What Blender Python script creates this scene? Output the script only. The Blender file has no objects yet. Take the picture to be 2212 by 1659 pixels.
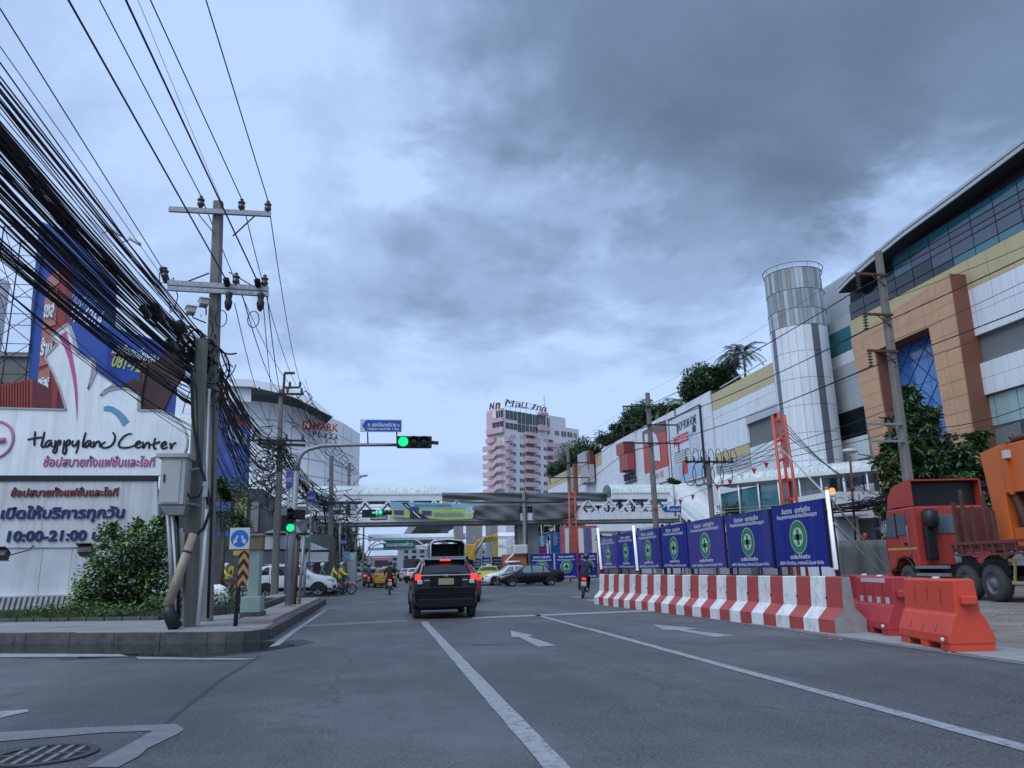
import bpy, bmesh, math, random
from mathutils import Vector, Matrix, noise as mnoise
R = math.radians
random.seed(7)
scene = bpy.context.scene
col = scene.collection
# ------------------------------------------------------------------ camera
F = 1661.0; ROLL = R(1.3); EYE = Vector((0, 0, 1.25))          # survey frame: 2212 x 1659
PITCH, YAW = R(13.4355), R(9.9661)
def level(px, py):
    a, b = px - 1106, 829.5 - py
    return a*math.cos(ROLL) + b*math.sin(ROLL), -a*math.sin(ROLL) + b*math.cos(ROLL)
def ray(px, py):
    a, b = level(px, py); u, v = a/F, b/F
    fh = math.cos(PITCH) - v*math.sin(PITCH); z = math.sin(PITCH) + v*math.cos(PITCH)
    return Vector((u*math.cos(YAW) + fh*math.sin(YAW), -u*math.sin(YAW) + fh*math.cos(YAW), z))
def PY(px, py, Y): r = ray(px, py); return EYE + r*(Y/r.y)
def PX(px, py, X): r = ray(px, py); return EYE + r*(X/r.x)
def PZ(px, py, z=0.0): r = ray(px, py); return EYE + r*((z - EYE.z)/r.z)
cam = bpy.data.cameras.new('camera'); camo = bpy.data.objects.new('camera', cam); col.objects.link(camo)
cam.sensor_width = 36; cam.lens = 36*F/2212; cam.clip_start = .05; cam.clip_end = 6000
rt = Vector((math.cos(YAW), -math.sin(YAW), 0)); fw = Vector((math.sin(YAW)*math.cos(PITCH), math.cos(YAW)*math.cos(PITCH), math.sin(PITCH)))
up = rt.cross(fw)
rc = rt*math.cos(ROLL) - up*math.sin(ROLL); uc = rt*math.sin(ROLL) + up*math.cos(ROLL)
m = Matrix((rc, uc, -fw)).transposed().to_4x4(); m.translation = EYE; camo.matrix_world = m
scene.camera = camo
scene.render.resolution_x, scene.render.resolution_y = 1024, 768
vs = scene.view_settings; vs.view_transform = 'Standard'; vs.look = 'None'; vs.exposure = 0.38; vs.gamma = 1; vs.use_curve_mapping = False
# ------------------------------------------------------------------ sun and sky
SUN_EL, SUN_AZ = R(52), R(-132)       # azimuth clockwise from +Y (along the road): the bright side of the sky is to the left
sun = bpy.data.lights.new('sun', 'SUN'); sun.energy = 1.5; sun.angle = R(40); sun.color = (.82, .92, 1.0)
suno = bpy.data.objects.new('sun', sun); col.objects.link(suno)
sd = Vector((math.sin(SUN_AZ)*math.cos(SUN_EL), math.cos(SUN_AZ)*math.cos(SUN_EL), math.sin(SUN_EL)))
suno.rotation_euler = (-sd).to_track_quat('-Z', 'Y').to_euler(); suno.location = sd*50
def build_world():
    w = bpy.data.worlds.new('World'); scene.world = w; w.use_nodes = True
    nt = w.node_tree; N = nt.nodes; L = nt.links; N.clear()
    def n(t, **k):
        x = N.new(t)
        for a, b in k.items(): setattr(x, a, b)
        return x
    def val(x, s):
        if isinstance(s, (int, float)): x.default_value = s
        else: L.new(s, x)
    def mth(op, a, b=0.0, c=None, clamp=False):
        x = n('ShaderNodeMath', operation=op, use_clamp=clamp); val(x.inputs[0], a); val(x.inputs[1], b)
        if c is not None: val(x.inputs[2], c)
        return x.outputs[0]
    def sst(x, lo, hi):
        q = n('ShaderNodeMapRange', interpolation_type='SMOOTHSTEP'); val(q.inputs[0], x); q.inputs[1].default_value = lo; q.inputs[2].default_value = hi
        return q.outputs[0]
    tc = n('ShaderNodeTexCoord').outputs['Generated']
    sky = n('ShaderNodeTexSky', sky_type='NISHITA', sun_disc=False); sky.sun_elevation = SUN_EL; sky.sun_rotation = SUN_AZ
    sky.air_density = 1.5; sky.dust_density = 2.0
    sep = n('ShaderNodeSeparateXYZ'); L.new(tc, sep.inputs[0])
    zc = mth('MAXIMUM', sep.outputs[2], 0.0)
    den = mth('ADD', zc, .22)
    px = mth('DIVIDE', sep.outputs[0], den); py = mth('DIVIDE', sep.outputs[1], den)
    cmb = n('ShaderNodeCombineXYZ'); L.new(px, cmb.inputs[0]); L.new(py, cmb.inputs[1])
    def nz(vec, scale, detail, rough, dist=0.0, off=(0, 0, 0)):
        mp = n('ShaderNodeMapping'); mp.inputs['Location'].default_value = off; L.new(vec, mp.inputs[0])
        x = n('ShaderNodeTexNoise', noise_dimensions='3D'); L.new(mp.outputs[0], x.inputs['Vector'])
        x.inputs['Scale'].default_value = scale; x.inputs['Detail'].default_value = detail; x.inputs['Roughness'].default_value = rough
        x.inputs['Distortion'].default_value = dist
        return x
    layer = cmb.outputs[0]
    warp = nz(layer, 2.2, 7, .58, .2, (3.1, 1.7, 0))
    wv = n('ShaderNodeVectorMath', operation='MULTIPLY_ADD'); L.new(warp.outputs['Color'], wv.inputs[0])
    wv.inputs[1].default_value = (.5, .5, .5); L.new(tc, wv.inputs[2])
    wsub = n('ShaderNodeVectorMath', operation='SUBTRACT'); L.new(wv.outputs[0], wsub.inputs[0]); wsub.inputs[1].default_value = (.25, .25, .25)
    wdir = n('ShaderNodeVectorMath', operation='NORMALIZE'); L.new(wsub.outputs[0], wdir.inputs[0])
    # thick rain clouds: the banks in view, each a soft lobe with a noisy rim
    tot = None
    for (qx, qy, rad, amt) in CLOUDS:
        d = ray(qx, qy).normalized()
        dt = n('ShaderNodeVectorMath', operation='DOT_PRODUCT'); L.new(wdir.outputs[0], dt.inputs[0]); dt.inputs[1].default_value = d
        s = sst(dt.outputs['Value'], math.cos(R(rad)), math.cos(R(rad*.15)))
        s = mth('MULTIPLY', s, amt)
        tot = s if tot is None else mth('ADD', tot, s)
    big = nz(layer, .9, 7, .55, .5, (5.2, 2.3, 1.0)); fine = nz(layer, 2.6, 10, .60, .35, (1.2, 8.3, 4.0))
    b1 = sst(big.outputs['Fac'], .36, .70); f1 = mth('SUBTRACT', fine.outputs['Fac'], .5)
    dark = mth('ADD', mth('MULTIPLY', b1, .24), mth('MULTIPLY', f1, .85)); dark = mth('ADD', mth('SUBTRACT', dark, .05), mth('MULTIPLY', tot, mth('ADD', .35, mth('MULTIPLY', big.outputs['Fac'], 1.25))))
    dark = mth('SUBTRACT', 1.0, mth('EXPONENT', mth('MULTIPLY', mth('MAXIMUM', dark, 0.0), -1.45)))
    cr = n('ShaderNodeValToRGB'); L.new(dark, cr.inputs[0]); e = cr.color_ramp.elements
    e[0].position = 0; e[0].color = (4.25, 5.75, 8.7, 1); e[1].position = 1; e[1].color = (.80, 1.16, 1.74, 1)
    q = cr.color_ramp.elements.new(.35); q.color = (2.85, 4.0, 6.3, 1)
    q = cr.color_ramp.elements.new(.68); q.color = (1.5, 2.16, 3.35, 1)
    # clear-air share low over the houses
    hz = mth('SUBTRACT', 1.0, sst(sep.outputs[2], .0, .22))
    share = mth('ADD', .90, mth('MULTIPLY', hz, -.12))
    tint = n('ShaderNodeVectorMath', operation='MULTIPLY'); L.new(sky.outputs[0], tint.inputs[0]); tint.inputs[1].default_value = (.62, .66, .66)
    mx = n('ShaderNodeMix', data_type='RGBA'); L.new(share, mx.inputs['Factor']); L.new(tint.outputs[0], mx.inputs['A']); L.new(cr.outputs[0], mx.inputs['B'])
    bg = n('ShaderNodeBackground'); bg.inputs[1].default_value = .1; L.new(mx.outputs['Result'], bg.inputs[0])
    out = n('ShaderNodeOutputWorld'); L.new(bg.outputs[0], out.inputs[0])
CLOUDS = [(1000, -100, 13, .30), (1300, 0, 14, .48), (1650, 60, 15, .58), (2050, 60, 16, .62), (2450, 0, 18, .55), (1750, 280, 10, .26), (1560, 430, 8, .32), (1050, 590, 9, .28), (1380, 600, 9, .26), (760, 600, 8, .20), (1180, 450, 7, .16)]
build_world()
# ------------------------------------------------------------------ materials
MAT = {}
def pm(name, c, rough=.6, var=.12, scale=2.0, metal=0.0, bump=0.0, bscale=40, streak=0.0, emit=None, es=1.0, spec=.5, coat=0.0, dirt=None, damt=.0, trans=0.0, alpha=None):
    if name in MAT: return MAT[name]
    mt = bpy.data.materials.new(name); mt.use_nodes = True; nt = mt.node_tree; N = nt.nodes; L = nt.links
    b = N['Principled BSDF']; b.inputs['Roughness'].default_value = rough; b.inputs['Metallic'].default_value = metal
    b.inputs['Specular IOR Level'].default_value = spec
    if coat: b.inputs['Coat Weight'].default_value = coat; b.inputs['Coat Roughness'].default_value = .04
    if trans: b.inputs['Transmission Weight'].default_value = trans
    if alpha is not None: b.inputs['Alpha'].default_value = alpha
    g = N.new('ShaderNodeNewGeometry'); src = g.outputs['Position']
    def noi(sc, det=5, vec=None, ro=.6):
        x = N.new('ShaderNodeTexNoise'); x.inputs['Scale'].default_value = sc; x.inputs['Detail'].default_value = det; x.inputs['Roughness'].default_value = ro
        L.new(vec or src, x.inputs['Vector']); return x.outputs['Fac']
    base = None
    rgb = N.new('ShaderNodeRGB'); rgb.outputs[0].default_value = (*c, 1); base = rgb.outputs[0]
    if var:
        mr = N.new('ShaderNodeMapRange'); L.new(noi(scale), mr.inputs[0]); mr.inputs[1].default_value = .3; mr.inputs[2].default_value = .7
        mr.inputs[3].default_value = 1 - var; mr.inputs[4].default_value = 1 + var
        vm = N.new('ShaderNodeVectorMath'); vm.operation = 'SCALE'; L.new(base, vm.inputs[0]); L.new(mr.outputs[0], vm.inputs['Scale']); base = vm.outputs[0]
    if streak:
        mp = N.new('ShaderNodeMapping'); mp.inputs['Scale'].default_value = (3.2, 3.2, .14); L.new(src, mp.inputs[0])
        mr = N.new('ShaderNodeMapRange'); L.new(noi(1.6, 6, mp.outputs[0], .65), mr.inputs[0]); mr.inputs[1].default_value = .46; mr.inputs[2].default_value = .74
        mr.inputs[3].default_value = 0; mr.inputs[4].default_value = streak
        mx = N.new('ShaderNodeMix'); mx.data_type = 'RGBA'; L.new(mr.outputs[0], mx.inputs['Factor']); L.new(base, mx.inputs['A']); mx.inputs['B'].default_value = (*(dirt or (.10, .10, .09)), 1)
        base = mx.outputs['Result']
    if damt:
        mr = N.new('ShaderNodeMapRange'); L.new(noi(scale*1.7, 8, None, .7), mr.inputs[0]); mr.inputs[1].default_value = .5; mr.inputs[2].default_value = .66
        mr.inputs[3].default_value = 0; mr.inputs[4].default_value = damt
        mx = N.new('ShaderNodeMix'); mx.data_type = 'RGBA'; L.new(mr.outputs[0], mx.inputs['Factor']); L.new(base, mx.inputs['A']); mx.inputs['B'].default_value = (*(dirt or (.10, .09, .08)), 1)
        base = mx.outputs['Result']
    L.new(base, b.inputs['Base Color'])
    if bump:
        bn = N.new('ShaderNodeBump'); bn.inputs['Strength'].default_value = bump; bn.inputs['Distance'].default_value = .02
        L.new(noi(bscale, 4), bn.inputs['Height']); L.new(bn.outputs[0], b.inputs['Normal'])
    if emit:
        b.inputs['Emission Color'].default_value = (*emit, 1); b.inputs['Emission Strength'].default_value = es
    MAT[name] = mt; return mt
# ------------------------------------------------------------------ mesh building
class MB:
    def __init__(s): s.v = []; s.f = []; s.sm = []
    def add(s, vs_, fs, sm=False):
        o = len(s.v); s.v += [tuple(p) for p in vs_]; s.f += [tuple(i + o for i in f) for f in fs]; s.sm += [sm]*len(fs); return s
    def box(s, x0, x1, y0, y1, z0, z1):
        if x0 > x1: x0, x1 = x1, x0
        if y0 > y1: y0, y1 = y1, y0
        if z0 > z1: z0, z1 = z1, z0
        return s.add([(x0, y0, z0), (x1, y0, z0), (x1, y1, z0), (x0, y1, z0), (x0, y0, z1), (x1, y0, z1), (x1, y1, z1), (x0, y1, z1)],
                     [(3, 2, 1, 0), (4, 5, 6, 7), (0, 1, 5, 4), (1, 2, 6, 5), (2, 3, 7, 6), (3, 0, 4, 7)])
    def cbox(s, c, sx, sy, sz, rot=None):
        c = Vector(c); pts = []
        for x, y, z in ((-1, -1, -1), (1, -1, -1), (1, 1, -1), (-1, 1, -1), (-1, -1, 1), (1, -1, 1), (1, 1, 1), (-1, 1, 1)):
            p = Vector((x*sx/2, y*sy/2, z*sz/2))
            if rot is not None: p = rot @ p
            pts.append(c + p)
        return s.add(pts, [(3, 2, 1, 0), (4, 5, 6, 7), (0, 1, 5, 4), (1, 2, 6, 5), (2, 3, 7, 6), (3, 0, 4, 7)])
    def beam(s, p0, p1, w, h=None, upv=(0, 0, 1)):
        p0, p1 = Vector(p0), Vector(p1); h = h or w; d = (p1 - p0).normalized(); u = Vector(upv)
        if abs(d.dot(u)) > .98: u = Vector((1, 0, 0))
        r = d.cross(u).normalized(); u = r.cross(d)
        pts = []
        for p in (p0, p1):
            for a, b in ((-1, -1), (1, -1), (1, 1), (-1, 1)): pts.append(p + r*(a*w/2) + u*(b*h/2))
        return s.add(pts, [(0, 1, 2, 3), (7, 6, 5, 4), (0, 4, 5, 1), (1, 5, 6, 2), (2, 6, 7, 3), (3, 7, 4, 0)])
    def tube(s, path, r, n=8, cap=True, closed=False):
        path = [Vector(p) for p in path]; m_ = len(path); vs_ = []
        rad = r if isinstance(r, (list, tuple)) else [r]*m_
        prev = None
        for i, p in enumerate(path):
            a = path[i-1] if (i or closed) else p; b = path[(i+1) % m_] if (i < m_-1 or closed) else p
            t = (b - a).normalized() if (b - a).length > 1e-9 else Vector((0, 0, 1))
            if prev is None:
                u = Vector((0, 0, 1)) if abs(t.z) < .9 else Vector((1, 0, 0)); x = t.cross(u).normalized()
            else:
                x = prev - t*prev.dot(t); x = x.normalized() if x.length > 1e-6 else t.orthogonal().normalized()
            prev = x; y = t.cross(x)
            for k in range(n):
                an = 2*math.pi*k/n; vs_.append(p + (x*math.cos(an) + y*math.sin(an))*rad[i])
        fs = []
        for i in range(m_ if closed else m_-1):
            j = (i+1) % m_
            for k in range(n):
                k2 = (k+1) % n; fs.append((i*n+k, i*n+k2, j*n+k2, j*n+k))
        if cap and not closed: fs.append(tuple(range(n-1, -1, -1))); fs.append(tuple((m_-1)*n + k for k in range(n)))
        return s.add(vs_, fs, n > 5)
    def lathe(s, prof, n=16, c=(0, 0, 0), axis='z', sm=True, a0=0, a1=None):
        c = Vector(c); vs_ = []; full = a1 is None; a1 = 2*math.pi if full else a1; cnt = n if full else n+1
        for r_, h in prof:
            for k in range(cnt):
                an = a0 + (a1-a0)*k/n; x, y = r_*math.cos(an), r_*math.sin(an)
                vs_.append(c + Vector({'z': (x, y, h), 'y': (x, h, y), 'x': (h, x, y)}[axis]))
        fs = []
        for i in range(len(prof)-1):
            for k in range(n):
                k2 = (k+1) % cnt; f = (i*cnt+k, i*cnt+k2, (i+1)*cnt+k2, (i+1)*cnt+k)
                fs.append(f if axis == 'z' else f)
        return s.add(vs_, fs, sm)
    def prism(s, pts, o, ax, ay, d):
        """flat outline pts (a, b) laid at o + a*ax + b*ay, thickened by vector d"""
        o, ax, ay, d = Vector(o), Vector(ax), Vector(ay), Vector(d); n = len(pts)
        a = [o + ax*p[0] + ay*p[1] for p in pts]; b = [p + d for p in a]
        fs = [tuple(range(n)), tuple(range(2*n-1, n-1, -1))] + [(i, i+n, (i+1) % n + n, (i+1) % n) for i in range(n)]
        return s.add(a + b, fs)
    def grid(s, fn, us, vs2, sm=True):
        pts = [fn(u, v) for u in us for v in vs2]; n = len(vs2)
        return s.add(pts, [(i*n+j, (i+1)*n+j, (i+1)*n+j+1, i*n+j+1) for i in range(len(us)-1) for j in range(n-1)], sm)
    def ball(s, c, rx, ry=None, rz=None, nu=10, nv=6):
        ry = ry or rx; rz = rz or rx; c = Vector(c)
        pts = [c + Vector((0, 0, -rz))]
        for j in range(1, nv):
            b = -math.pi/2 + math.pi*j/nv
            for i in range(nu):
                a = 2*math.pi*i/nu; pts.append(c + Vector((rx*math.cos(a)*math.cos(b), ry*math.sin(a)*math.cos(b), rz*math.sin(b))))
        pts.append(c + Vector((0, 0, rz))); fs = []
        for i in range(nu): fs.append((0, 1 + (i+1) % nu, 1 + i))
        for j in range(nv-2):
            for i in range(nu):
                a = 1 + j*nu; fs.append((a+i, a+(i+1) % nu, a+nu+(i+1) % nu, a+nu+i))
        a = 1 + (nv-2)*nu; t = len(pts)-1
        for i in range(nu): fs.append((a+i, a+(i+1) % nu, t))
        return s.add(pts, fs, True)
    def mesh(s, name, mat=None, off=None, fixn=True):
        me = bpy.data.meshes.new(name)
        v = s.v if off is None else [(p[0]-off[0], p[1]-off[1], p[2]-off[2]) for p in s.v]
        me.from_pydata(v, [], s.f)
        if any(s.sm): me.polygons.foreach_set('use_smooth', s.sm)
        if fixn and len(s.f) < 60000:
            bm = bmesh.new(); bm.from_mesh(me); bmesh.ops.recalc_face_normals(bm, faces=bm.faces); bm.to_mesh(me); bm.free()
        if mat is not None: me.materials.append(mat)
        return me
def rootloc(o):
    while o.parent: o = o.parent
    return Vector(o.location)
def tag(o, label=None, cat=None, group=None, kind=None):
    if label: o['label'] = label
    if cat: o['category'] = cat
    if group: o['group'] = group
    if kind: o['kind'] = kind
    return o
def link(name, data, parent=None):
    o = bpy.data.objects.new(name, data); col.objects.link(o)
    if parent is not None: o.parent = parent
    return o
def thing(name, label, cat, loc=(0, 0, 0), group=None, rz=0.0):
    o = link(name, None); o.location = loc; o.rotation_euler = (0, 0, rz); o.empty_display_size = .2
    return tag(o, label, cat, group)
def part(name, mb, mat, parent, bevel=0.0, seg=2, local=False, kind=None):
    """mb in world coordinates (unrotated roots) unless local"""
    me = mb.mesh(name, mat, None if local else rootloc(parent))
    o = link(name, me, parent)
    if bevel: addbevel(o, bevel, seg)
    if kind: o['kind'] = kind
    return o
def solo(name, mb, mat, label, cat, loc, group=None, bevel=0.0, kind=None):
    me = mb.mesh(name, mat, loc); o = link(name, me); o.location = loc
    if bevel: addbevel(o, bevel)
    return tag(o, label, cat, group, kind)
def struct(name, mb, mat, label=None, parent=None, bevel=0.0, kind='structure'):
    me = mb.mesh(name, mat, rootloc(parent) if parent else None); o = link(name, me, parent)
    if bevel: addbevel(o, bevel)
    if not parent: o['kind'] = kind
    if label: o['label'] = label
    return o
def addbevel(o, w, seg=2):
    b = o.modifiers.new('bevel', 'BEVEL'); b.width = w; b.segments = seg; b.limit_method = 'ANGLE'; b.angle_limit = R(40)
def share(name, me, parent, loc=(0, 0, 0), rot=None, scale=None):
    o = link(name, me, parent); o.location = loc
    if rot: o.rotation_euler = rot
    if scale: o.scale = scale
    return o
def clone(o, loc, rz=None, label=None):
    r = o.copy(); col.objects.link(r); r.location = loc
    if rz is not None: r.rotation_euler = (0, 0, rz)
    if label: r['label'] = label
    for ch in o.children:
        c = ch.copy(); col.objects.link(c); c.parent = r
        for g in ch.children:
            d = g.copy(); col.objects.link(d); d.parent = c
    return r
TXT = {}
def text_mesh(s, mat, extrude=.0, shear=0.0, bold=0.0):
    """lettering outline one unit high, standing in the xz plane, centred"""
    k = (s, mat.name, extrude, shear, bold)
    if k in TXT: return TXT[k]
    cu = bpy.data.curves.new('lettering', 'FONT'); cu.body = s; cu.size = 1; cu.extrude = extrude; cu.shear = shear; cu.offset = bold
    cu.resolution_u = 3; cu.align_x = 'CENTER'; cu.align_y = 'CENTER'
    ob = bpy.data.objects.new('lettering_source', cu); col.objects.link(ob)
    dg = bpy.context.evaluated_depsgraph_get(); dg.update()
    me = bpy.data.meshes.new_from_object(ob.evaluated_get(dg))
    bpy.data.objects.remove(ob); bpy.data.curves.remove(cu)
    me.transform(Matrix.Rotation(math.pi/2, 4, 'X')); me.materials.clear(); me.materials.append(mat); me.name = 'lettering'
    TXT[k] = me; return me
def text_size(me):
    xs = [v.co.x for v in me.vertices]; zs = [v.co.z for v in me.vertices]
    return (max(xs)-min(xs), max(zs)-min(zs), (max(xs)+min(xs))/2, (max(zs)+min(zs))/2) if xs else (1, 1, 0, 0)
def lettering(s, mat, parent, c, w, h, rz=0.0, extrude=.0, shear=0.0, bold=0.0, name='lettering'):
    """lettering fitted to w x h, centred on world point c, facing -Y turned by rz"""
    me = text_mesh(s, mat, extrude, shear, bold); tw, th, cx, cz = text_size(me)
    o = link(name, me, parent); sx, sz = w/tw, h/th
    o.scale = (sx, 1, sz); o.rotation_euler = (0, 0, rz)
    off = Vector((-cx*sx*math.cos(rz), -cx*sx*math.sin(rz), -cz*sz))
    o.location = Vector(c) + off - (rootloc(parent) if parent else Vector())
    return o
def sag(p0, p1, s, n=14):
    p0, p1 = Vector(p0), Vector(p1)
    return [p0.lerp(p1, i/n) - Vector((0, 0, 4*s*(i/n)*(1-i/n))) for i in range(n+1)]
def leafball(mb, c, rx, ry, rz, n, size, rnd, asp=2.2, shell=.35, droop=0.0):
    c = Vector(c)
    for _ in range(n):
        while True:
            d = Vector((rnd.uniform(-1, 1), rnd.uniform(-1, 1), rnd.uniform(-1, 1)))
            if .05 < d.length <= 1: break
        if d.length < shell: d = d.normalized()*rnd.uniform(shell, 1)
        p = c + Vector((d.x*rx, d.y*ry, d.z*rz))
        leaf(mb, p, size*rnd.uniform(.6, 1.3), asp, rnd, droop)
def leaf(mb, p, l, asp, rnd, droop=0.0):
    a = rnd.uniform(0, 2*math.pi); e = rnd.uniform(-.9, .8) - droop
    t = Vector((math.cos(a)*math.cos(e), math.sin(a)*math.cos(e), math.sin(e)))
    s_ = t.cross(Vector((rnd.uniform(-.6, .6), rnd.uniform(-.6, .6), 1))).normalized()*(l/asp/2)
    mid = p + t*(l*.45); i = len(mb.v)
    mb.v += [tuple(p), tuple(mid + s_), tuple(p + t*l), tuple(mid - s_)]; mb.f.append((i, i+1, i+2, i+3)); mb.sm.append(False)
# ================================================================== ground
M_asphalt = pm('asphalt', (.072, .078, .085), .62, .10, .35, bump=.35, bscale=90, spec=.4)
def asphalt_detail():
    nt = M_asphalt.node_tree; N = nt.nodes; L = nt.links; b = N['Principled BSDF']
    src = b.inputs['Base Color'].links[0].from_socket
    g = N.new('ShaderNodeNewGeometry')
    def layer(base, scale, lo, hi, c, amt, stretch=(1, 1, 1), det=8, ro=.68):
        mp = N.new('ShaderNodeMapping'); mp.inputs['Scale'].default_value = stretch; L.new(g.outputs['Position'], mp.inputs[0])
        x = N.new('ShaderNodeTexNoise'); x.inputs['Scale'].default_value = scale; x.inputs['Detail'].default_value = det; x.inputs['Roughness'].default_value = ro; L.new(mp.outputs[0], x.inputs['Vector'])
        mr = N.new('ShaderNodeMapRange'); L.new(x.outputs['Fac'], mr.inputs[0]); mr.inputs[1].default_value = lo; mr.inputs[2].default_value = hi; mr.inputs[4].default_value = amt
        mx = N.new('ShaderNodeMix'); mx.data_type = 'RGBA'; L.new(mr.outputs[0], mx.inputs['Factor']); L.new(base, mx.inputs['A']); mx.inputs['B'].default_value = (*c, 1)
        return mx.outputs['Result']
    s = layer(src, .55, .42, .60, (.038, .040, .044), .9, (1, .16, 1))      # tyre-worn bands along the lanes
    s = layer(s, 7.5, .56, .66, (.030, .031, .033), .55)
    s = layer(s, 2.3, .52, .64, (.038, .039, .040), .7, (1, .6, 1))         # oil stains
    s = layer(s, .23, .47, .62, (.15, .155, .165), .6)                      # dusty pale areas
    s = layer(s, 38, .45, .65, (.21, .215, .22), .5, det=3)                  # stone chips
    s = layer(s, 60, .48, .66, (.028, .029, .03), .6, det=2)
    v = N.new('ShaderNodeTexVoronoi'); v.feature = 'DISTANCE_TO_EDGE'; v.inputs['Scale'].default_value = .22
    nz = N.new('ShaderNodeTexNoise'); nz.inputs['Scale'].default_value = 1.2; nz.inputs['Detail'].default_value = 6; L.new(g.outputs['Position'], nz.inputs['Vector'])
    ad = N.new('ShaderNodeVectorMath'); ad.operation = 'ADD'; L.new(g.outputs['Position'], ad.inputs[0]); L.new(nz.outputs['Color'], ad.inputs[1]); L.new(ad.outputs[0], v.inputs['Vector'])
    mr = N.new('ShaderNodeMapRange'); L.new(v.outputs['Distance'], mr.inputs[0]); mr.inputs[1].default_value = .0; mr.inputs[2].default_value = .006; mr.inputs[3].default_value = .55; mr.inputs[4].default_value = 0
    mx = N.new('ShaderNodeMix'); mx.data_type = 'RGBA'; L.new(mr.outputs[0], mx.inputs['Factor']); L.new(s, mx.inputs['A']); mx.inputs['B'].default_value = (.03, .03, .03, 1)
    L.new(mx.outputs['Result'], b.inputs['Base Color'])
asphalt_detail()
M_dirt = pm('site_earth', (.20, .175, .15), .9, .3, .8, bump=.8, bscale=12, damt=.5, dirt=(.11, .085, .06))
M_conc = pm('concrete', (.27, .27, .265), .8, .14, 1.2, bump=.25, bscale=30, streak=.45, dirt=(.10, .10, .10))
M_pave = pm('paving', (.24, .235, .23), .8, .14, 1.0, bump=.2, bscale=50, damt=.4, dirt=(.13, .12, .12))
M_kerb = pm('kerb_concrete', (.075, .075, .073), .8, .3, 2.5, bump=.4, bscale=30, damt=.8, dirt=(.024, .025, .024))
M_wpaint = pm('road_paint', (.28, .29, .30), .65, .16, 7, damt=.9, dirt=(.10, .104, .11))
M_wpaint2 = pm('worn_road_paint', (.165, .17, .178), .7, .15, 3, damt=.85, dirt=(.115, .116, .12))
M_grass = pm('grass_blades', (.055, .10, .022), .7, .35, 6)
M_soil = pm('soil', (.06, .055, .04), .9, .3, 3, bump=.6, bscale=20)
struct('ground', MB().box(-2500, 2500, -600, 2800, -.5, -.03), pm('city_ground', (.15, .15, .15), .9, .2, .05))
def sheet(name, pts, z, mat, th=.0):
    mb = MB(); n = len(pts)
    mb.add([(p[0], p[1], z) for p in pts], [tuple(range(n))]); return struct(name, mb, mat)
sheet('road', [(-60, -30), (7.95, -30), (7.95, 33), (60, 33), (60, 62), (16, 62), (16, 420), (-60, 420)], 0.0, M_asphalt)
sheet('construction_ground', [(7.95, -30), (31, -30), (31, 33), (7.95, 33)], .002, M_dirt)
sheet('mall_forecourt', [(31, -30), (60, -30), (60, 33), (31, 33)], .002, M_conc)
sheet('construction_ground', [(16, 62), (60, 62), (60, 200), (16, 200)], .003, M_dirt)
# concrete channel between the asphalt and the site, broken into bays
for k in range(9):
    y0 = 2 + k*3.0
    solo('gutter_slab', MB().box(7.72, 8.75, y0, y0+2.985, -.1, .012), M_conc, 'pale concrete gutter slab along the right edge of the asphalt', 'slab', (8.2, y0, 0), 'gutter slabs beside the barriers')
# painted markings, each on its own
def marking(pts, label, mat=None, z=.006):
    mb = MB(); mb.add([(p[0], p[1], z) for p in pts], [tuple(range(len(pts)))])
    o = mb.mesh('road_marking', mat or M_wpaint); ob = link('road_marking', o); ob['kind'] = 'structure'; ob['label'] = label; return ob
def wavy(x, y0, y1, w, seed, n=60):
    rnd = random.Random(seed); l, r_ = [], []
    for i in range(n+1):
        y = y0 + (y1-y0)*i/n; l.append((x - w/2 + rnd.uniform(-.007, .006), y)); r_.append((x + w/2 + rnd.uniform(-.006, .007), y))
    return l + r_[::-1]
marking(wavy(1.15, -3, 19.9, .17, 1), 'long white lane line passing under the black hatchback')
marking(wavy(4.28, -3, 16.0, .15, 2), 'near stretch of the white lane line beside the turn arrows')
marking(wavy(4.24, 16.0, 21.2, .14, 3), 'far stretch of the white lane line ending at the stop line')
marking(wavy(7.60, -3, 23.5, .11, 4), 'thin dusty white edge line along the striped barriers', M_wpaint2)
marking([PZ(1020, 1333.5), PZ(1480, 1315), PZ(1480, 1318.4), PZ(1020, 1337)], 'white stop line between the hatchback and the striped barriers')
marking([PZ(655, 1351.5), PZ(880, 1340), PZ(880, 1343), PZ(655, 1355)], 'faint stop line left of the black hatchback', M_wpaint2)
marking([PZ(*p) for p in ((1103, 1363), (1153, 1373), (1141, 1375.5), (1201, 1395), (1163, 1398), (1122, 1377), (1105, 1377))], 'white arrow painted in the lane behind the hatchback')
marking([PZ(*p) for p in ((1410, 1349.5), (1508, 1358), (1483, 1361), (1587, 1373.5), (1545, 1377), (1462, 1362), (1432, 1360.5))], 'white arrow painted in the lane beside the striped barriers')
marking([PZ(*p) for p in ((580, 1399), (622, 1369), (700, 1318), (706, 1318), (634, 1369), (604, 1394))], 'white edge line along the pavement kerb')
marking([PZ(*p) for p in ((0, 1413), (258, 1414), (280, 1419), (0, 1421))], 'white edge line beside the puddle, long piece', z=.009)
marking([PZ(*p) for p in ((292, 1420), (560, 1424), (520, 1427), (300, 1425))], 'white edge line beside the puddle, middle piece', z=.009)
marking([PZ(*p) for p in ((-30, 1540), (60, 1533), (62, 1538), (0, 1552), (-30, 1560))], 'short white dash at the side street mouth', M_wpaint)
def strip(pts, w):
    out, inn = [], []
    pts = [Vector(p) for p in pts]
    for i, p in enumerate(pts):
        t = (pts[min(i+1, len(pts)-1)] - pts[max(i-1, 0)]).normalized(); nn = Vector((-t.y, t.x, 0))
        q = w*(1 + .25*math.sin(i*2.3)); out.append(p + nn*q/2); inn.append(p - nn*q/2)
    return out + inn[::-1]
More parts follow.
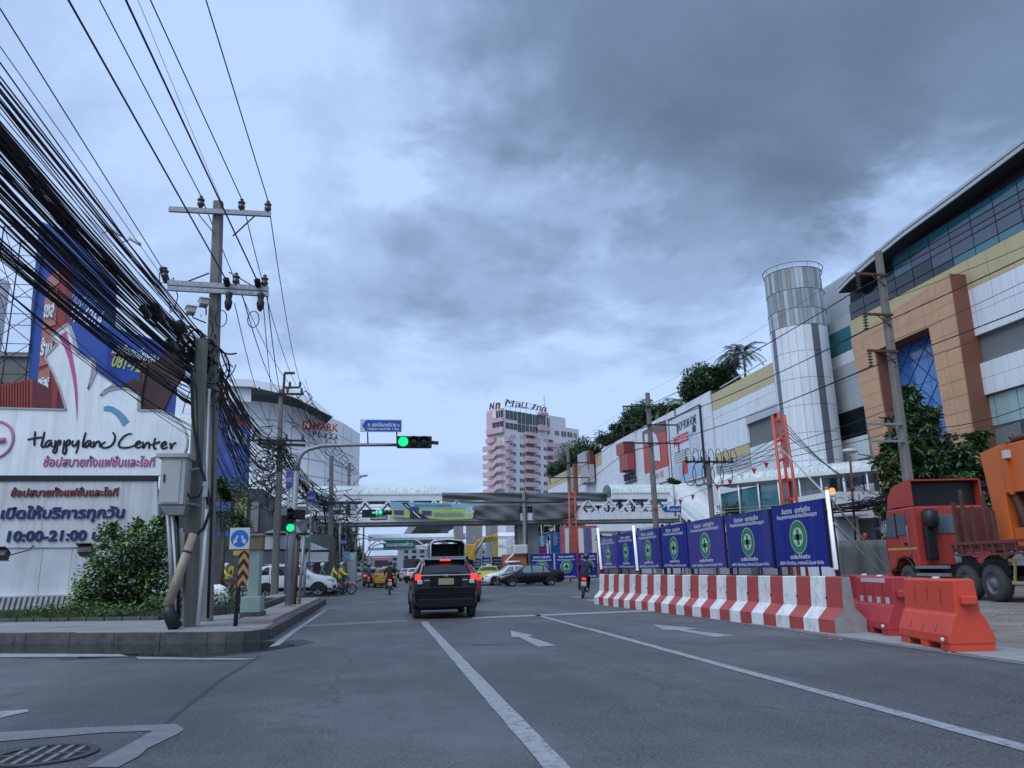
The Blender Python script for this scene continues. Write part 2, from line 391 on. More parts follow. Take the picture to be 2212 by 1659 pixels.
marking([PZ(*p) for p in ((-80, 1591), (0, 1583), (200, 1572), (380, 1565), (398, 1576), (388, 1585), (318, 1618), (300, 1635), (255, 1659), (185, 1659), (262, 1618), (330, 1580), (220, 1584), (0, 1603), (-80, 1612))], 'worn white corner painted round the drain cover', M_wpaint2)
M_tar = pm('tar', (.030, .031, .032), .55, .3, 3)
for pts, lab, mt in ((((1018, 1391), (1090, 1390), (1092, 1394), (1016, 1395)), 'short tar smear behind the hatchback', M_tar), (((330, 1580), (470, 1470), (560, 1415), (566, 1417), (478, 1472), (345, 1578)), 'tar seam running up to the kerb corner', M_tar)):
    marking([PZ(*p) for p in pts], lab, mt, .0025)
for k in range(90):
    rq_ = random.Random(k+500); x, y, s_ = rq_.uniform(-2.6, -1.9) if k % 2 else rq_.uniform(7.3, 7.9), rq_.uniform(3 if k % 2 == 0 else 17, 26), rq_.uniform(.01, .028)
    mb = MB(); mb.ball((x, y, s_*.4), s_, s_*rq_.uniform(.6, 1.4), s_*.5, 6, 4); o = link('grit_stone', mb.mesh('grit_stone', M_conc if k % 3 else M_tar)); tag(o, 'bit of grit lying by the kerb' if k % 2 else 'bit of grit along the barrier edge line', 'stone', 'grit along the road edges')
# drain cover sunk in the asphalt
c0 = PZ(95, 1632); c0.z = 0
dr = thing('drain_cover', 'round iron drain grating sunk in the asphalt', 'drain cover', c0)
M_iron = pm('cast_iron', (.055, .055, .056), .6, .25, 8, metal=.3)
mb = MB(); mb.lathe([(.36, .004), (.36, .014), (.30, .014), (.30, .004)], 28, c0, sm=False); part('frame', mb, M_iron, dr)
part('pit', MB().lathe([(.30, .0045), (.0, .0045)], 28, c0, sm=False), pm('pit_dark', (.012, .012, .013), .9, 0), dr)
for k in range(-2, 3):
    hw = math.sqrt(.09 - (k*.10)**2); part('bar', MB().box(c0.x + k*.10 - .018, c0.x + k*.10 + .018, c0.y - hw, c0.y + hw, .005, .012), M_wpaint2, dr)
part('bar', MB().box(c0.x - .3, c0.x + .3, c0.y - .02, c0.y + .02, .005, .0125), M_iron, dr)
# ------------------------------------------------------------------ pavement island on the left
KX = -2.0; PZ_ = .20
def slab(name, pts, z0, z1, mat):
    mb = MB(); mb.prism([(p[0], p[1]) for p in pts], (0, 0, z0), (1, 0, 0), (0, 1, 0), (0, 0, z1-z0)); return struct(name, mb, mat)
FK = [(-19, 22.6), (-3.1, 15.78), (-2.75, 15.66), (-2.42, 15.68), (-2.16, 15.85), (-2.03, 16.15), (KX, 16.5)]                    # kerb of the side street, then the corner
rp = FK + [(KX, 32.9)] + [(KX-.66 + .66*math.cos(math.pi/2*k/6), 32.9 + .66*math.sin(math.pi/2*k/6)) for k in range(1, 7)] + [(-19, 33.56)]
def inset(pts, w):
    out = []
    for k, p in enumerate(pts):
        a, b = Vector(pts[max(k-1, 0)]), Vector(pts[min(k+1, len(pts)-1)]); t = (b-a).normalized(); out.append((p[0] - t.y*w, p[1] + t.x*w))
    return out
def front_y(x): return 15.78 + (-3.1 - x)*.429
isl = slab('pavement', inset(rp, .15), -.1, PZ_-.004, M_pave)
def kerbline(pts, parent, h=PZ_, w=.16, l=1.0, side=1):
    """kerb stones laid end to end along a polyline"""
    pts = [Vector((p[0], p[1], 0)) for p in pts]; off = rootloc(parent)
    for i in range(len(pts)-1):
        d = pts[i+1]-pts[i]; n = max(1, round(d.length/l)); t = d.normalized(); nn = Vector((-t.y, t.x, 0))*side
        for k in range(n):
            a = pts[i] + d*(k/n) + t*.006; b = pts[i] + d*((k+1)/n) - t*.006; jz = random.uniform(-.006, .006)
            q = [a, b, b + nn*w, a + nn*w]
            mb = MB(); mb.add([(p.x, p.y, -.1) for p in q] + [((p + nn*.012*(1 if j < 2 else 0)).x, (p + nn*.012*(1 if j < 2 else 0)).y, h+jz) for j, p in enumerate(q)], [(3, 2, 1, 0), (4, 5, 6, 7), (0, 1, 5, 4), (1, 2, 6, 5), (2, 3, 7, 6), (3, 0, 4, 7)])
            part('kerb_stone', mb, M_kerb, parent)
kerbline(rp, isl)
# raised far section of the pavement, one step up
stp = slab('pavement', [(-3.0, 17.9), (-2.2, 17.9), (-2.2, 32.8), (-3.25, 32.8)], PZ_, PZ_+.07, M_pave)
pk = pm('pink_paving', (.30, .22, .21), .8, .2, 2, damt=.4, dirt=(.17, .15, .15))
for k in range(12):
    y0 = 18.0 + k*1.2
    mb = MB().box(-2.62, -2.22, y0, y0+1.19, PZ_+.071, PZ_+.078); part('paving_tile', mb, pk, stp)
for k in range(4):
    mb = MB().box(-2.62+(.0), -2.2, 16.5+k*.34, 16.5+k*.34+.33, PZ_-.003, PZ_+.004); part('paving_tile', mb, pk, isl)
for i in range(14):
    for j in range(3):
        x0 = -3.1 - i*.9; y0 = 16.5 + j*1.3
        if y0 < front_y(x0) + .35: continue
        part('paving_slab', MB().box(x0, x0+.89, y0, y0+1.29, PZ_-.004, PZ_ + random.uniform(.0, .003)), M_pave, isl)
# planting bed behind the pavement: low edging, soil, grass
bed = slab('planting_bed', [(-18, 25.4), (-5.2, 20.9), (-3.35, 23.9), (-3.45, 31.5), (-18, 31.5)], PZ_-.002, PZ_+.05, M_soil)
for a, b in (((-14, 23.85), (-5.2, 20.75)), ((-5.1, 20.78), (-3.25, 23.85)), ((-3.25, 24.1), (-3.35, 31.4))):
    a, b = Vector((*a, 0)), Vector((*b, 0)); n = round((b-a).length/.5)
    for k in range(n):
        p, q = a.lerp(b, (k+.04)/n), a.lerp(b, (k+.96)/n); hh = .11 if a.y > 22 and a.x < -10 or a.y < 22 and b.x < -4 else .24
        part('edging_block', MB().beam((p.x, p.y, PZ_+hh/2-.02), (q.x, q.y, PZ_+hh/2-.02), .13, hh), M_kerb, bed)
def grass_patch(name, area, n, h, label, z, seed=3):
    rnd = random.Random(seed); mb = MB()
    for _ in range(n):
        x, y = area(rnd); a = rnd.uniform(0, 6.28); hh = h*rnd.uniform(.5, 1.3); w = .012
        dx, dy = math.cos(a)*w, math.sin(a)*w; lx, ly = rnd.uniform(-.5, .5)*hh, rnd.uniform(-.5, .5)*hh; i = len(mb.v)
        mb.v += [(x-dx, y-dy, z), (x+dx, y+dy, z), (x+lx, y+ly, z+hh)]; mb.f.append((i, i+1, i+2)); mb.sm.append(False)
    me = mb.mesh(name, M_grass, None, False); o = link(name, me); return tag(o, label, 'grass', kind='stuff')
grass_patch('grass', lambda r: (lambda x: (x, r.uniform(21.0 + (-5.2-x)*.35, 25.6)))(r.uniform(-13, -5.3)), 26000, .14, 'short green grass in the bed before the white sign wall', PZ_+.045)
grass_patch('grass', lambda r: (lambda y: (r.uniform(-6.2, -3.55), y))(r.uniform(24.3, 31.3)), 16000, .12, 'grass strip beside the pale green pillar', PZ_+.045, 5)
# standing water along the kerb of the side street
M_water = pm('puddle_water', (.018, .019, .019), .045, .2, 2, spec=.6)
rnd = random.Random(5)
up_, lo_ = [], []
for i in range(41):
    x = -15 + 12.2*i/40; w = 2.0 + .22*math.sin(i*.55) + .14*math.sin(i*1.7+1)
    up_.append((x, front_y(x) - .02)); lo_.append((x - .4*w, front_y(x) - .92*w))
up_ += [(-2.5, 15.62), (-2.0, 15.75)]; lo_ += [(-2.5, 13.6), (-1.7, 14.0), (-1.35, 14.7)]
sheet('puddle', up_ + lo_[::-1], .0055, M_water)
sheet('wet_asphalt', [(x, y) for x, y in up_] + [(-1.35, 15.9), (-1.1, 15.2), (-1.3, 14.6)] + [(x - .12 - .06*math.sin(i_*1.3), y - .28 - .12*math.sin(i_*.9)) for i_, (x, y) in enumerate(lo_[::-1])], .003, pm('wet_asphalt', (.022, .023, .023), .38, .3, 3, spec=.25))
slab('pavement', [(-40, 46.5), (-2.4, 46.5), (-2.4, 420), (-40, 420)], -.1, .16, M_pave)
kerbline([(-2.24, 46.5), (-2.24, 62)], struct('kerb', MB().box(-2.4, -2.25, 62, 260, -.1, .16), M_kerb))
# ================================================================== left side: sign wall, hoardings, poles and cables
def c2(x, y, x0, y0): return (x0*.5486 + x*.19842, y0*.5486 + y*.19842)      # note taken from an enlargement -> survey frame
M_white = pm('white_sheet', (.84, .85, .86), .5, .06, 1.5, streak=.34, dirt=(.30, .29, .27))
M_grey_sheet = pm('grey_sheet', (.60, .60, .60), .6, .10, 1.0, streak=.5, dirt=(.20, .20, .20))
M_wall = pm('painted_wall', (.58, .585, .60), .7, .10, .9, streak=.35, dirt=(.22, .22, .22))
M_black = pm('black_plastic', (.009, .009, .010), .5, .1)
M_dark = pm('dark_metal', (.03, .03, .032), .5, .2, 4, metal=.4)
M_steel = pm('galvanised', (.30, .31, .32), .5, .15, 4, metal=.5, streak=.2)
M_rust = pm('rusty_steel', (.10, .045, .028), .8, .3, 3, bump=.2)
M_navy = pm('navy_paint', (.012, .02, .11), .5, .1)
M_pole = pm('pole_concrete', (.185, .172, .152), .85, .14, 1.6, bump=.2, streak=.45, dirt=(.10, .095, .09))
M_cable = pm('cable_black', (.010, .010, .012), .6, .1)
SY = 27.0
def H2(x, y, Y=SY): return PY(*c2(x, y, 0, 1250), Y)
def H3(x, y, Y=SY): return PY(*c2(x, y, 0, 1850), Y)
hs = thing('shop_sign', 'big white shopping centre sign wall with fan-shaped crown and black script', 'sign', (-9.3, SY, .25))
out = [(-700, 1720), (-700, 980), (0, 985), (720, 1005), (640, 740), (560, 560), (490, 430), (625, 285), (555, 200), (740, 65), (785, 190), (838, 388), (1015, 460), (1000, 610), (960, 780), (1050, 585), (1250, 722), (1140, 790), (1095, 850), (1180, 795), (1290, 768), (1400, 780), (1510, 832), (1500, 1010), (1760, 1015), (1870, 1060), (1960, 1130), (2015, 1220), (2040, 1320), (2030, 1420), (2005, 1480), (1900, 1720)]
def flat(name, pts, fn, mat, parent, y, th):
    mb = MB(); q = [fn(*p) for p in pts]
    mb.prism([(v.x, v.z) for v in q], (0, y, 0), (1, 0, 0), (0, 0, 1), (0, th, 0)); return part(name, mb, mat, parent)
crown = flat('crown_panel', out, H2, M_white, hs, SY, .28)
# raised rim along the crown's edge
mb = MB(); q = [H2(*p) for p in out[1:-1]]
for a, b in zip(q, q[1:]): mb.beam((a.x, SY-.01, a.z), (b.x, SY-.01, b.z), .05, .05)
part('rim', mb, pm('rim_metal', (.45, .44, .42), .5, .15, streak=.3, dirt=(.25, .2, .15)), crown)
pink = pm('pink_film', (.52, .10, .25), .5, .12, 3); pale_pink = pm('faded_pink_film', (.50, .22, .36), .5, .12, 3)
teal = pm('teal_film', (.13, .33, .45), .5, .1)
flat('swoosh', [(635, 205), (720, 150), (770, 330), (810, 520), (835, 690), (848, 860), (845, 1010), (838, 1135), (828, 980), (812, 800), (785, 620), (740, 430), (690, 300)], H2, pink, crown, SY-.012, .01)
flat('swoosh', [(1128, 975), (1170, 960), (1230, 970), (1300, 1010), (1360, 1065), (1412, 1130), (1340, 1190), (1300, 1120), (1260, 1065), (1200, 1025), (1130, 1018)], H2, teal, crown, SY-.012, .01)
cc = H2(-60, 1330); rr = (H2(150, 1330) - cc).length
mb = MB(); mb.tube([(cc.x + rr*math.cos(a/20*math.pi*2)*.98, SY-.006, cc.z + rr*1.08*math.sin(a/20*math.pi*2)) for a in range(20)], .05, 6, closed=True); part('emblem_ring', mb, pale_pink, crown)
mb = MB(); a, b = H2(-80, 1340), H2(60, 1340); mb.tube([(a.x, SY-.006, a.z), (b.x, SY-.006, b.z)], .1, 8); part('emblem_bar', mb, pale_pink, crown)
strokes = [[(385, 1240), (378, 1320), (375, 1395)], [(300, 1330), (390, 1312), (480, 1303)], [(485, 1245), (470, 1320), (453, 1390), (470, 1412), (490, 1400)],
 [(565, 1340), (530, 1340), (500, 1370), (495, 1398), (520, 1404), (560, 1352), (556, 1395), (580, 1405)],
 [(605, 1335), (592, 1420), (578, 1455), (600, 1474), (618, 1440), (622, 1370), (645, 1338), (660, 1350), (650, 1380), (620, 1400)],
 [(700, 1335), (692, 1420), (685, 1465), (705, 1486), (722, 1450), (722, 1370), (745, 1335), (764, 1348), (750, 1385), (715, 1398)],
 [(795, 1338), (786, 1380), (805, 1402), (830, 1380), (855, 1338), (852, 1400), (828, 1478)],
 [(935, 1250), (912, 1330), (903, 1398), (918, 1412)], [(992, 1342), (955, 1345), (925, 1388), (945, 1410), (992, 1350), (985, 1398), (1008, 1412)],
 [(1022, 1345), (1020, 1410), (1050, 1358), (1078, 1350), (1088, 1372), (1084, 1410)], [(1150, 1352), (1112, 1378), (1108, 1410), (1150, 1418), (1210, 1395), (1248, 1340), (1250, 1285), (1228, 1250)],
 [(1435, 1268), (1400, 1268), (1345, 1300), (1302, 1355), (1296, 1400), (1340, 1418), (1410, 1412), (1465, 1392)],
 [(1482, 1390), (1528, 1368), (1518, 1346), (1488, 1362), (1475, 1400), (1500, 1418), (1548, 1402)], [(1556, 1350), (1560, 1422), (1590, 1372), (1615, 1362), (1626, 1380), (1622, 1428)],
 [(1690, 1310), (1675, 1380), (1680, 1425), (1705, 1425)], [(1640, 1388), (1745, 1352)], [(1765, 1402), (1808, 1378), (1798, 1352), (1768, 1372), (1757, 1408), (1782, 1428), (1825, 1408)], [(1852, 1362), (1862, 1428), (1878, 1385), (1918, 1360)]]
for st in strokes:
    q = [H2(*p) for p in st]; fine = []
    for i in range(len(q)-1):
        p0, p1, p2, p3 = q[max(i-1, 0)], q[i], q[i+1], q[min(i+2, len(q)-1)]
        for k in range(4):
            t = k/4; fine.append(.5*((2*p1) + (p2-p0)*t + (2*p0-5*p1+4*p2-p3)*t*t + (3*p1-p0-3*p2+p3)*t**3))
    fine.append(q[-1]); n = len(fine)
    mb = MB(); mb.tube([(p.x, SY-.004, p.z) for p in fine], [.029*(1 + .35*math.sin(3.1*i/n)) for i in range(n)], 6); part('lettering', mb, pm('script_black', (.012, .012, .02), .5, 0), crown)
def fit_text(s, fn, x0, x1, y0, y1, mat, parent, dy=-.02, ex=.012, bold=.0, Y=SY, shear=0.0):
    a, b = fn(x0, y1, Y), fn(x1, y0, Y); c = (a+b)/2; c.y = Y + dy
    return lettering(s, mat, parent, c, b.x-a.x, b.z-a.z, 0, ex, shear, bold)
fit_text('ช้อปสบายทั้งแฟชั่นและไอที', H2, 470, 1700, 1505, 1625, pm('faded_red_film', (.42, .09, .20), .5, .3, 4), crown, bold=.012, shear=.15)
lo = flat('notice_panel', [(-700, 115), (1700, 120), (1720, 840), (-700, 850)], H3, M_grey_sheet, hs, SY+.06, .2)
mb = MB(); a, b = H3(-700, 90), H3(1700, 100); mb.box(a.x, b.x, SY+.02, SY+.3, a.z-.10, a.z+.06); part('black_gap', mb, M_black, hs)  # black bar filling the gap between crown and notice panel
fit_text('ช้อปสบายทั้งแฟชั่นและไอที', H3, 120, 1300, 185, 295, pm('dark_red_paint', (.17, .012, .025), .5, .1), lo, Y=SY+.06, ex=.03, bold=.022, shear=.12)
fit_text('เปิดให้บริการทุกวัน', H3, 0, 1370, 380, 580, M_navy, lo, Y=SY+.06, ex=.03, bold=.03, shear=.1)
fit_text('10:00-21:00 น.', H3, 75, 1150, 650, 785, M_navy, lo, Y=SY+.06, ex=.03, bold=.03, shear=.06)
wl = H3(-700, 850); wr = H3(1830, 1300)
wall_p = [(-700, 850, 420, 1420), (420, 850, 745, 1420), (745, 850, 1830, 1420)]
for x0, y0, x1, y1 in wall_p:
    ym = (y0+y1)/2; a, b = Vector((H3(x0, ym).x+.006, 0, H3(x0, y0+6).z)), Vector((H3(x1, ym).x-.006, 0, H3(x1, y1).z))
    part('wall_panel', MB().box(a.x, b.x, SY+.1, SY+.3, b.z, a.z), M_wall, hs)
a, b = H3(-700, 1390), H3(1830, 1440)
part('footing', MB().box(a.x, b.x, SY-.2, SY+.34, .2, a.z), M_wall, hs)
# striped apron at the foot of the wall
ap = thing('striped_border', 'low border of slanting white boards at the foot of the sign wall', 'border', (-9, SY-1, .3))
M_board = pm('weathered_board', (.42, .43, .44), .7, .2, 4)
part('backboard', MB().box(-14, -6.2, SY-.93, SY-.9, .28, .72), pm('board_dark', (.12, .12, .125), .8, .2, 3), ap)
me = None
for k in range(52):
    x = -13.9 + k*.148
    mb = MB(); mb.prism([(0, 0), (.08, 0), (.14, .42), (.06, .42)], (x, SY-.932, .29), (1, 0, 0), (0, 0, 1), (0, -.02, 0)); part('slat', mb, M_board, ap)
# flood lamps clamped below the notice
def flood(px, py, lab):
    p = H3(px, py, SY-1.0); t = thing('flood_lamp', lab, 'lamp', p)
    part('housing', MB().cbox(p, .40, .30, .26, Matrix.Rotation(R(-25), 3, 'X')), M_black, t, .02)
    part('hood', MB().cbox(p + Vector((-.05, -.02, .16)), .44, .34, .03, Matrix.Rotation(R(-20), 3, 'X')), M_black, t)
    part('arm', MB().tube([p + Vector((.15, .05, -.05)), p + Vector((.5, .75, .15)), p + Vector((.45, 1.08, .3))], .018, 6), M_dark, t)
    part('lens', MB().cbox(p + Vector((0, .1, -.15)), .34, .2, .02, Matrix.Rotation(R(-25), 3, 'X')), pm('lamp_glass', (.2, .22, .25), .1, 0), t)
flood(940, 880, 'black flood lamp under the opening hours'); flood(10, 920, 'black flood lamp beside the cracked wall panel')
# brown backs of the sign's other petals
bp = thing('sheet_metal_back', 'rust brown sheet back of a second sign crown behind the white one', 'sign', H2(1700, 1000, SY+1.5))
mb = MB(); q = [H2(x, y, SY+1.5) for x, y in ((1270, 775), (1470, 650), (1515, 720), (1530, 520), (1720, 470), (1860, 270), (1985, 400), (2005, 600), (1880, 790), (1740, 1100), (1500, 1100), (1300, 900))]
mb.prism([(v.x, v.z) for v in q], (0, SY+1.5, 0), (1, 0, 0), (0, 0, 1), (0, .25, 0)); part('sheet', mb, pm('brown_sheet', (.055, .020, .016), .6, .2, 1, streak=.4, dirt=(.10, .04, .03)), bp)
a, b = H2(1590, 500, SY+1.46), H2(1525, 930, SY+1.46); part('brace', MB().tube([a, b], .05, 6), M_rust, bp)
# ------------------------------------------------------------------ hoardings behind
BY = 46
def B1(x, y, Y=BY): return PY(*c2(x, y, 0, 700), Y)
blue = pm('blue_vinyl', (.022, .075, .33), .5, .15, .3, streak=.2, dirt=(.03, .06, .2))
bb = thing('billboard', 'tall blue billboard tower carrying a white phone number', 'billboard', B1(800, 3000))
mb = MB(); q = [B1(x, y) for x, y in ((430, 470), (720, 580), (1225, 1080), (1170, 2700), (300, 2600), (340, 1400))]
mb.prism([(v.x, v.z) for v in q], (0, BY, 0), (1, 0, 0), (0, 0, 1), (0, .8, 0)); part('panel', mb, blue, bb)
M_wtext = pm('white_print', (.75, .76, .78), .5, .05)
def tB(s, x0, x1, y0, y1, mat, parent, fn=B1, Y=BY, tilt=0, bold=0.0):
    o = fit_text(s, fn, x0, x1, y0, y1, mat, parent, -.03, .01, bold, Y)
    o.rotation_euler = (0, tilt, 0); return o
tB('ๆ ขนาดต่างๆ', 620, 1070, 1240, 1400, pm('pale_blue_print', (.35, .45, .7), .5, 0), bb, tilt=R(16))
tB('461-6264', 680, 1130, 1410, 1590, M_wtext, bb, tilt=R(13), bold=.01)
def lattice(t, x, y, z0, z1, w, mat, n):
    cs = [(x-w/2, y-w/2), (x+w/2, y-w/2), (x+w/2, y+w/2), (x-w/2, y+w/2)]
    for c in cs: part('upright', MB().tube([(*c, z0), (*c, z1)], .04, 5), mat, t)
    hs_ = (z1-z0)/n
    for k in range(n):
        za, zb = z0+k*hs_, z0+(k+1)*hs_; mb = MB()
        for i in range(4):
            a, b = cs[i], cs[(i+1) % 4]; mb.tube([(*a, za), (*b, zb)], .022, 4); mb.tube([(*a, zb), (*b, zb)], .022, 4)
        part('bracing', mb, mat, t)
p = B1(170, 1400, BY+1); q = B1(260, 620, BY+1)
lt = thing('lattice_frame', 'steel scaffold frame holding the side of the blue billboard', 'frame', (p.x, BY+1, 0)); lattice(lt, p.x+.4, BY+1, 0, q.z, 2.2, M_dark, 12)
for k, (x, y) in enumerate(((1260, 590), (1470, 690))):
    p = B1(x, y, BY-2); a = B1(x-140, y+10, BY); t = thing('hoarding_lamp', 'lamp on a long arm above the blue billboard', 'lamp', p, 'lamps above the blue billboard')
    part('arm', MB().tube([a, p + Vector((-.2, 0, .12))], .03, 5), M_dark, t); part('head', MB().cbox(p, .7, .4, .16, Matrix.Rotation(R(30), 3, 'Y')), M_grey_sheet, t, .03)
bb2 = thing('billboard', 'lower blue billboard with white Thai words over a yellow phone number', 'billboard', H2(1500, 1500, 43))
mb = MB(); q = [H2(x, y, 43) for x, y in ((1180, 95), (1800, 275), (1900, 760), (1870, 1060), (1120, 900), (1010, 600), (1160, 580))]
mb.prism([(v.x, v.z) for v in q], (0, 43, 0), (1, 0, 0), (0, 0, 1), (0, .6, 0)); part('panel', mb, pm('royal_vinyl', (.014, .065, .36), .5, .15, .3), bb2)
o = fit_text('สนใจลงโฆษณา', H2, 1215, 1780, 330, 460, M_wtext, bb2, -.03, .01, .03, 43); o.rotation_euler = (0, R(14), 0)
o = fit_text('081-720', H2, 1210, 1620, 435, 575, pm('yellow_print', (.62, .62, .10), .5, 0), bb2, -.03, .01, .02, 43); o.rotation_euler = (0, R(12), 0)
a, b = H2(1205, 395, 42.97), H2(1590, 495, 42.97); part('underline', MB().beam(a, b, .02, .13), pm('red_print', (.55, .06, .05), .5, 0), bb2)
# red totem, a column of stacked sign boxes
rt_ = thing('totem_sign', 'narrow red totem of stacked Thai letter boxes', 'sign', B1(540, 2900, 40))
red_l = pm('red_board', (.30, .035, .03), .5, .15, 1.5); red_p = pm('faded_red_board', (.42, .17, .14), .5, .15, 1.0)
seq = [((665, 945), (745, 960), 1180), ((510, 1180), (700, 1180), 1640), ((440, 1480+180), (690, 1660), 2000)]
a, b = B1(505, 1060, 40), B1(690, 2900, 40)
mb = MB(); mb.prism([(B1(x, y, 40).x, B1(x, y, 40).z) for x, y in ((510, 1090), (665, 945), (740, 960), (720, 1170), (690, 1640), (590, 2700), (380, 2700), (420, 2050), (470, 1500))], (0, 40, 0), (1, 0, 0), (0, 0, 1), (0, .9, 0)); part('case', mb, red_l, rt_)
for (pts, s) in ((((510, 1100), (640, 1000), (645, 1140), (490, 1260)), None), (((490, 1290), (630, 1190), (605, 1600), (465, 1640)), 'เซลั'), (((460, 1660), (590, 1640), (560, 2010), (425, 2060)), 'ร้าน'), (((420, 2110), (550, 2050), (520, 2450), (395, 2500)), 'ทีวี')):
    mb = MB(); q = [B1(x, y, 39.96) for x, y in pts]; mb.prism([(v.x, v.z) for v in q], (0, 39.96, 0), (1, 0, 0), (0, 0, 1), (0, .03, 0)); o = part('face_box', mb, red_p, rt_)
    if s: c = sum(q, Vector())/4; c.y = 39.92; lettering(s, M_wtext, rt_, c, .5, .95, 0, .02, 0, .04)
for t_, xs_, y_, zt in ((bb, (B1(420, 1500).x, B1(1100, 1500).x), BY+.5, B1(700, 2000).z), (bb2, (H2(1250, 600, 43).x, H2(1750, 600, 43).x), 43.4, H2(1500, 700, 43).z), (rt_, (B1(480, 2500, 40).x,), 40.5, B1(480, 2500, 40).z)):
    for x_ in xs_: part('support_post', MB().tube([(x_, y_, 0), (x_, y_, zt)], .14, 8), M_dark, t_)
# grey block, red roof and pale drum at the frame's edge
gb = thing('grey_building', 'grey building behind the red totem sign', 'building', PY(40, 1000, 55)); p = PY(20, 740, 55); q = PY(110, 900, 55)
part('wall', MB().box(p.x-12, q.x+2, 55, 62, 0, p.z-1), pm('dirty_wall', (.20, .20, .19), .8, .2, .4, streak=.6, dirt=(.07, .07, .07)), gb)
part('roof_slab', MB().box(p.x-12.2, q.x+2.2, 54.8, 62.2, p.z-1, p.z-.7), M_conc, gb)
dm = thing('water_drum', 'pale round tank standing at the grey building', 'tank', PY(0, 900, 50)); p = PY(-10, 605, 50)
mb = MB(); mb.lathe([(0, p.z), (.8, p.z), (.9, p.z-.15), (.9, 6), (0, 6)], 20, (p.x-.1, 50, 0)); part('shell', mb, M_grey_sheet, dm)
rf = thing('kiosk', 'kiosk with a red corrugated roof behind the sign wall', 'kiosk', PY(20, 1000, 34)); a, b = H2(0, 740, 34), H2(355, 670, 34); c_ = H2(330, 985, 34)
mb = MB(); mb.prism([(H2(x, y, 34).x, H2(x, y, 34).z) for x, y in ((-300, 780), (0, 735), (355, 670), (330, 1300), (-300, 1300))], (0, 34, 0), (1, 0, 0), (0, 0, 1), (0, 2, 0)); part('front', mb, pm('red_sheet', (.33, .06, .045), .55, .15, 2), rf)
for k in range(16):
    x0 = -150 + k*30; p, q = H2(x0, 765 - .19*(x0+150), 33.96), H2(x0-4, 1290, 33.96); part('rib', MB().beam(p, q, .05, .05), MAT['red_sheet'], rf)
# ------------------------------------------------------------------ utility poles with arms, insulators and wires
def insulator_pin(p, t, h=.34):
    mb = MB(); mb.lathe([(.03, 0), (.05, .0), (.05, .06), (.085, .09), (.09, .16), (.06, .18), (.075, .21), (.095, .24), (.095, .26), (.05, .28), (.04, .31), (.055, .33), (.03, .36), (0, .36)], 12, p)
    return part('insulator', mb, pm('porcelain', (.055, .045, .045), .25, .2), t)
def insulator_string(p, t, n=5, r=.085, down=True):
    mb = MB(); prof = []
    for k in range(n): z = -k*.13; prof += [(.025, z), (r, z-.045), (r*.95, z-.06), (.03, z-.07), (.025, z-.12)]
    mb.lathe(prof, 10, p); return part('insulator_string', mb, MAT['porcelain'], t)
def squarepole(t, x, y, z0, z1, w0, w1, lean=(0, 0), name='shaft'):
    mb = MB(); n = 9
    def ring(z, w):
        f = (z-z0)/(z1-z0); cx, cy = x+lean[0]*f, y+lean[1]*f; c = w*.22; h = w/2
        return [(cx+a, cy+b, z) for a, b in ((-h+c, -h), (h-c, -h), (h, -h+c), (h, h-c), (h-c, h), (-h+c, h), (-h, h-c), (-h, -h+c))]
    zs = [z0 + (z1-z0)*i/n for i in range(n+1)]; pts = []
    for i, z in enumerate(zs): pts += ring(z, w0 + (w1-w0)*i/n)
    fs = [(i*8+k, i*8+(k+1) % 8, (i+1)*8+(k+1) % 8, (i+1)*8+k) for i in range(n) for k in range(8)] + [tuple(range(7, -1, -1)), tuple(n*8+k for k in range(8))]
    mb.add(pts, fs); return part(name, mb, M_pole, t)
b0 = PZ(441, 1342, .2); b0.z = .2; tp = PY(472, 437, b0.y)
pole = thing('utility_pole', 'tall concrete power pole with two steel crossarms behind the grey cabinet', 'utility pole', b0, 'utility poles along the left pavement')
squarepole(pole, b0.x, b0.y, .15, tp.z, .36, .24, (tp.x-b0.x, 0)); PYY = b0.y
sh = pole.children[-1]
for k in range(14):
    z = 4.2 + k*(tp.z-4.6)/13.5; f = z/tp.z
    part('step_hole', MB().cbox((b0.x + (tp.x-b0.x)*f, PYY-.15+.055*f, z), .06, .03, .06), M_black, sh)
arm = [(PY(365, 452, PYY-.2), PY(585, 463, PYY-.2), .13), (PY(362, 611, PYY-.2), PY(580, 624, PYY-.2), .13), (PY(362, 623, PYY-.24), PY(580, 636, PYY-.24), .11)]
for a, b, h in arm:
    arm_o = part('crossarm', MB().beam(a, b, .09, h), M_steel, pole)
    for k in range(12):
        q = a.lerp(b, (k+.5)/12); q.y -= .047; part('bolt_hole', MB().cbox(q, .04, .006, .04), pm('painted_sky_hole', (.5, .55, .65), .5, 0), arm_o)  # pale colour stands for sky light coming through the holes
for (x0, y0), (x1, y1) in (((428, 462), (463, 505)), ((555, 462), (503, 510)), ((395, 612), (452, 590)), ((550, 620), (495, 588))):
    part('brace', MB().beam(PY(x0, y0, PYY-.22), PY(x1, y1, PYY-.2), .05, .02), M_rust, pole)
top_ins = [PY(433, 451, PYY-.2), PY(521, 457, PYY-.2), PY(578, 461, PYY-.2)]; low_ins = [PY(355, 606, PYY-.2), PY(509, 618, PYY-.2), PY(571, 622, PYY-.2)]
for p in top_ins + low_ins: insulator_pin(p, pole)
def deadend(p, d, t):
    p = Vector(p); d = Vector(d).normalized(); mb = MB(); n = 22
    path = [p + d*(.45*i/n) for i in range(n+1)]; mb.tube(path, [.05 if i % 3 else .085 for i in range(n+1)], 9); return part('tension_insulator', mb, M_black, t)
near = {}
def wire(a, b, r, label, group, s=.12, ext=0, name='power_line'):
    pts = sag(a, b, s, 18); mb = MB(); mb.tube(pts, r, 5, cap=True); return solo(name, mb, M_cable, label, 'power line', Vector(b), group)
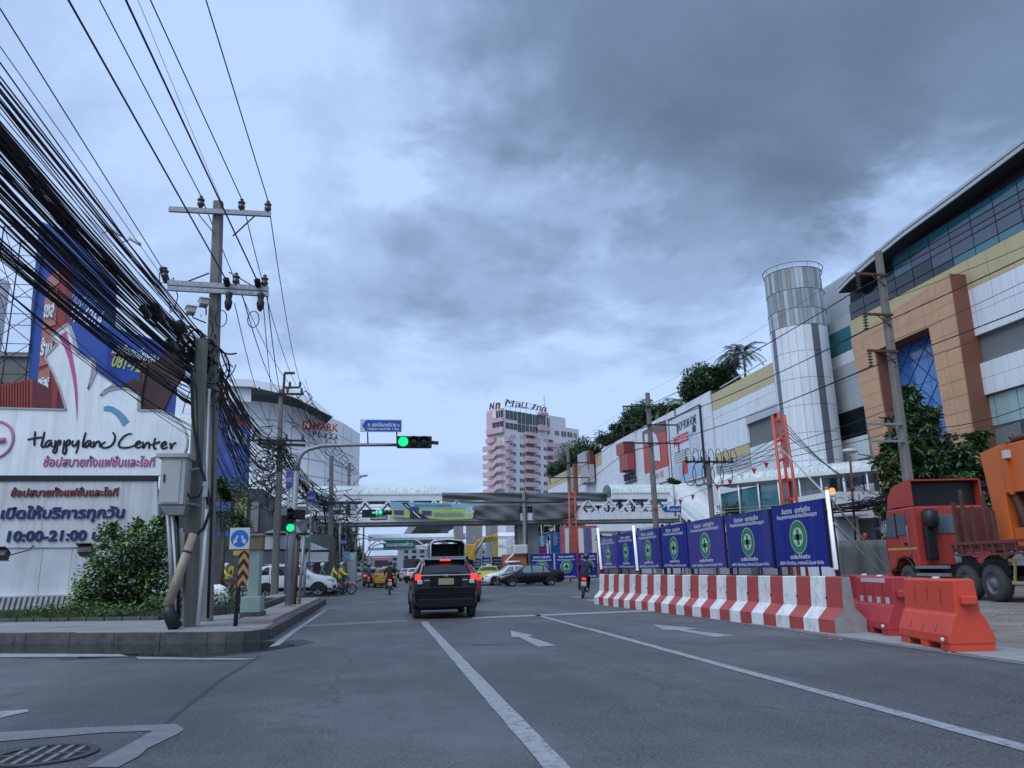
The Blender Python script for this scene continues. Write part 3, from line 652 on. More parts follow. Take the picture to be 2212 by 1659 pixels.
def overhead(px, py, end, z, r, label, group, s=.0):
    """line from the pole back over the road side towards and past the viewer"""
    e = Vector(end); nr = PZ(px, py, z); d = nr - e; far = e + d*(1 + 14/max(1, d.length)); mb = MB(); mb.tube([far.lerp(e, i/16) - Vector((0, 0, s*4*(i/16)*(1-i/16))) for i in range(17)], r, 5)
    return solo('power_line', mb, M_cable, label, 'power line', e, group)
G1 = 'power lines over the left pavement'
for (px, py), e, z, r in (((445, 0), top_ins[2] + Vector((0, 0, .34)), 12.0, .014), ((325, 0), top_ins[1] + Vector((0, 0, .34)), 12.0, .014), ((215, 0), top_ins[0] + Vector((0, 0, .34)), 12.0, .014)):
    overhead(px, py, e, z, r, 'black power line tied to the upper arm insulator ' + {445: 'at the road-side tip', 325: 'just right of the pole head', 215: 'left of the pole head'}[px], G1)
for (px, py), e, z, r in (((272, 0), PY(556, 607, PYY-.35), 9.5, .018), ((148, 0), PY(489, 605, PYY-.35), 9.5, .018), ((0, 18), PY(352, 582, PYY-.2), 9.5, .012)):
    overhead(px, py, e, z, r, 'black power line strained to the lower arm ' + {272: 'at its road-side tip', 148: 'close to the pole shaft', 0: 'at its tip over the sign wall'}[px], G1); deadend(e + Vector((0, -.05, 0)), (0.05, 1, -.45), pole)
overhead(298, 0, tp + Vector((.12, 0, -.1)), 12.4, .006, 'thin earth wire tied to the top of the tall pole', G1)
for x0, y0, x1, y1 in ((487, 605, 500, 655), (556, 607, 565, 655)):
    p = PY(x0+8, y0+25, PYY-.3); part('drop_insulator', MB().lathe([(.04, 0), (.09, -.04), (.09, -.1), (.07, -.2), (.1, -.28), (.08, -.42), (.03, -.5)], 10, p), M_black, pole)
    lp = [p + Vector((-.1 + .14*math.cos(a)*1.0 - .05, 0, -.72 + .22*math.sin(a))) for a in [k/12*6.28 for k in range(13)]]; part('wire_loop', MB().tube(lp, .012, 4), M_cable, pole)
lp = [PY(x, y, PYY-.2) for x, y in ((352, 582), (344, 592), (345, 610), (362, 612), (374, 600), (384, 640), (378, 664), (368, 676), (366, 650))]
part('wire_loop', MB().tube(lp, .014, 5), M_cable, pole)
# second pole of the pair, cabinets and pipes strapped to them
b1 = PZ(409, 1353, .2); b1.z = .2; t1 = PY(436, 735, b1.y)
p1 = thing('utility_pole', 'shorter concrete pole with the grey cabinet strapped to it', 'utility pole', b1, 'utility poles along the left pavement')
squarepole(p1, b1.x, b1.y, .15, t1.z, .29, .24, (t1.x-b1.x, 0))
cab = thing('control_cabinet', 'grey steel cabinet with a handle slot on the pole pair', 'cabinet', PY(368, 1095, b1.y-.3)); CY = b1.y-.75
M_cab = pm('cabinet_paint', (.40, .40, .38), .5, .06, 2, streak=.15)
def box_px(x0, y0, x1, y1, Y, dep): a, b = PY(x0, y1, Y), PY(x1, y0, Y); return MB().box(a.x, b.x, Y, Y+dep, a.z, b.z)
part('body', box_px(341, 986, 403, 1090, CY, .55), M_cab, cab, .012)
part('door', box_px(345, 994, 392, 1086, CY-.02, .02), M_cab, cab, .006)
part('top_cap', box_px(337, 979, 407, 987, CY-.06, .68), M_cab, cab)
part('handle', box_px(352, 1024, 356.5, 1041, CY-.045, .025), M_black, cab)
a, b = PY(344, 1092, CY), PY(400, 1092, CY); c_, d_ = PY(358, 1112, CY), PY(396, 1112, CY)
mb = MB(); mb.prism([(a.x, a.z), (b.x, b.z), (d_.x, d_.z), (c_.x, c_.z)], (0, CY, 0), (1, 0, 0), (0, 0, 1), (0, .5, 0)); part('cable_tray', mb, pm('cab_dark', (.16, .16, .16), .6, .1), cab)
part('strap', MB().beam(PY(396, 1018, CY+.3), PY(436, 1010, b1.y-.19), .05, .05), M_steel, cab); part('strap', MB().beam(PY(396, 1085, CY+.3), PY(432, 1092, b1.y-.19), .05, .05), M_steel, cab)
G2 = 'pipes and cables running down the pole pair'
for k, (x0, y0, x1, y1, r, mt) in enumerate(((362, 1100, 372, 1335, .045, M_steel), (371, 1100, 383, 1345, .03, M_grey_sheet), (381, 1098, 385, 1340, .04, M_black), (452, 840, 433, 1330, .03, pm('bright_conduit', (.5, .52, .55), .4, .1, metal=.4)), (462, 850, 449, 1335, .03, M_black), (447, 1100, 427, 1350, .04, M_grey_sheet))):
    a, b = PY(x0, y0, b1.y-.3-.02*k), PY(x1, y1, b1.y-.3-.02*k); b.z = max(b.z, .2)
    solo('conduit', MB().tube([a, a.lerp(b, .5) + Vector((.02, 0, 0)), b], r, 8), mt, ['thick grey pipe below the cabinet', 'thin pale pipe below the cabinet', 'black pipe below the cabinet', 'bright conduit strapped up the tall pole', 'black conduit beside the bright one', 'grey pipe at the foot of the pole pair'][k], 'pipe', b, G2)
a, b = PY(418, 1003+150, b1.y-.5), PY(362, 1310, b1.y-.7); b.z = max(b.z, .45)
lp_ = thing('leaning_duct', 'beige duct leaning against the poles with a dark rubber foot', 'duct', (b.x, b.y, .2)); part('duct', MB().tube([a, b], [.085, .10], 10), pm('beige_duct', (.34, .27, .19), .7, .2, 4, damt=.3), lp_)
part('band', MB().tube([a.lerp(b, .24), a.lerp(b, .27)], .097, 10), M_rust, lp_); part('foot', MB().tube([b, b + Vector((.05, 0, -.15)), Vector((b.x+.2, b.y-.05, .22))], [.12, .13, .14], 10), M_black, lp_)
sb = thing('meter_box', 'small grey meter box high on the tall pole', 'box', PY(440, 1055, b1.y-.4)); part('case', box_px(437, 1040, 450, 1074, b1.y-.5, .25), M_cab, sb, .01); part('lid', box_px(438, 1041.5, 449, 1050, b1.y-.51, .012), M_cab, sb)
sb = thing('notice_box', 'pale box with a small printed notice below the cabinet', 'box', PY(384, 1250, b1.y-.5)); part('case', box_px(376, 1150, 397, 1275, b1.y-.25, .2), M_grey_sheet, sb, .01); part('notice', box_px(381, 1141, 395, 1150, b1.y-.26, .012), M_white, sb)
for x, y, lab in ((430, 655, 'small security camera on an arm left of the tall pole'), (402, 672, 'grey junction box among the cables left of the tall pole')):
    p = PY(x+10, y, PYY-.4); t = thing('security_camera', lab, 'camera', p); part('body', MB().cbox(p, .20, .34, .14, Matrix.Rotation(R(20), 3, 'Z')), M_cab, t, .01)
    part('hood', MB().cbox(p + Vector((0, 0, .09)), .26, .40, .02, Matrix.Rotation(R(20), 3, 'Z')), M_white, t); part('arm', MB().tube([p, p + Vector((.05, .1, -.14)), (PY(448, y+12, PYY).x, PYY-.1, p.z-.2)], .018, 5), M_dark, t)
# ------------------------------------------------------------------ telecom cable bundles swooping past the viewer
rb = random.Random(11)
def bundle(px, py, end, n, spread, r, label, zc, sg, endspread=.5, group='black cable bundles sagging along the left pavement', X=None):
    e = Vector(end); nr = PX(px, py, zc); d = nr - e; mb = MB()
    for k in range(n):
        o1 = Vector((rb.gauss(0, spread)*.35, rb.gauss(0, spread)*.2, rb.gauss(0, spread))); o2 = Vector((rb.gauss(0, spread)*endspread, rb.gauss(0, .1), rb.gauss(0, spread)*endspread)); s2 = sg + rb.uniform(-.12, .16)
        a = nr + d*(5/d.length) + o1; b = e + o2; rr_ = r*rb.choice((.7, 1, 1, 1.5))
        mb.tube([a.lerp(b, i/14) - Vector((0, 0, s2*4*(i/14)*(1-i/14))) for i in range(15)], rr_, 4, cap=False)
    return solo('cable_bundle', mb, M_cable, label, 'cable bundle', e, group)
EX = b0.x-.2
def endp(x, y): return PY(x, y, PYY-.3)
bundle(0, 185, endp(440, 745), 9, .16, .012, 'upper loose strands of black cable left of the tall pole', EX-.3, .15)
bundle(0, 250, endp(440, 770), 22, .15, .014, 'thickest bundle of black cables meeting the tall pole', EX-.3, .2)
bundle(0, 300, endp(440, 790), 18, .16, .014, 'second thick bundle of black cables below the thickest one', EX-.35, .25)
bundle(0, 360, endp(440, 815), 14, .11, .014, 'twisted bundle of black cables crossing the tall blue billboard', EX-.4, .3)
bundle(0, 400, endp(440, 840), 9, .07, .014, 'lower twisted bundle of black cables crossing the tall blue billboard', EX-.4, .3)
bundle(0, 455, endp(440, 850), 9, .15, .010, 'thin sagging cables in front of the lattice frame', EX-.5, .35)
bundle(0, 500, endp(430, 880), 10, .06, .013, 'low bundle of cables running over the red totem', EX-.5, .2)
bundle(0, 545, endp(430, 930), 5, .18, .008, 'few thin cables hanging over the white sign crown', EX-.5, .3)
for (x, y), e, z, r in (((0, 100), (352, 600), 9.0, .008), ((0, 135), (395, 690), 8.8, .013), ((0, 165), (430, 725), 8.6, .013)):
    overhead(x, y, PY(*e, PYY-.2), z, r, 'thin black line slanting down to the tall pole above the cable bundles', 'thin lines above the cable bundles')
for k, (f, px, py, w_) in enumerate(((.80, 0, 250, .10), (.62, 0, 300, .12), (.9, 0, 300, .09), (.72, 0, 360, .10), (.86, 0, 400, .08), (.55, 0, 185, .07))):
    e_ = endp(440, 745 + k*18); n_ = PX(px, py, EX-.3); q = n_.lerp(e_, f) - Vector((0, 0, .8*f*(1-f))); d_ = (e_-n_).normalized()
    solo('splice_case', MB().tube([q - d_*.22, q - d_*.18, q + d_*.18, q + d_*.22], [w_*.5, w_, w_, w_*.5], 10), M_dark, 'black splice case clamped on the cable bundles', 'splice case', q, 'splice cases on the cable bundles')
for k in range(3):
    q = endp(400 + 12*k, 735 + 22*k); mb = MB()
    for j in range(4): mb.tube([q + Vector((.20*math.cos(a) + .01*j, .02*j, .24*math.sin(a))) for a in [6.2832*i/18 for i in range(18)]], .012, 5, closed=True)
    solo('cable_coil', mb, M_cable, 'round coil of spare cable hung beside the tall pole', 'cable coil', q, 'coils of spare cable')
def tangle(c, rx, ry, rz, n, r, label, seed, name='cable_tangle'):
    rd = random.Random(seed); mb = MB(); c = Vector(c)
    for _ in range(int(n*.42)):
        p = c + Vector((rd.gauss(0, rx), rd.gauss(0, ry), rd.gauss(0, rz))); pts = [p]; d = Vector((rd.uniform(-1, 1), rd.uniform(-.5, .5), rd.uniform(-1, 1)))
        w = Vector((rd.uniform(-.12, .12), 0, rd.uniform(-.14, .08))); cu = rd.choice((-1, 1))*rd.uniform(.05, .5)
        for k in range(16):
            d = (Vector((d.x*math.cos(cu) - d.z*math.sin(cu), d.y, d.x*math.sin(cu) + d.z*math.cos(cu))) + w).normalized(); p = p + d*rx*.22; pts.append(p)
            if abs(p.x-c.x) > 2*rx or abs(p.z-c.z) > 2*rz: break
        mb.tube(pts, r*rd.choice((.7, 1, 1.5)), 4, cap=False)
    return tag(link(name, mb.mesh(name, M_cable, None, False)), label, 'cables', kind='stuff')
tangle(PY(437, 790, PYY-.25), .35, .1, .55, 60, .015, 'knot of black cables wrapped on the tall pole', 1)
tangle(PY(412, 770, PYY-.3), .16, .1, .30, 40, .015, 'coil of spare cable left of the tall pole', 2)
for x0, y0, pts, r in ((0, 0, ((414, 800), (416, 900), (428, 990), (448, 1060), (455, 1100), (440, 1140), (412, 1168)), .035), (0, 0, ((424, 830), (428, 960), (440, 1040), (449, 1090)), .02), (0, 0, ((402, 1062), (412, 1076), (430, 1072), (440, 1050)), .022)):
    q = [PY(x, y, b1.y-.45) for x, y in pts]; solo('hanging_cable', MB().tube(q, r, 7), M_cable, 'thick black cable drooping down the pole pair', 'cable', q[-1], 'cables drooping down the pole pair')
# ================================================================== buildings and bridges
def pdir(px, py, p0, n):
    r = ray(px, py); n = Vector(n); return EYE + r*((Vector(p0)-EYE).dot(n)/r.dot(n))
MX = 32.0
M_clad = pm('white_cladding', (.72, .74, .77), .45, .06, .3, streak=.34, dirt=(.33, .34, .36))
M_clad2 = pm('grey_cladding', (.44, .46, .49), .5, .07, .4, streak=.25, dirt=(.22, .23, .25))
M_yel = pm('yellow_cladding', (.52, .43, .22), .5, .06, .4, streak=.2, dirt=(.33, .27, .16))
M_org = pm('orange_tile', (.53, .30, .165), .5, .09, .6, streak=.22, dirt=(.26, .14, .08))
M_orgd = pm('brown_tile', (.20, .075, .045), .6, .1, .6)
M_joint = pm('joint_grey', (.16, .165, .17), .8, 0)  # plain grey of the core walls, seen in the panel joints
M_gteal = pm('teal_glass', (.05, .17, .21), .08, .1, .3, spec=.8); M_ggrey = pm('grey_glass', (.075, .09, .13), .08, .1, .3, spec=.8)
M_gdark = pm('dark_glass', (.012, .016, .02), .06, .1, .3, spec=.8); M_gblue = pm('blue_glass', (.04, .17, .46), .05, .1, .3, spec=1.0)
M_ggreen = pm('pale_green_glass', (.30, .42, .40), .15, .08, .3)
mall = thing('shopping_mall', 'long white and yellow shopping mall with orange portal and glazed upper floor', 'building', (MX, 40, 0))
part('core', MB().box(MX+.25, MX+26, 6, 46.2, 0, 17.3), M_joint, mall)
far_core = part('core', MB().box(MX+.25, MX+26, 54, 145, 0, 17.2), M_joint, mall)
def panelrow(y0, y1, z0, z1, w, mat, parent=mall, x=MX, gap=.02, th=.22, name='panel'):
    n = max(1, round((y1-y0)/w)); ww = (y1-y0)/n; mb = MB().box(-0, th, gap/2-ww/2, ww/2-gap/2, gap/2-(z1-z0)/2, (z1-z0)/2-gap/2); me = mb.mesh(name, mat)
    for k in range(n): share(name, me, parent, Vector((x + random.uniform(-.012, .012), y0 + (k+.5)*ww, (z0+z1)/2)) - rootloc(parent))
panelrow(14, 36.4, 15.65, 17.35, 1.35, M_yel); panelrow(36.4, 46.2, 15.9, 17.35, 1.35, M_yel)
for z0, z1 in ((14.3, 15.65), (13.0, 14.3)): panelrow(14, 36.4, z0, z1, 1.35, M_clad)
for z0, z1 in ((10.6, 11.45), (9.7, 10.6)): panelrow(14, 36.6, z0, z1, 1.35, M_clad)
panelrow(14, 36.4, 11.45, 13.0, 2.4, M_ggrey, x=MX+.35, gap=.06, name='window_pane'); panelrow(14, 36.6, 8.0, 9.65, 1.5, M_ggreen, x=MX+.2, gap=.06, name='window_pane')
panelrow(14, 36.6, 6.6, 8.0, 3.0, M_gdark, x=MX+.25, name='window_pane'); panelrow(14, 36.6, 5.0, 6.6, 1.35, M_clad); panelrow(14, 46, .3, 5.0, 3.0, M_clad2)
redge = [PX(x, y, 31.0) for x, y in ((1812, 630), (1836, 605), (1892, 557), (1952, 508), (2067, 425), (2212, 317), (2330, 230))]
def roofz(y):
    for a, b in zip(redge, redge[1:]):
        if min(a.y, b.y) <= y <= max(a.y, b.y): return a.z + (b.z-a.z)*(y-a.y)/(b.y-a.y) + .1
    return redge[0].z if y > redge[0].y else redge[-1].z
# glazed top floor under the sweeping roof
zr = [17.38, 17.86, 18.6, 19.4, 20.1, 20.95]; rows = [M_gteal, M_ggrey, M_ggrey, M_gteal, M_gteal]
for r_ in range(5):
    n = 18; w = 30/n; mb = MB().box(0, .05, -w/2+.03, w/2-.03, zr[r_]+.03, zr[r_+1]-.03)
    ms = {q.name: mb.mesh('glass_pane', q) for q in (M_gteal, M_ggrey, M_gdark)}
    for k in range(n):
        y = 16.2 + (k+.5)*w; mt = rows[r_]
        if y > 37 + r_*1.2 and r_ in (0, 1, 2): mt = M_gdark if r_ != 2 or y > 41 else M_gteal
        if y > 38 and r_ == 1 and y < 41: mt = M_gdark
        if y > 45.6 or zr[r_+1] > roofz(y): continue
        share('glass_pane', ms[mt.name], mall, Vector((MX+.1, y, 0)) - rootloc(mall))
mb = MB(); mb.prism([(16, 17.3), (46.2, 17.3)] + [(y_, roofz(y_)) for y_ in (46, 44, 42, 40, 38, 36, 34, 32, 30, 27, 24, 20, 16)], (MX+.16, 0, 0), (0, 1, 0), (0, 0, 1), (.24, 0, 0)); part('mullion_wall', mb, M_dark, mall)
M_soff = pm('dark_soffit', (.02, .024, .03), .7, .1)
mb = MB()
for a, b in zip(redge, redge[1:]):
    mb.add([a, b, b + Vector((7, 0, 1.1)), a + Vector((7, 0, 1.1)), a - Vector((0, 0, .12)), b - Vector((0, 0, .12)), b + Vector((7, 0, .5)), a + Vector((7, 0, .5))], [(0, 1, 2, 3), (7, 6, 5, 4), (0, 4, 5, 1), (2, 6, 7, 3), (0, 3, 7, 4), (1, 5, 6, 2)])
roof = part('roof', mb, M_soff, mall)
mb = MB(); mb2 = MB()
for a, b in zip(redge, redge[1:]): mb.beam(a + Vector((-.02, 0, .02)), b + Vector((-.02, 0, .02)), .14, .20); mb2.beam(a + Vector((-.02, 0, .26)), b + Vector((-.02, 0, .26)), .20, .16)
part('fascia', mb, pm('silver_fascia', (.42, .44, .47), .4, .08, 1), roof); part('gutter', mb2, MAT['silver_fascia'], roof)
# orange portal: a raised frame round a tall blue window
OX = 30.9
def OP(px, py): p = PX(px, py, OX); return p
oTL, oTR, oBL, oBR = OP(1837, 733), OP(2048, 591), OP(1897, 1010), OP(2112, 1010)
iTL, iTR, iBL, iBR = OP(1890, 773), OP(2008, 723), OP(1930, 1010), OP(2060, 1010)
for v in (oBL, oBR, iBL, iBR): v.z = 4.5
iTL.z = iTR.z = 14.13
por = part('portal', MB().box(OX+.12, MX+.2, oBR.y-.02, oTL.y, 0, 5), M_orgd, mall)
def quadtiles(a, b, c, d, nu, nv):
    """a b top, d c bottom"""
    for i in range(nu):
        for j in range(nv):
            def q(u, v): return (a.lerp(b, u)).lerp(d.lerp(c, u), v)
            g = .012; u0, u1, v0, v1 = (i)/nu, (i+1)/nu, j/nv, (j+1)/nv; P4 = [q(u0, v0), q(u1, v0), q(u1, v1), q(u0, v1)]; ct = sum(P4, Vector())/4
            P4 = [ct + (p-ct)*(1 - .014/max(.2, (p-ct).length)) for p in P4]; x = OX + random.uniform(-.006, .006)
            mb = MB(); mb.add([(x, p.y, p.z) for p in P4] + [(x+.1, p.y, p.z) for p in P4], [(0, 1, 2, 3), (7, 6, 5, 4), (0, 4, 5, 1), (1, 5, 6, 2), (2, 6, 7, 3), (3, 7, 4, 0)]); part('tile', mb, M_org, por)
zi = 14.13
def zat(a, b, z): return a.lerp(b, (z-a.z)/(b.z-a.z))
quadtiles(zat(oTL, oBL, zi), iTL, iBL, oBL, 2, 11); quadtiles(iTR, zat(oTR, oBR, zi), oBR, iBR, 2, 11)
quadtiles(oTL, oTR, zat(oTR, oBR, zi), zat(oTL, oBL, zi), 8, 3)
mb = MB(); mb.prism([(p.y, p.z) for p in (oTL, oTR, oBR, iBR, iTR, iTL, iBL, oBL)], (OX+.1, 0, 0), (0, 1, 0), (0, 0, 1), (1.3, 0, 0)); part('frame', mb, M_orgd, por)
gx = MX+.2; ga, gb_ = PX(1890, 773, gx), PX(2031, 878, gx)
for i in range(5):
    for j in range(7):
        y0, y1 = 38.2 + i*1.3, 38.2 + (i+1)*1.3; z0, z1 = 3.5 + j*1.6, 3.5 + (j+1)*1.6
        part('glass_pane', MB().box(gx, gx+.05, y0+.015, y1-.015, z0+.015, z1-.015), M_gblue, por)
mb = MB()
for k in range(-8, 9):
    for s in (1, -1):
        a = Vector((gx-.02, 38.2, 9 + k*1.5)); b = a + Vector((0, 6.5, 6.5*s))
        t0, t1 = sorted(((3.5-a.z)/(b.z-a.z), (14.4-a.z)/(b.z-a.z))); t0, t1 = max(0, t0), min(1, t1)
        if t1 > t0: mb.beam(a.lerp(b, t0), a.lerp(b, t1), .03, .03)
part('lattice_bars', mb, pm('bar_blue', (.02, .05, .15), .5, 0), por)
# recess between portal and tower
RX = 33.6
part('wall', MB().box(RX+.2, RX+6, 46.2, 54.2, 0, 18.9), M_joint, mall)
for z0, z1, mt in ((17.9, 18.8, M_clad2), (16.1, 17.9, M_gteal), (15.2, 16.1, M_clad), (14, 15.2, M_clad2), (12.8, 14, M_clad2), (11.8, 12.8, M_clad2), (9.8, 11.8, M_gdark), (8.2, 9.8, M_clad), (6.4, 8.2, M_ggrey), (3, 6.4, M_clad)):
    panelrow(46.6, 53.8, z0, z1, 1.8, mt, x=RX)
part('lift_box', MB().box(34.6, 37.5, 49.2, 53, 17, 22.3), M_clad2, mall)
# round stair tower
TC = Vector((31.2, 51.3, 0)); TR_ = 2.1
tow = thing('round_tower', 'round stair tower with white panels and a glass crown beside the portal', 'tower', (TC.x, TC.y, 0))
part('core', MB().lathe([(0, 22.5), (TR_-.1, 22.5), (TR_-.1, 0)], 32, TC), M_joint, tow)
def arcpanel(r_, a0, a1, z0, z1, mat, name, seg=3, th=.08):
    mb = MB(); pts = []
    for z in (z0, z1):
        for rr_ in (r_, r_-th):
            for k in range(seg+1): a = a0 + (a1-a0)*k/seg; pts.append((TC.x + rr_*math.cos(a), TC.y + rr_*math.sin(a), z))
    n = seg+1; fs = []
    for k in range(seg): fs += [(k, k+1, 2*n+k+1, 2*n+k), (n+k+1, n+k, 3*n+k, 3*n+k+1), (k, n+k, n+k+1, k+1), (2*n+k, 2*n+k+1, 3*n+k+1, 3*n+k)]
    fs += [(0, 2*n, 3*n, n), (seg, n+seg, 3*n+seg, 2*n+seg)]
    mb.add(pts, fs); return part(name, mb, mat, tow)
strips = [pm('tower_strip_a', (.31, .355, .36), .3, .1, .5, streak=.3, dirt=(.10, .11, .11)), pm('tower_strip_b', (.42, .49, .50), .25, .1, .5, streak=.2, dirt=(.15, .17, .17)), pm('tower_strip_c', (.24, .25, .255), .4, .1, .5, streak=.3, dirt=(.08, .08, .08))]
rn = random.Random(3)
for z0, z1 in ((21.0, 22.6), (19.5, 20.95), (18.2, 19.45)):
    for k in range(20):
        a0 = R(140) + R(170)*k/20; arcpanel(TR_, a0+.006, a0+R(8.5)-.006, z0, z1, rn.choice(strips), 'strip_panel', 1)
for j in range(9):
    z1 = 18.15 - j*2.0; z0 = z1-1.97
    for k in range(11):
        a0 = R(140) + R(170)*k/11; arcpanel(TR_, a0+.005, a0+R(170)/11-.005, max(.1, z0), z1, M_clad if k not in (2, 8) else pm('dark_strip', (.13, .14, .16), .4, .1, .4), 'panel', 2)
mb = MB(); mb.tube([(TC.x + (TR_+.1)*math.cos(a), TC.y + (TR_+.1)*math.sin(a), 23.0) for a in [2*math.pi*k/36 for k in range(36)]], .035, 5, closed=True)
for k in range(12): a = 2*math.pi*k/12; mb.tube([(TC.x + (TR_+.1)*math.cos(a), TC.y + (TR_+.1)*math.sin(a), 23.0), (TC.x + (TR_-.05)*math.cos(a), TC.y + (TR_-.05)*math.sin(a), 22.4)], .02, 4)
part('guard_rail', mb, M_steel, tow)
for z in (22.62, 20.97, 19.47, 18.17): part('ring', MB().tube([(TC.x + TR_*math.cos(a), TC.y + TR_*math.sin(a), z) for a in [2*math.pi*k/36 for k in range(36)]], .035, 5, closed=True), M_steel, tow)
# far wing
panelrow(53.5, 69.2, 15.65, 17.35, 1.6, M_yel)
for z0, z1 in ((14.9, 15.65), (13.9, 14.9)): panelrow(53.5, 69.2, z0, z1, 1.0, M_clad)
panelrow(53.5, 62.6, 13.1, 13.9, 3, M_clad2, x=MX-.05); panelrow(62.6, 69.2, 11.45, 13.9, 1.6, M_clad)
panelrow(57, 62.4, 11.0, 13.0, .9, M_ggreen, x=MX+.3, name='window_pane', gap=.05); panelrow(62.6, 69.2, 10.6, 11.4, 2.2, M_yel, x=MX-.03); panelrow(62.6, 69.2, 9.3, 10.6, 2.2, M_clad2); panelrow(53.5, 69.2, 7.6, 9.3, 2.0, M_clad); panelrow(53.5, 62.4, 9.3, 11, 3, M_clad)
panelrow(53.5, 69.2, 5.6, 7.6, 2.0, M_gteal, x=MX+.1, name='window_pane'); panelrow(53.5, 145, 0.2, 5.6, 4.5, M_clad2)
part('parapet', MB().box(MX+.02, MX+.5, 69.25, 107.4, 9.0, 17.75), M_joint, mall)
for j in range(7):
    z1 = 17.75 - j*1.25; panelrow(69.3, 107.4, z1-1.25, z1, 2.55, M_clad, x=MX-.12)
panelrow(69.3, 107.4, 5.6, 9.0, 3.2, M_clad)
panelrow(107.5, 145, 15.6, 17.5, 3.4, M_yel); panelrow(107.5, 122, 9.6, 15.6, 3.6, M_clad); panelrow(127, 145, 5.6, 15.6, 4.5, M_clad); panelrow(122, 127, 5.6, 17.4, 2.5, pm('tan_cladding', (.36, .27, .17), .5, .08, .4), x=MX-.25); panelrow(107.5, 122, 5.6, 9.6, 3.6, M_clad)
part('pier', MB().box(MX-.5, MX+.3, 122, 123.3, 5, 17.6), M_orgd, mall)
# posters and logos on the wing wall
def M_(y, z, x=MX-.3): return Vector((x, y, z))
def wallprint(name, y0, y1, z0, z1, mat, parent, x, th=.06): return part(name, MB().box(x, x+th, y0, y1, z0, z1), mat, parent)
GX = MX-.30
red_v = pm('poster_red', (.50, .07, .05), .5, .1, .3); pale_v = pm('poster_white', (.62, .64, .68), .5, .04, .5); lb = pm('poster_blue', (.33, .50, .72), .5, .05); ink = pm('poster_ink', (.025, .025, .04), .5, 0); redp = pm('poster_bright_red', (.60, .06, .05), .5, .05); brn = pm('poster_brown', (.16, .09, .085), .5, .1)
ad1 = thing('wall_poster', 'red poster with a white fan of papers on the mall wall', 'poster', (GX, 85, 10.4))
wallprint('sheet', 81.3, 89.0, 11.9, 17.1, red_v, ad1, GX); wallprint('sheet', 81.3, 89.0, 10.3, 11.88, pale_v, ad1, GX); wallprint('top_band', 81.3, 89.0, 15.9, 17.1, brn, ad1, GX-.01)
for k, an in enumerate((-62, -32, 0)):
    c = Vector((GX-.03-.012*k, 86.3, 13.6)); d = Vector((0, -math.cos(R(an)), -math.sin(R(an)))); s_ = Vector((0, -d.z, d.y)); mb = MB()
    mb.add([c - s_*.35, c + s_*.35, c + d*3.0 + s_*.9, c + d*3.0 - s_*.9], [(0, 1, 2, 3)]); part('paper_print', mb, pale_v, ad1)
lettering('1,000 ใช้', redp, ad1, (GX-.03, 85, 11.2), 4.5, .8, -math.pi/2)
wallprint('tag_print', 86.6, 88.2, 15.6, 16.6, pale_v, ad1, GX-.02, .01)
ad2 = thing('wall_poster', 'white poster reading SHOP FROM HOME on the mall wall', 'poster', (GX, 76, 9.7))
wallprint('sheet', 71.7, 80.1, 9.6, 16.75, pale_v, ad2, GX); 
for a in ((71.55, 71.7, 9.5, 16.85), (80.1, 80.25, 9.5, 16.85), (71.7, 80.1, 16.75, 16.87)): part('poster_frame', MB().box(GX-.04, GX+.1, a[0], a[1], a[2], a[3]), M_dark, ad2)
lettering('SHOP FROM HOME', ink, ad2, (GX-.02, 75.2, 15.6), 5.2, .95, -math.pi/2, 0, 0, .02)
lettering('M', redp, ad2, (GX-.02, 78.6, 14.2), .95, 1.1, -math.pi/2, 0, 0, .05); wallprint('tag_print', 74.9, 78, 13.75, 14.7, redp, ad2, GX-.02, .01); lettering('CHAT SHOP', pale_v, ad2, (GX-.04, 76.4, 14.2), 2.7, .5, -math.pi/2, 0, 0, .03)
wallprint('phone_print', 73.9, 74.8, 12.8, 14.6, lb, ad2, GX-.02, .01)
for k in range(5): wallprint('text_line', 75.2, 79.2, 12.9-k*.28, 13.02-k*.28, pm('poster_grey', (.3, .3, .34), .5, 0), ad2, GX-.02, .01)
wallprint('blue_block', 71.9, 79.9, 9.8, 11.6, lb, ad2, GX-.015, .01); wallprint('red_block', 75.6, 77.2, 10.4, 11.9, redp, ad2, GX-.025, .01)
mb = MB(); mb.prism([(72.2, 12.3), (74.2, 12.3), (74.3, 13.6), (73.7, 14.3), (72.9, 14.3), (72.3, 13.6)], (GX-.03, 0, 0), (0, 1, 0), (0, 0, 1), (.01, 0, 0)); part('figure_print', mb, pm('poster_shirt', (.55, .56, .6), .5, .3, 6), ad2)
mb = MB(); mb.prism([(72.9, 14.3), (73.7, 14.3), (73.75, 14.9), (73.3, 15.15), (72.85, 14.9)], (GX-.03, 0, 0), (0, 1, 0), (0, 0, 1), (.01, 0, 0)); part('head_print', mb, ink, ad2)
mb = MB(); mb.prism([(78.0, 9.9), (79.6, 9.9), (79.7, 11.0), (79.2, 11.8), (78.4, 11.8), (77.9, 11.0)], (GX-.04, 0, 0), (0, 1, 0), (0, 0, 1), (.01, 0, 0)); part('figure_print', mb, MAT['poster_shirt'], ad2)
logo_f = pm('logo_red', (.36, .055, .05), .45, .1, .5, streak=.2)
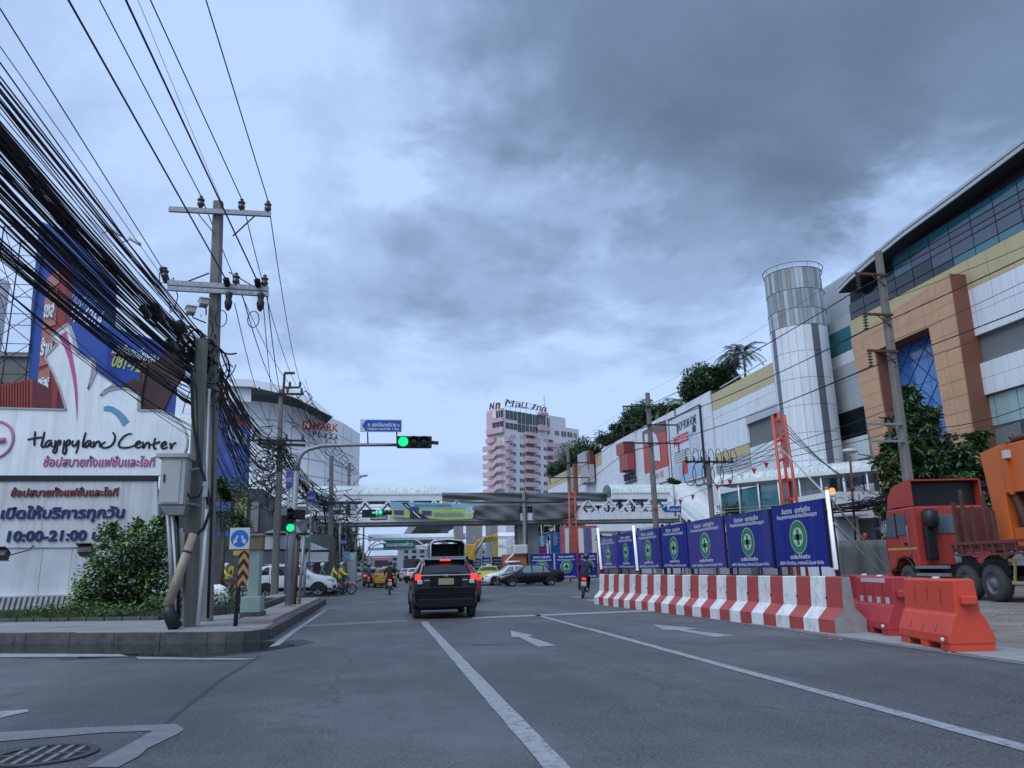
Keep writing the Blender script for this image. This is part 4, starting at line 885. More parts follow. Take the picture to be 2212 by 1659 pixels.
def logo(y0, y1, z0, z1, label, face=None):
    t = thing('wall_logo', label, 'logo', (MX-1, (y0+y1)/2, z0)); w = y1-y0; n = 4
    for k in range(n):
        a = y1 - w*(k+1)/n; sw = w/n; dz0 = [.16, .0, .0, .0][k]; top = z1 - (.02*k); bot = z0 + (z1-z0)*[.62, .0, .04, .0][k]
        part('fin', MB().box(MX-1.25, MX-.3, a+.04, a+sw-.04, bot, top - (z1-z0)*(.0 if k < 3 else .45)), face or logo_f, t)
    part('back', MB().box(MX-.9, MX-.25, y0+.1, y1-.1, z0+.2, z1-.2), pm('logo_dark', (.14, .03, .03), .5, .1), t); return t
logo(92.4, 96.9, 12.9, 16.7, 'big dark red M logo on the white mall wing'); logo(111, 117, 13.4, 18.3, 'paler striped M logo at the far end of the mall', pm('logo_pale', (.40, .36, .38), .5, .1))
t = thing('wall_letters', 'black THE MALL letters under the red logo', 'sign', (MX-.3, 95, 12)); lettering('THE MALL', ink, t, (MX-.35, 94.6, 12.3), 4.6, .85, -math.pi/2, .1, 0, .05); part('underline', MB().box(MX-.38, MX-.2, 92.4, 96.9, 11.55, 11.67), ink, t)
# ------------------------------------------------------------------ planting on the mall roof
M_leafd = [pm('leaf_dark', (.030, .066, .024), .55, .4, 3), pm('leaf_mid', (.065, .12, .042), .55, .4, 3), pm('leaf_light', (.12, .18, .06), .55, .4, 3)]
def tree(name, label, base, trunk_h, blobs, mats, n, size, seed, group=None, tr=.12, cat='tree'):
    rd = random.Random(seed); b = Vector(base); t = thing(name, label, cat, b, group)
    mb = MB(); mb.tube([b, b + Vector((.05, 0, trunk_h*.5)), b + Vector((0, 0, trunk_h))], [tr, tr*.75, tr*.5], 7)
    for (o, rx, ry, rz) in blobs: mb.tube([b + Vector((0, 0, trunk_h*.6)), b + Vector((o[0]*.6, o[1]*.6, (trunk_h*.6 + o[2])/2 + .1)), b + Vector(o)], [tr*.5, tr*.35, tr*.15], 5)
    part('trunk', mb, pm('bark', (.09, .07, .05), .9, .3, 4), t)
    for k, mt in enumerate(mats):
        mb = MB()
        for (o, rx, ry, rz) in blobs:
            m_ = max(3, int(rx*3))
            for _ in range(m_):
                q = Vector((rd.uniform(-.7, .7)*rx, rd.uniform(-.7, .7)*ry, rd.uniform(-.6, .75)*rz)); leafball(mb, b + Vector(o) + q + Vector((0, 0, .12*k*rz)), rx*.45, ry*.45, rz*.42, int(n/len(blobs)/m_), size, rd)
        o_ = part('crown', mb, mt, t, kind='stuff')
    return t
def palm(label, base, h, n, l, seed, group, mat=1):
    rd = random.Random(seed); b = Vector(base); t = thing('palm', label, 'palm', b, group)
    part('trunk', MB().tube([b, b + Vector((.1, .05, h*.5)), b + Vector((.05, 0, h))], [.14, .11, .09], 7), MAT['bark'], t)
    for k in range(n):
        a = 6.28*k/n + rd.uniform(-.2, .2); e = rd.uniform(.1, 1.1); mb = MB(); p = b + Vector((.05, 0, h)); d = Vector((math.cos(a)*math.cos(e), math.sin(a)*math.cos(e), math.sin(e))); pts = [p]
        for i in range(9): d = (d + Vector((0, 0, -.2))).normalized(); p = p + d*(l/9); pts.append(p)
        mb.tube(pts, .015, 4)
        for i in range(1, 9):
            dd = (pts[min(i+1, 9)] - pts[i-1]).normalized(); s_ = dd.cross(Vector((0, 0, 1))).normalized()
            for s in (1, -1):
                for f in (0, .5):
                    q = pts[i].lerp(pts[min(i+1, 9)], f); tip = q + (s_*s*.8 + dd*.5 + Vector((0, 0, -.35)))*(l*.20*(1.1 - abs(i-4)/9)); w = dd*.05; j = len(mb.v)
                    mb.v += [tuple(q - w), tuple(q + w), tuple(tip)]; mb.f.append((j, j+1, j+2)); mb.sm.append(False)
        part('frond', mb, M_leafd[mat], t)
    return t
RG = 'trees in the mall roof garden'
def rp(px, py): p = PX(px, py, MX+1.6); return p
ti = 0
for px, py, hh, rad, lab in ((1530, 850, 3.0, 2.2, 'dense dark tree at the step in the mall roof'), (1500, 845, 3.0, 1.8, 'rounded tree left of the densest roof tree'), (1385, 925, 3.6, 2.3, 'bushy roof tree behind the near utility pole arms'), (1352, 938, 3.0, 2.0, 'roof tree with a yellow flag in front'), (1270, 975, 3.4, 2.6, 'roof tree above the paler M logo'), (1245, 985, 4.0, 3.0, 'wide dark roof tree beside the hotel'), (1225, 1000, 3.0, 2.6, 'low roof tree nearest the hotel'), (1205, 1020, 2.4, 2.0, 'small pale roof bush at the mall end'), (1560, 840, 2.6, 1.8, 'thick shrub between the palms and the dense dark tree'), (1455, 890, 1.6, 1.6, 'low roof shrub over the SHOP FROM HOME poster'), (1412, 908, 2.4, 1.7, 'leafy roof tree over the red poster'), (1320, 950, 2.6, 2.2, 'roof tree over the dark red M logo')):
    p = rp(px, py); p.z = 17.3; ti += 1; hh *= 1.25; rad *= 1.15
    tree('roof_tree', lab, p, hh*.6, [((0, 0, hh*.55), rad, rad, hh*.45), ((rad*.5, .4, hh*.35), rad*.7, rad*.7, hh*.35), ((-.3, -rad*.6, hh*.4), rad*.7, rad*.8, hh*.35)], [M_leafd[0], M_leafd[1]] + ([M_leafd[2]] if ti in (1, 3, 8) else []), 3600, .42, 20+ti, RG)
for k, (px, py, h) in enumerate(((1590, 830, 3.6), (1610, 822, 3.2), (1572, 835, 2.6), (1470, 880, 1.8), (1445, 895, 2.0), (1420, 905, 1.8), (1400, 915, 3.2), (1300, 960, 2.6))):
    p = rp(px, py); p.z = 17.3; palm(['tall shaggy palm nearest the round tower', 'second palm by the round tower', 'leaning palm beside the dense dark tree', 'pale palm above the SHOP FROM HOME poster', 'pale palm above the gap between posters', 'low pale palm above the red poster', 'taller palm behind the utility pole', 'slender palm near the far M logo'][k], p, h, 18, 2.5, 40+k, 'palms in the mall roof garden', 0 if k < 3 else 2)
part('roof_rail', MB().tube([PX(1555, 838, MX+.3), PX(1655, 778, MX+.3)], .06, 5), M_clad, mall); part('roof_hut', MB().box(MX+4, MX+7, 56, 59.5, 17.3, 19.6), M_clad, mall)
p = PX(1672, 750, MX+1); fl = thing('banner_flag', 'narrow teal and red flag standing by the round tower', 'flag', (p.x, p.y, 17.3)); a, b = PX(1668, 704, MX+1), PX(1677, 760, MX+1)
part('pole', MB().tube([(a.x, a.y, a.z), (b.x, b.y, 17.3)], .05, 5), M_dark, fl); part('cloth', MB().box(a.x-.02, a.x+.02, b.y, a.y-.1, b.z-1, a.z-.3), pm('flag_teal', (.02, .17, .19), .6, .1), fl)
# ------------------------------------------------------------------ hotel tower
IN0 = PY(*c2(385, 1100, 1850, 1500), 250); IA = R(36); IN_ = Vector((math.sin(IA), -math.cos(IA), 0)); IU = Vector((math.cos(IA), math.sin(IA), 0))
FACE = {'R': (IU, IN_, IA), 'L': (IN_, -IU, IA - math.pi/2)}         # two walls meeting at the stair corner
def I(x, y, d=0.0, f='R'): return pdir(*c2(x, y, 1850, 1500), IN0 + FACE[f][1]*d, FACE[f][1])
M_inn = pm('hotel_white', (.68, .65, .64), .7, .06, .15, streak=.25, dirt=(.33, .31, .30)); M_pink = pm('hotel_pink', (.60, .39, .42), .7, .06, .2, streak=.25, dirt=(.33, .22, .24))
inn = thing('hotel_tower', 'tall white hotel block with pink balconies and zigzag stairs', 'building', (IN0.x, IN0.y, 0))
def iu(x, y, f='R'): return (I(x, y, 0, f) - IN0).dot(FACE[f][0])
def ibox(u0, u1, z0, z1, d0, d1, mat, name, parent=inn, f='R'):
    U, N_, an = FACE[f]; c = IN0 + U*((u0+u1)/2) + N_*((d0+d1)/2); c.z = (z0+z1)/2; return part(name, MB().cbox(c, abs(u1-u0), abs(d1-d0), abs(z1-z0), Matrix.Rotation(an, 3, 'Z')), mat, parent)
U1, U2 = iu(845, 700), iu(1215, 700); ztop = I(450, 325).z; zw = I(1000, 390).z; zw2 = I(1150, 515).z; UL = iu(180, 700, 'L')
ibox(0, U1, 0, ztop, UL, 0, M_inn, 'wall'); ibox(U1, iu(1065, 450), 0, zw, UL, -1.0, M_inn, 'wall'); ibox(iu(1065, 450), U2, 0, zw2, UL, -1.0, M_inn, 'wall')
pit = (I(470, 695).z - I(470, 1170).z)/5
def irect(x0, y0, x1, y1, mat, d, name='window', f='R', muls=True):
    ym = (y0+y1)/2; xm = (x0+x1)/2; u0, u1 = iu(x0, ym, f), iu(x1, ym, f); za, zb = I(xm, y0, 0, f).z, I(xm, y1, 0, f).z; w = ibox(u0, u1, zb, za, d-.12, d, mat, name, inn, f)
    if name == 'window' and muls:
        for k in (1, 2): um = u0 + (u1-u0)*k/3; ibox(um-.05, um+.05, zb, za, d, d+.05, M_inn, 'mullion', w, f)
    return w
for r_ in range(-1, 8):
    for x0, x1, yy in ((445, 500, 697), (545, 602, 708), (712, 768, 729), (805, 855, 742)):
        y = yy + r_*94; irect(x0, y-18, x1, y+18, M_gdark if r_ >= 0 else M_ggreen, .08)
for x0, y0, x1, y1 in ((390, 325, 510, 420), (520, 345, 645, 470), (650, 365, 735, 480), (388, 460, 514, 525), (522, 478, 642, 560), (652, 495, 738, 572), (735, 375, 822, 485), (862, 398, 888, 505), (865, 525, 890, 575), (950, 540, 990, 585), (1020, 548, 1068, 600), (1085, 556, 1135, 605), (1155, 565, 1180, 612)): irect(x0, y0, x1, y1, M_gdark, .1 if x1 < 860 else -.8)
# stair side
L0 = iu(203, 800, 'L')
ibox(L0, 0, I(300, 590, 0, 'L').z, ztop+.5, 0, .5, M_pink, 'crown_block', inn, 'L')
irect(300, 325, 372, 408, M_gdark, .6, 'window', 'L'); irect(262, 325, 298, 408, M_inn, .65, 'pillar', 'L'); irect(262, 455, 378, 515, M_gdark, .6, 'window', 'L')
def bal(x0, x1, y, h, dep, name='balcony', f='R'):
    ym = y + h/2; xm = (x0+x1)/2; return ibox(iu(x0, ym, f), iu(x1, ym, f), I(xm, y+h, 0, f).z, I(xm, y, 0, f).z, 0, dep, M_pink, name, inn, f)
bal(255, 380, 412, 42, 1.2, 'sill_band', 'L'); bal(205, 382, 518, 60, 1.3, 'sill_band', 'L'); bal(205, 292, 630, 50, 1.5, 'balcony', 'L')
for r_ in range(0, 7):
    y0 = 640 + r_*94
    bal(595, 715, y0, 48, 1.6); irect(615, y0-42, 700, y0-4, M_gdark, .06, 'door')
    bal(388, 448, y0 - 30, 50, 1.2); bal(848, 935, y0 + 38, 46, 1.0); irect(868, y0-4, 925, y0+36, M_gdark, -.8, 'door')
    if r_ < 4: bal(945, 1000, y0 + 40, 42, .2); bal(1140, 1200, y0 + 52, 40, .2); irect(1020, y0+36, 1055, y0+62, M_gdark, -.8)
    U, N_, an = FACE['L']; q = []
    for x, y in ((203, y0+79), (285, y0+69), (335, y0+16), (385, y0+14)): p = I(x, y, 0, 'L'); q.append(((p-IN0).dot(U), p.z))
    hh = pit*.5; o = IN0.copy(); o.z = 0; mb = MB(); mb.prism([(u, z) for u, z in q] + [(u, z-hh) for u, z in q[::-1]], o + N_*1.3, U, (0, 0, 1), N_*.3); part('stair_flight', mb, M_pink, inn)
    ibox(L0, q[3][0], q[3][1]-hh-.15, q[3][1]-hh, 0, 1.3, M_inn, 'landing', inn, 'L')
    ibox(UL-2.2, UL-.1, q[0][1]-hh+.2, q[0][1]+.4, -1.6, -.2, M_pink, 'balcony', inn, 'L')
bal(735, 825, 487, 58, 1.4, 'oriel_base'); bal(735, 825, 345, 28, 1.4, 'oriel_top'); bal(590, 712, 566, 34, 1.2, 'sill_band')
hs_ = thing('roof_sign', 'dark red Mall Inn script on a wire frame over the hotel roof', 'sign', I(600, 310, -.5)); 
for k in range(9):
    x = 385 + k*56; a = I(x, 215 + (x-385)*.155, -.4); b = I(x, 300 + (x-385)*.1, -.4); part('post', MB().tube([a, (b.x, b.y, ztop)], .06, 4), M_dark, hs_)
for dy in (0, 70): part('rail', MB().tube([I(380, 205 + dy, -.4), I(832, 275 + dy*.75, -.4)], .06, 4), M_dark, hs_)
mred = pm('sign_red', (.15, .035, .05), .5, .1)
def innletters(s, x0, x1, y0, y1, tilt):
    a, b = I(x0, (y0+y1)/2), I(x1, (y0+y1)/2); c = (a+b)/2; z1, z0 = I((x0+x1)/2, y0).z, I((x0+x1)/2, y1).z; c.z = (z0+z1)/2; o = lettering(s, mred, hs_, c - IN_*.1, (b-a).length, z1-z0, IA, .12, .25, .0); return o
innletters('M', 385, 490, 205, 275, 0); innletters('a', 495, 556, 236, 284, 0); innletters('L', 562, 602, 230, 292, 0); innletters('L', 605, 645, 234, 296, 0); innletters('I', 676, 726, 250, 308, 0); innletters('nn', 728, 834, 278, 328, 0)
for k, s_ in enumerate('Nn'): p = I(240 + k*62, 275, .2, 'L'); lettering(s_, mred, hs_, p, 2.4, 2.4, IA - math.pi/2, .15, .2, .02)
a = I(808, 165, -3); part('antenna', MB().tube([a, (a.x, a.y, ztop)], .08, 4), M_dark, inn)
# ------------------------------------------------------------------ first footbridge
BYF = 68.6; BZ0, BZ1 = 5.35, 6.0
M_bw = pm('bridge_white', (.74, .76, .78), .5, .08, 1, streak=.18, dirt=(.28, .28, .26)); M_moss = pm('mossy_roof', (.60, .66, .63), .5, .12, .8, streak=.8, dirt=(.12, .20, .15)); M_tarp = pm('grey_tarp', (.115, .12, .125), .75, .25, .5, bump=.2, bscale=3)
br = thing('footbridge', 'covered white truss footbridge crossing the road', 'footbridge', (8, 70.3, 0))
bx0, bx1 = PY(690, 1125, BYF).x, PY(1480, 1115, BYF).x
part('deck', MB().box(bx0, bx1, BYF+.12, BYF+3.4, BZ0-.25, BZ1-.1), M_conc, br)
mb = MB().box(-.59, .59, 0, .1, BZ0, BZ1); me = mb.mesh('deck_panel', M_bw); n = int((bx1-bx0)/1.2)
for k in range(n): share('deck_panel', me, br, Vector((bx0 + .6 + k*1.2, BYF + random.uniform(-.008, .008), 0)) - rootloc(br))
zt0 = PY(850, 1082, BYF).z; zt1 = PY(850, 1066, BYF).z
lx, rx_ = PY(955, 1070, BYF).x, PY(1322, 1070, BYF).x
for a, b, z0, z1, d in ((bx0-1, lx, zt0, zt1, 0), (lx, rx_, zt0-.55, zt0-.05, .1), (rx_, bx1, zt0, zt1, 0)):
    for yy in (BYF, BYF+3.2): part('top_beam', MB().box(a+.02, b-.02, yy+d, yy+.25+d, z0, z1), M_bw, br)
    part('gutter_edge', MB().box(a+.02, b-.02, BYF+d-.06, BYF+d, z1-.12, z1+.02), M_bw, br)
    part('soffit', MB().box(a+.02, b-.02, BYF+.26+d, BYF+3.15, z0+.1, z0+.25), M_clad2, br)
for a, b in ((bx0-1, lx-.5), (rx_, bx1)):
    mb = MB(); n = 24
    mb.grid(lambda u, v: Vector((a + (b-a)*u, BYF+1.7-1.55*math.cos(math.pi*v), zt1 + .85*math.sin(math.pi*v))), [i/n for i in range(n+1)], [j/8 for j in range(9)]); o = part('arched_roof', mb, M_moss, br)
    for k in range(int((b-a)/.6)):
        x = a + .3 + k*.6; part('roof_rib', MB().tube([(x, BYF+1.7-1.57*math.cos(math.pi*v/8), zt1 + .87*math.sin(math.pi*v/8)) for v in range(0, 9)], .025, 4), M_bw, o)
k = 0; x = PY(763, 1118, BYF).x
while x < bx1 - 1:
    if not (PY(1030, 1100, BYF).x < x + 1 < PY(1258, 1100, BYF).x):
        for yy in (BYF+.06, BYF+3.3):
            part('truss_bar', MB().beam((x, yy, BZ1), (x+.95, yy, zt0-.0), .16, .16), M_bw, br); part('truss_bar', MB().beam((x+1.0, yy, zt0-.0), (x+1.95, yy, BZ1), .16, .16), M_bw, br)
    x += 2.0
for z in (BZ1+.35, BZ1+.62, BZ1+.9): part('hand_rail', MB().box(bx0, bx1, BYF+.2, BYF+.24, z, z+.03), M_steel, br); part('hand_rail', MB().box(bx0, bx1, BYF+3.1, BYF+3.14, z, z+.03), M_steel, br)
# tarpaulins hung on the middle span
def tarp(x0, x1, y0a, y1a, y0b, y1b, Y, lab, seed):
    rd = random.Random(seed); a, b = PY(x0, y0a, Y), PY(x1, y0b, Y); a2, b2 = PY(x0, y1a, Y), PY(x1, y1b, Y); mb = MB()
    mb.grid(lambda u, v: a.lerp(b, u).lerp(a2.lerp(b2, u), v) + Vector((0, -.12*math.sin(7*u + 5*v) * v + .08*math.sin(13*u - 9*v), .0)) + Vector((0, 0, -.18*math.sin(math.pi*u)*v)), [i/14 for i in range(15)], [j/8 for j in range(9)])
    o = solo('tarpaulin', mb, M_tarp, lab, 'tarpaulin', a2, 'grey tarpaulins on the footbridge'); sm = o.modifiers.new('th', 'SOLIDIFY'); sm.thickness = .02; return o
tarp(1018, 1124, 1092, 1118, 1087, 1126, BYF-.25, 'grey tarpaulin sagging beside the yellow banner', 1); tarp(1150, 1246, 1088, 1122, 1086, 1117, BYF-.25, 'grey tarpaulin hanging beside the orange ladder mast', 2); tarp(955, 1312, 1064, 1082, 1064, 1082, BYF-.05, 'long grey tarpaulin covering the roofless middle span', 3)
# road safety banner
bn = thing('banner', 'long yellow and blue banner with a winding road hung on the footbridge', 'banner', PY(930, 1124, BYF-.3))
def Bn(x, y, d=0.0): return PY(*c2(x, y, 1300, 1500), BYF-.32-d)
def bpoly(name, pts, mat, d): mb = MB(); q = [Bn(x, y, d) for x, y in pts]; mb.prism([(v.x, v.z) for v in q], (0, BYF-.32-d, 0), (1, 0, 0), (0, 0, 1), (0, .01, 0)); return part(name, mb, mat, bn)
bpoly('cloth', [(655, 1315), (1000, 1322), (1560, 1350), (1575, 1400), (1550, 1500), (1300, 1512), (655, 1480)], pm('banner_lime', (.46, .55, .16), .6, .15, .6), 0)
bpoly('sky_print', [(655, 1315), (1000, 1322), (1560, 1350), (1570, 1385), (1100, 1390), (655, 1385)], pm('banner_sky', (.22, .45, .58), .6, .15, .6), .015)
bpoly('road_print', [(775, 1325), (840, 1325), (900, 1400), (1085, 1500), (865, 1495), (870, 1420)], pm('banner_road', (.03, .03, .035), .6, .1), .03)
bpoly('stripe_print', [(815, 1345), (825, 1345), (985, 1490), (970, 1490)], M_white, .045)
for x, y in ((695, 1405), (860, 1370), (1000, 1410)): bpoly('tag_print', [(x, y), (x+105, y+2), (x+103, y+50), (x, y+46)], pm('banner_navy', (.06, .05, .25), .6, 0), .05)
o = fit_text('ขับขี่ปลอดภัย เมืองไทยไร้อุบัติเหตุ', lambda x, y, Y: PY(*c2(x, y, 1300, 1500), Y), 1130, 1450, 1415, 1490, pm('banner_text', (.12, .3, .45), .6, 0), bn, -.06, .005, .01, BYF-.32)
fit_text('โครงการถนนปลอดภัย', lambda x, y, Y: PY(*c2(x, y, 1300, 1500), Y), 910, 1310, 1330, 1368, pm('banner_text2', (.10, .25, .12), .6, 0), bn, -.06, .005, .01, BYF-.32)
bpoly('shield_print', [(1480, 1380), (1545, 1370), (1560, 1420), (1520, 1480), (1480, 1440)], pm('banner_pale', (.5, .55, .6), .6, .3, 4), .03)
# concrete piers of the elevated line
def pier(px, Y, w, ztop_, head, label, Yd=2.0):
    c = PY(px, 1150, Y); t = thing('viaduct_pier', label, 'pier', (c.x, Y, 0), 'piers of the elevated line')
    part('column', MB().box(c.x-w/2, c.x+w/2, Y-Yd/2, Y+Yd/2, -.05, ztop_-1.6), M_conc, t, .08)
    if head:
        mb = MB(); mb.prism([(-w/2, -1.65), (-head/2, -.7), (-head/2, 0), (head/2, 0), (head/2, -.7), (w/2, -1.65)], (c.x, Y-Yd/2-.05, ztop_), (1, 0, 0), (0, 0, 1), (0, Yd+.1, 0)); part('hammerhead', mb, M_conc, t)
    return t
t = pier(1137, 70.6, 1.9, 7.5, 5.6, 'massive concrete pier head under the middle of the footbridge', 2.0)
c = PY(1137, 1150, 68.8); part('rib', MB().box(c.x-.35, c.x+.05, 68.45, 68.78, 0, 7.7), M_conc, t)
part('drain_pipe', MB().tube([(c.x-.05, 68.4, 0), (c.x-.05, 68.4, 7.9)], .07, 6), M_dark, t)
pier(1062, 100, 1.3, 9, 4.5, 'concrete pier behind the yellow excavator boom'); pier(1018, 118, 1.4, 10.5, 5, 'concrete pier between the excavator and the second footbridge'); pier(990, 150, 1.7, 13, 6, 'far concrete pier beside the second footbridge')
for px, Y in ((1030, 135), (960, 175), (930, 210)): pier(px, Y, 1.7, 12, 5, 'distant concrete pier of the elevated line')
via = thing('viaduct_deck', 'grey concrete deck of the elevated line far along the road', 'viaduct', (9, 190, 0)); part('deck', MB().box(PY(905, 1170, 175).x, PY(1000, 1170, 175).x, 172, 330, 11.2, 13), M_conc, via); part('parapet', MB().box(PY(905, 1170, 175).x, PY(905, 1170, 175).x+.4, 172, 330, 13, 14), M_conc, via)
# second footbridge
b2y = 150.0; b2 = thing('footbridge', 'smaller white truss footbridge farther down the road', 'footbridge', (4, b2y, 0)); z0, z1, z2, z3 = [PY(870, y, b2y).z for y in (1187, 1182, 1166, 1158)]; xa, xb = PY(795, 1180, b2y).x, PY(1250, 1180, b2y).x
part('deck', MB().box(xa, xb, b2y, b2y+3, z0, z1), M_bw, b2); part('top_beam', MB().box(xa, xb, b2y, b2y+3, z2, z2+.35), M_bw, b2)
mb = MB(); mb.grid(lambda u, v: Vector((xa + (xb-xa)*u, b2y+1.5-1.6*math.cos(math.pi*v), z2+.35 + .8*math.sin(math.pi*v))), [i/6 for i in range(7)], [j/6 for j in range(7)]); part('arched_roof', mb, M_bw, b2)
k = 0
while xa + k*3.6 < xb - 3.6:
    x = xa + k*3.6; part('truss_bar', MB().beam((x, b2y-.05, z1), (x+1.8, b2y-.05, z2), .25, .25), M_bw, b2); part('truss_bar', MB().beam((x+1.8, b2y-.05, z2), (x+3.6, b2y-.05, z1), .25, .25), M_bw, b2); k += 1
c = PY(863, 1177, b2y); sg_ = part('sign_board', MB().box(c.x-3, c.x+3, b2y-.3, b2y-.2, z1-.2, z1+1.3), pm('sign_green', (.01, .16, .12), .5, .05), b2); lettering('ถนนลาดพร้าว', M_wtext, b2, (c.x, b2y-.35, z1+.55), 5, .8, 0, .01, 0, .03)
# ------------------------------------------------------------------ NMARK plaza
NY = 128.0
def Nn(x, y, Y=NY): return PY(*c2(x, y, 600, 1350), Y)
nm = thing('plaza_building', 'curved white plaza building with a red logo behind the cables', 'building', (-20, NY, 0))
M_nm = pm('plaza_panel', (.74, .76, .78), .5, .06, .1, streak=.2, dirt=(.34, .35, .38))
# plan: an arc bulging towards the road; sampled by survey columns
cols = [(300, 1.20), (700, 1.10), (1000, 1.05), (1280, 1.01), (1450, 1.0), (1530, 1.0), (1720, 1.005), (1900, 1.015), (2080, 1.035), (2170, 1.05), (2260, 1.09)]
tops = {300: 560, 700: 590, 1000: 620, 1280: 650, 1450: 670, 1530: 690, 1720: 735, 1900: 790, 2080: 870, 2170: 930, 2260: 990}
rowf = [0, .14, .28, .42, .56, .70, .85, 1.0]
grid = []
for x, f in cols:
    Y = NY*f; a, b = Nn(x, tops[x], Y), Nn(x, 1500, Y); grid.append((a, Vector((a.x, a.y, 8.0))))
for i in range(len(grid)-1):
    for j in range(7):
        (a, a2), (b, b2_) = grid[i], grid[i+1]; q = [a.lerp(a2, rowf[j]), b.lerp(b2_, rowf[j]), b.lerp(b2_, rowf[j+1]), a.lerp(a2, rowf[j+1])]; ct = sum(q, Vector())/4
        q = [ct + (p-ct)*(1 - .09/(p-ct).length) for p in q]; nn = (q[1]-q[0]).cross(q[3]-q[0]).normalized()*.4
        if nn.y < 0: nn = -nn
        mb = MB(); mb.add(q + [p + nn for p in q], [(0, 1, 2, 3), (7, 6, 5, 4), (0, 4, 5, 1), (1, 5, 6, 2), (2, 6, 7, 3), (3, 7, 4, 0)]); part('panel', mb, M_nm, nm)
mb = MB(); bk = [(p.x, p.y+.25) for p, _ in grid] + [(grid[-1][0].x-1, NY+40), (grid[0][0].x, NY+40)]; mb.prism(bk, (0, 0, 0), (1, 0, 0), (0, 1, 0), (0, 0, min(g[0].z for g in grid)-.5)); part('core', mb, M_clad2, nm)
mb = MB()
for (a, a2), (b, b2_) in zip(grid, grid[1:]): mb.add([a + Vector((0, .3, 0)), b + Vector((0, .3, 0)), (b.x, b.y+.3, 0), (a.x, a.y+.3, 0)], [(0, 1, 2, 3)])
part('joint_wall', mb, M_clad2, nm)
# sweeping canopy over the roof
can = [((840, 390), (870, 470)), ((1060, 395), (1075, 475)), ((1360, 455), (1360, 540)), ((1600, 525), (1560, 600)), ((1790, 640), (1720, 680)), ((1900, 730), (1850, 748)), ((1975, 805), (1965, 806))]
mb = MB(); mbs = MB()
for (a, b), (c_, d_) in zip(can, can[1:]):
    q = [Nn(*p, NY-6) for p in (a, c_, d_, b)]; mb.add(q + [p + Vector((0, .4, 0)) for p in q], [(0, 1, 2, 3), (7, 6, 5, 4), (0, 4, 5, 1), (2, 6, 7, 3)])
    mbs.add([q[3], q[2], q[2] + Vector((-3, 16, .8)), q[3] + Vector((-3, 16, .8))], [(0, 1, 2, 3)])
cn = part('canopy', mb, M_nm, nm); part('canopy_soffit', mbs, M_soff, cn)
q = [Nn(x, y, NY-5) for x, y in ((840, 470), (1075, 480), (1075, 640), (850, 640))]; mb = MB(); mb.add(q, [(0, 1, 2, 3)]); part('clerestory', mb, M_nm, nm)
q0, q1 = Nn(1635, 848, NY-1), Nn(1730, 945, NY-1); red_n = pm('plaza_red', (.50, .045, .03), .5, .1)
mb = MB().box(q0.x, q1.x, NY-1.2, NY-.6, q1.z, q0.z); part('emblem', mb, red_n, nm, .9, 3); lettering('N', M_wtext, nm, ((q0.x+q1.x)/2, NY-1.35, (q0.z+q1.z)/2), (q1.x-q0.x)*.55, (q0.z-q1.z)*.6, 0, .05, 0, .03)
a, b = Nn(1745, 945, NY-1), Nn(2028, 880, NY-1); o = lettering('MARK', red_n, nm, ((a.x+b.x)/2, NY-.9, (a.z+b.z)/2), b.x-a.x, (b.z-a.z)*1.2, R(6), .15, 0, .02); o.rotation_euler = (0, R(5), R(6))
a, b = Nn(1745, 990, NY-1), Nn(2020, 1000, NY-1)
for k, ch in enumerate('PLAZA'): p = a.lerp(b, (k+.3)/4.6); lettering(ch, ink, nm, (p.x, NY-.9, p.z - .12*k), .6, .8, 0, .08, 0, .03)
# blue poster on the plaza's side, behind the poles
pb = thing('wall_poster', 'tall blue poster behind the tangle of cables', 'poster', PY(500, 1058, 72)); pts = [(464, 900), (478, 862), (541, 910), (536, 1058), (464, 1058)]; q = [PY(*p, 72) for p in pts]
mb = MB(); mb.prism([(v.x, v.z) for v in q], (0, 72, 0), (1, 0, 0), (0, 0, 1), (0, .3, 0)); part('sheet', mb, pm('poster_dusk_blue', (.05, .10, .30), .5, .35, .4), pb)
part('support_post', MB().tube([(PY(500, 1000, 72).x, 72.2, 0), (PY(500, 1000, 72).x, 72.2, 9)], .2, 8), M_dark, pb)
q = [PY(*p, 71.9) for p in ((484, 880), (538, 915), (537, 928), (486, 905))]; mb = MB(); mb.prism([(v.x, v.z) for v in q], (0, 71.95, 0), (1, 0, 0), (0, 0, 1), (0, .02, 0)); part('red_print', mb, pm('poster_dull_red', (.30, .06, .09), .5, .2, 1), pb)
q = [PY(*p, 71.9) for p in ((488, 915), (534, 940), (533, 965), (490, 945))]; mb = MB(); mb.prism([(v.x, v.z) for v in q], (0, 71.95, 0), (1, 0, 0), (0, 0, 1), (0, .02, 0)); part('pale_print', mb, pm('poster_pale', (.30, .33, .45), .5, .4, 2), pb)
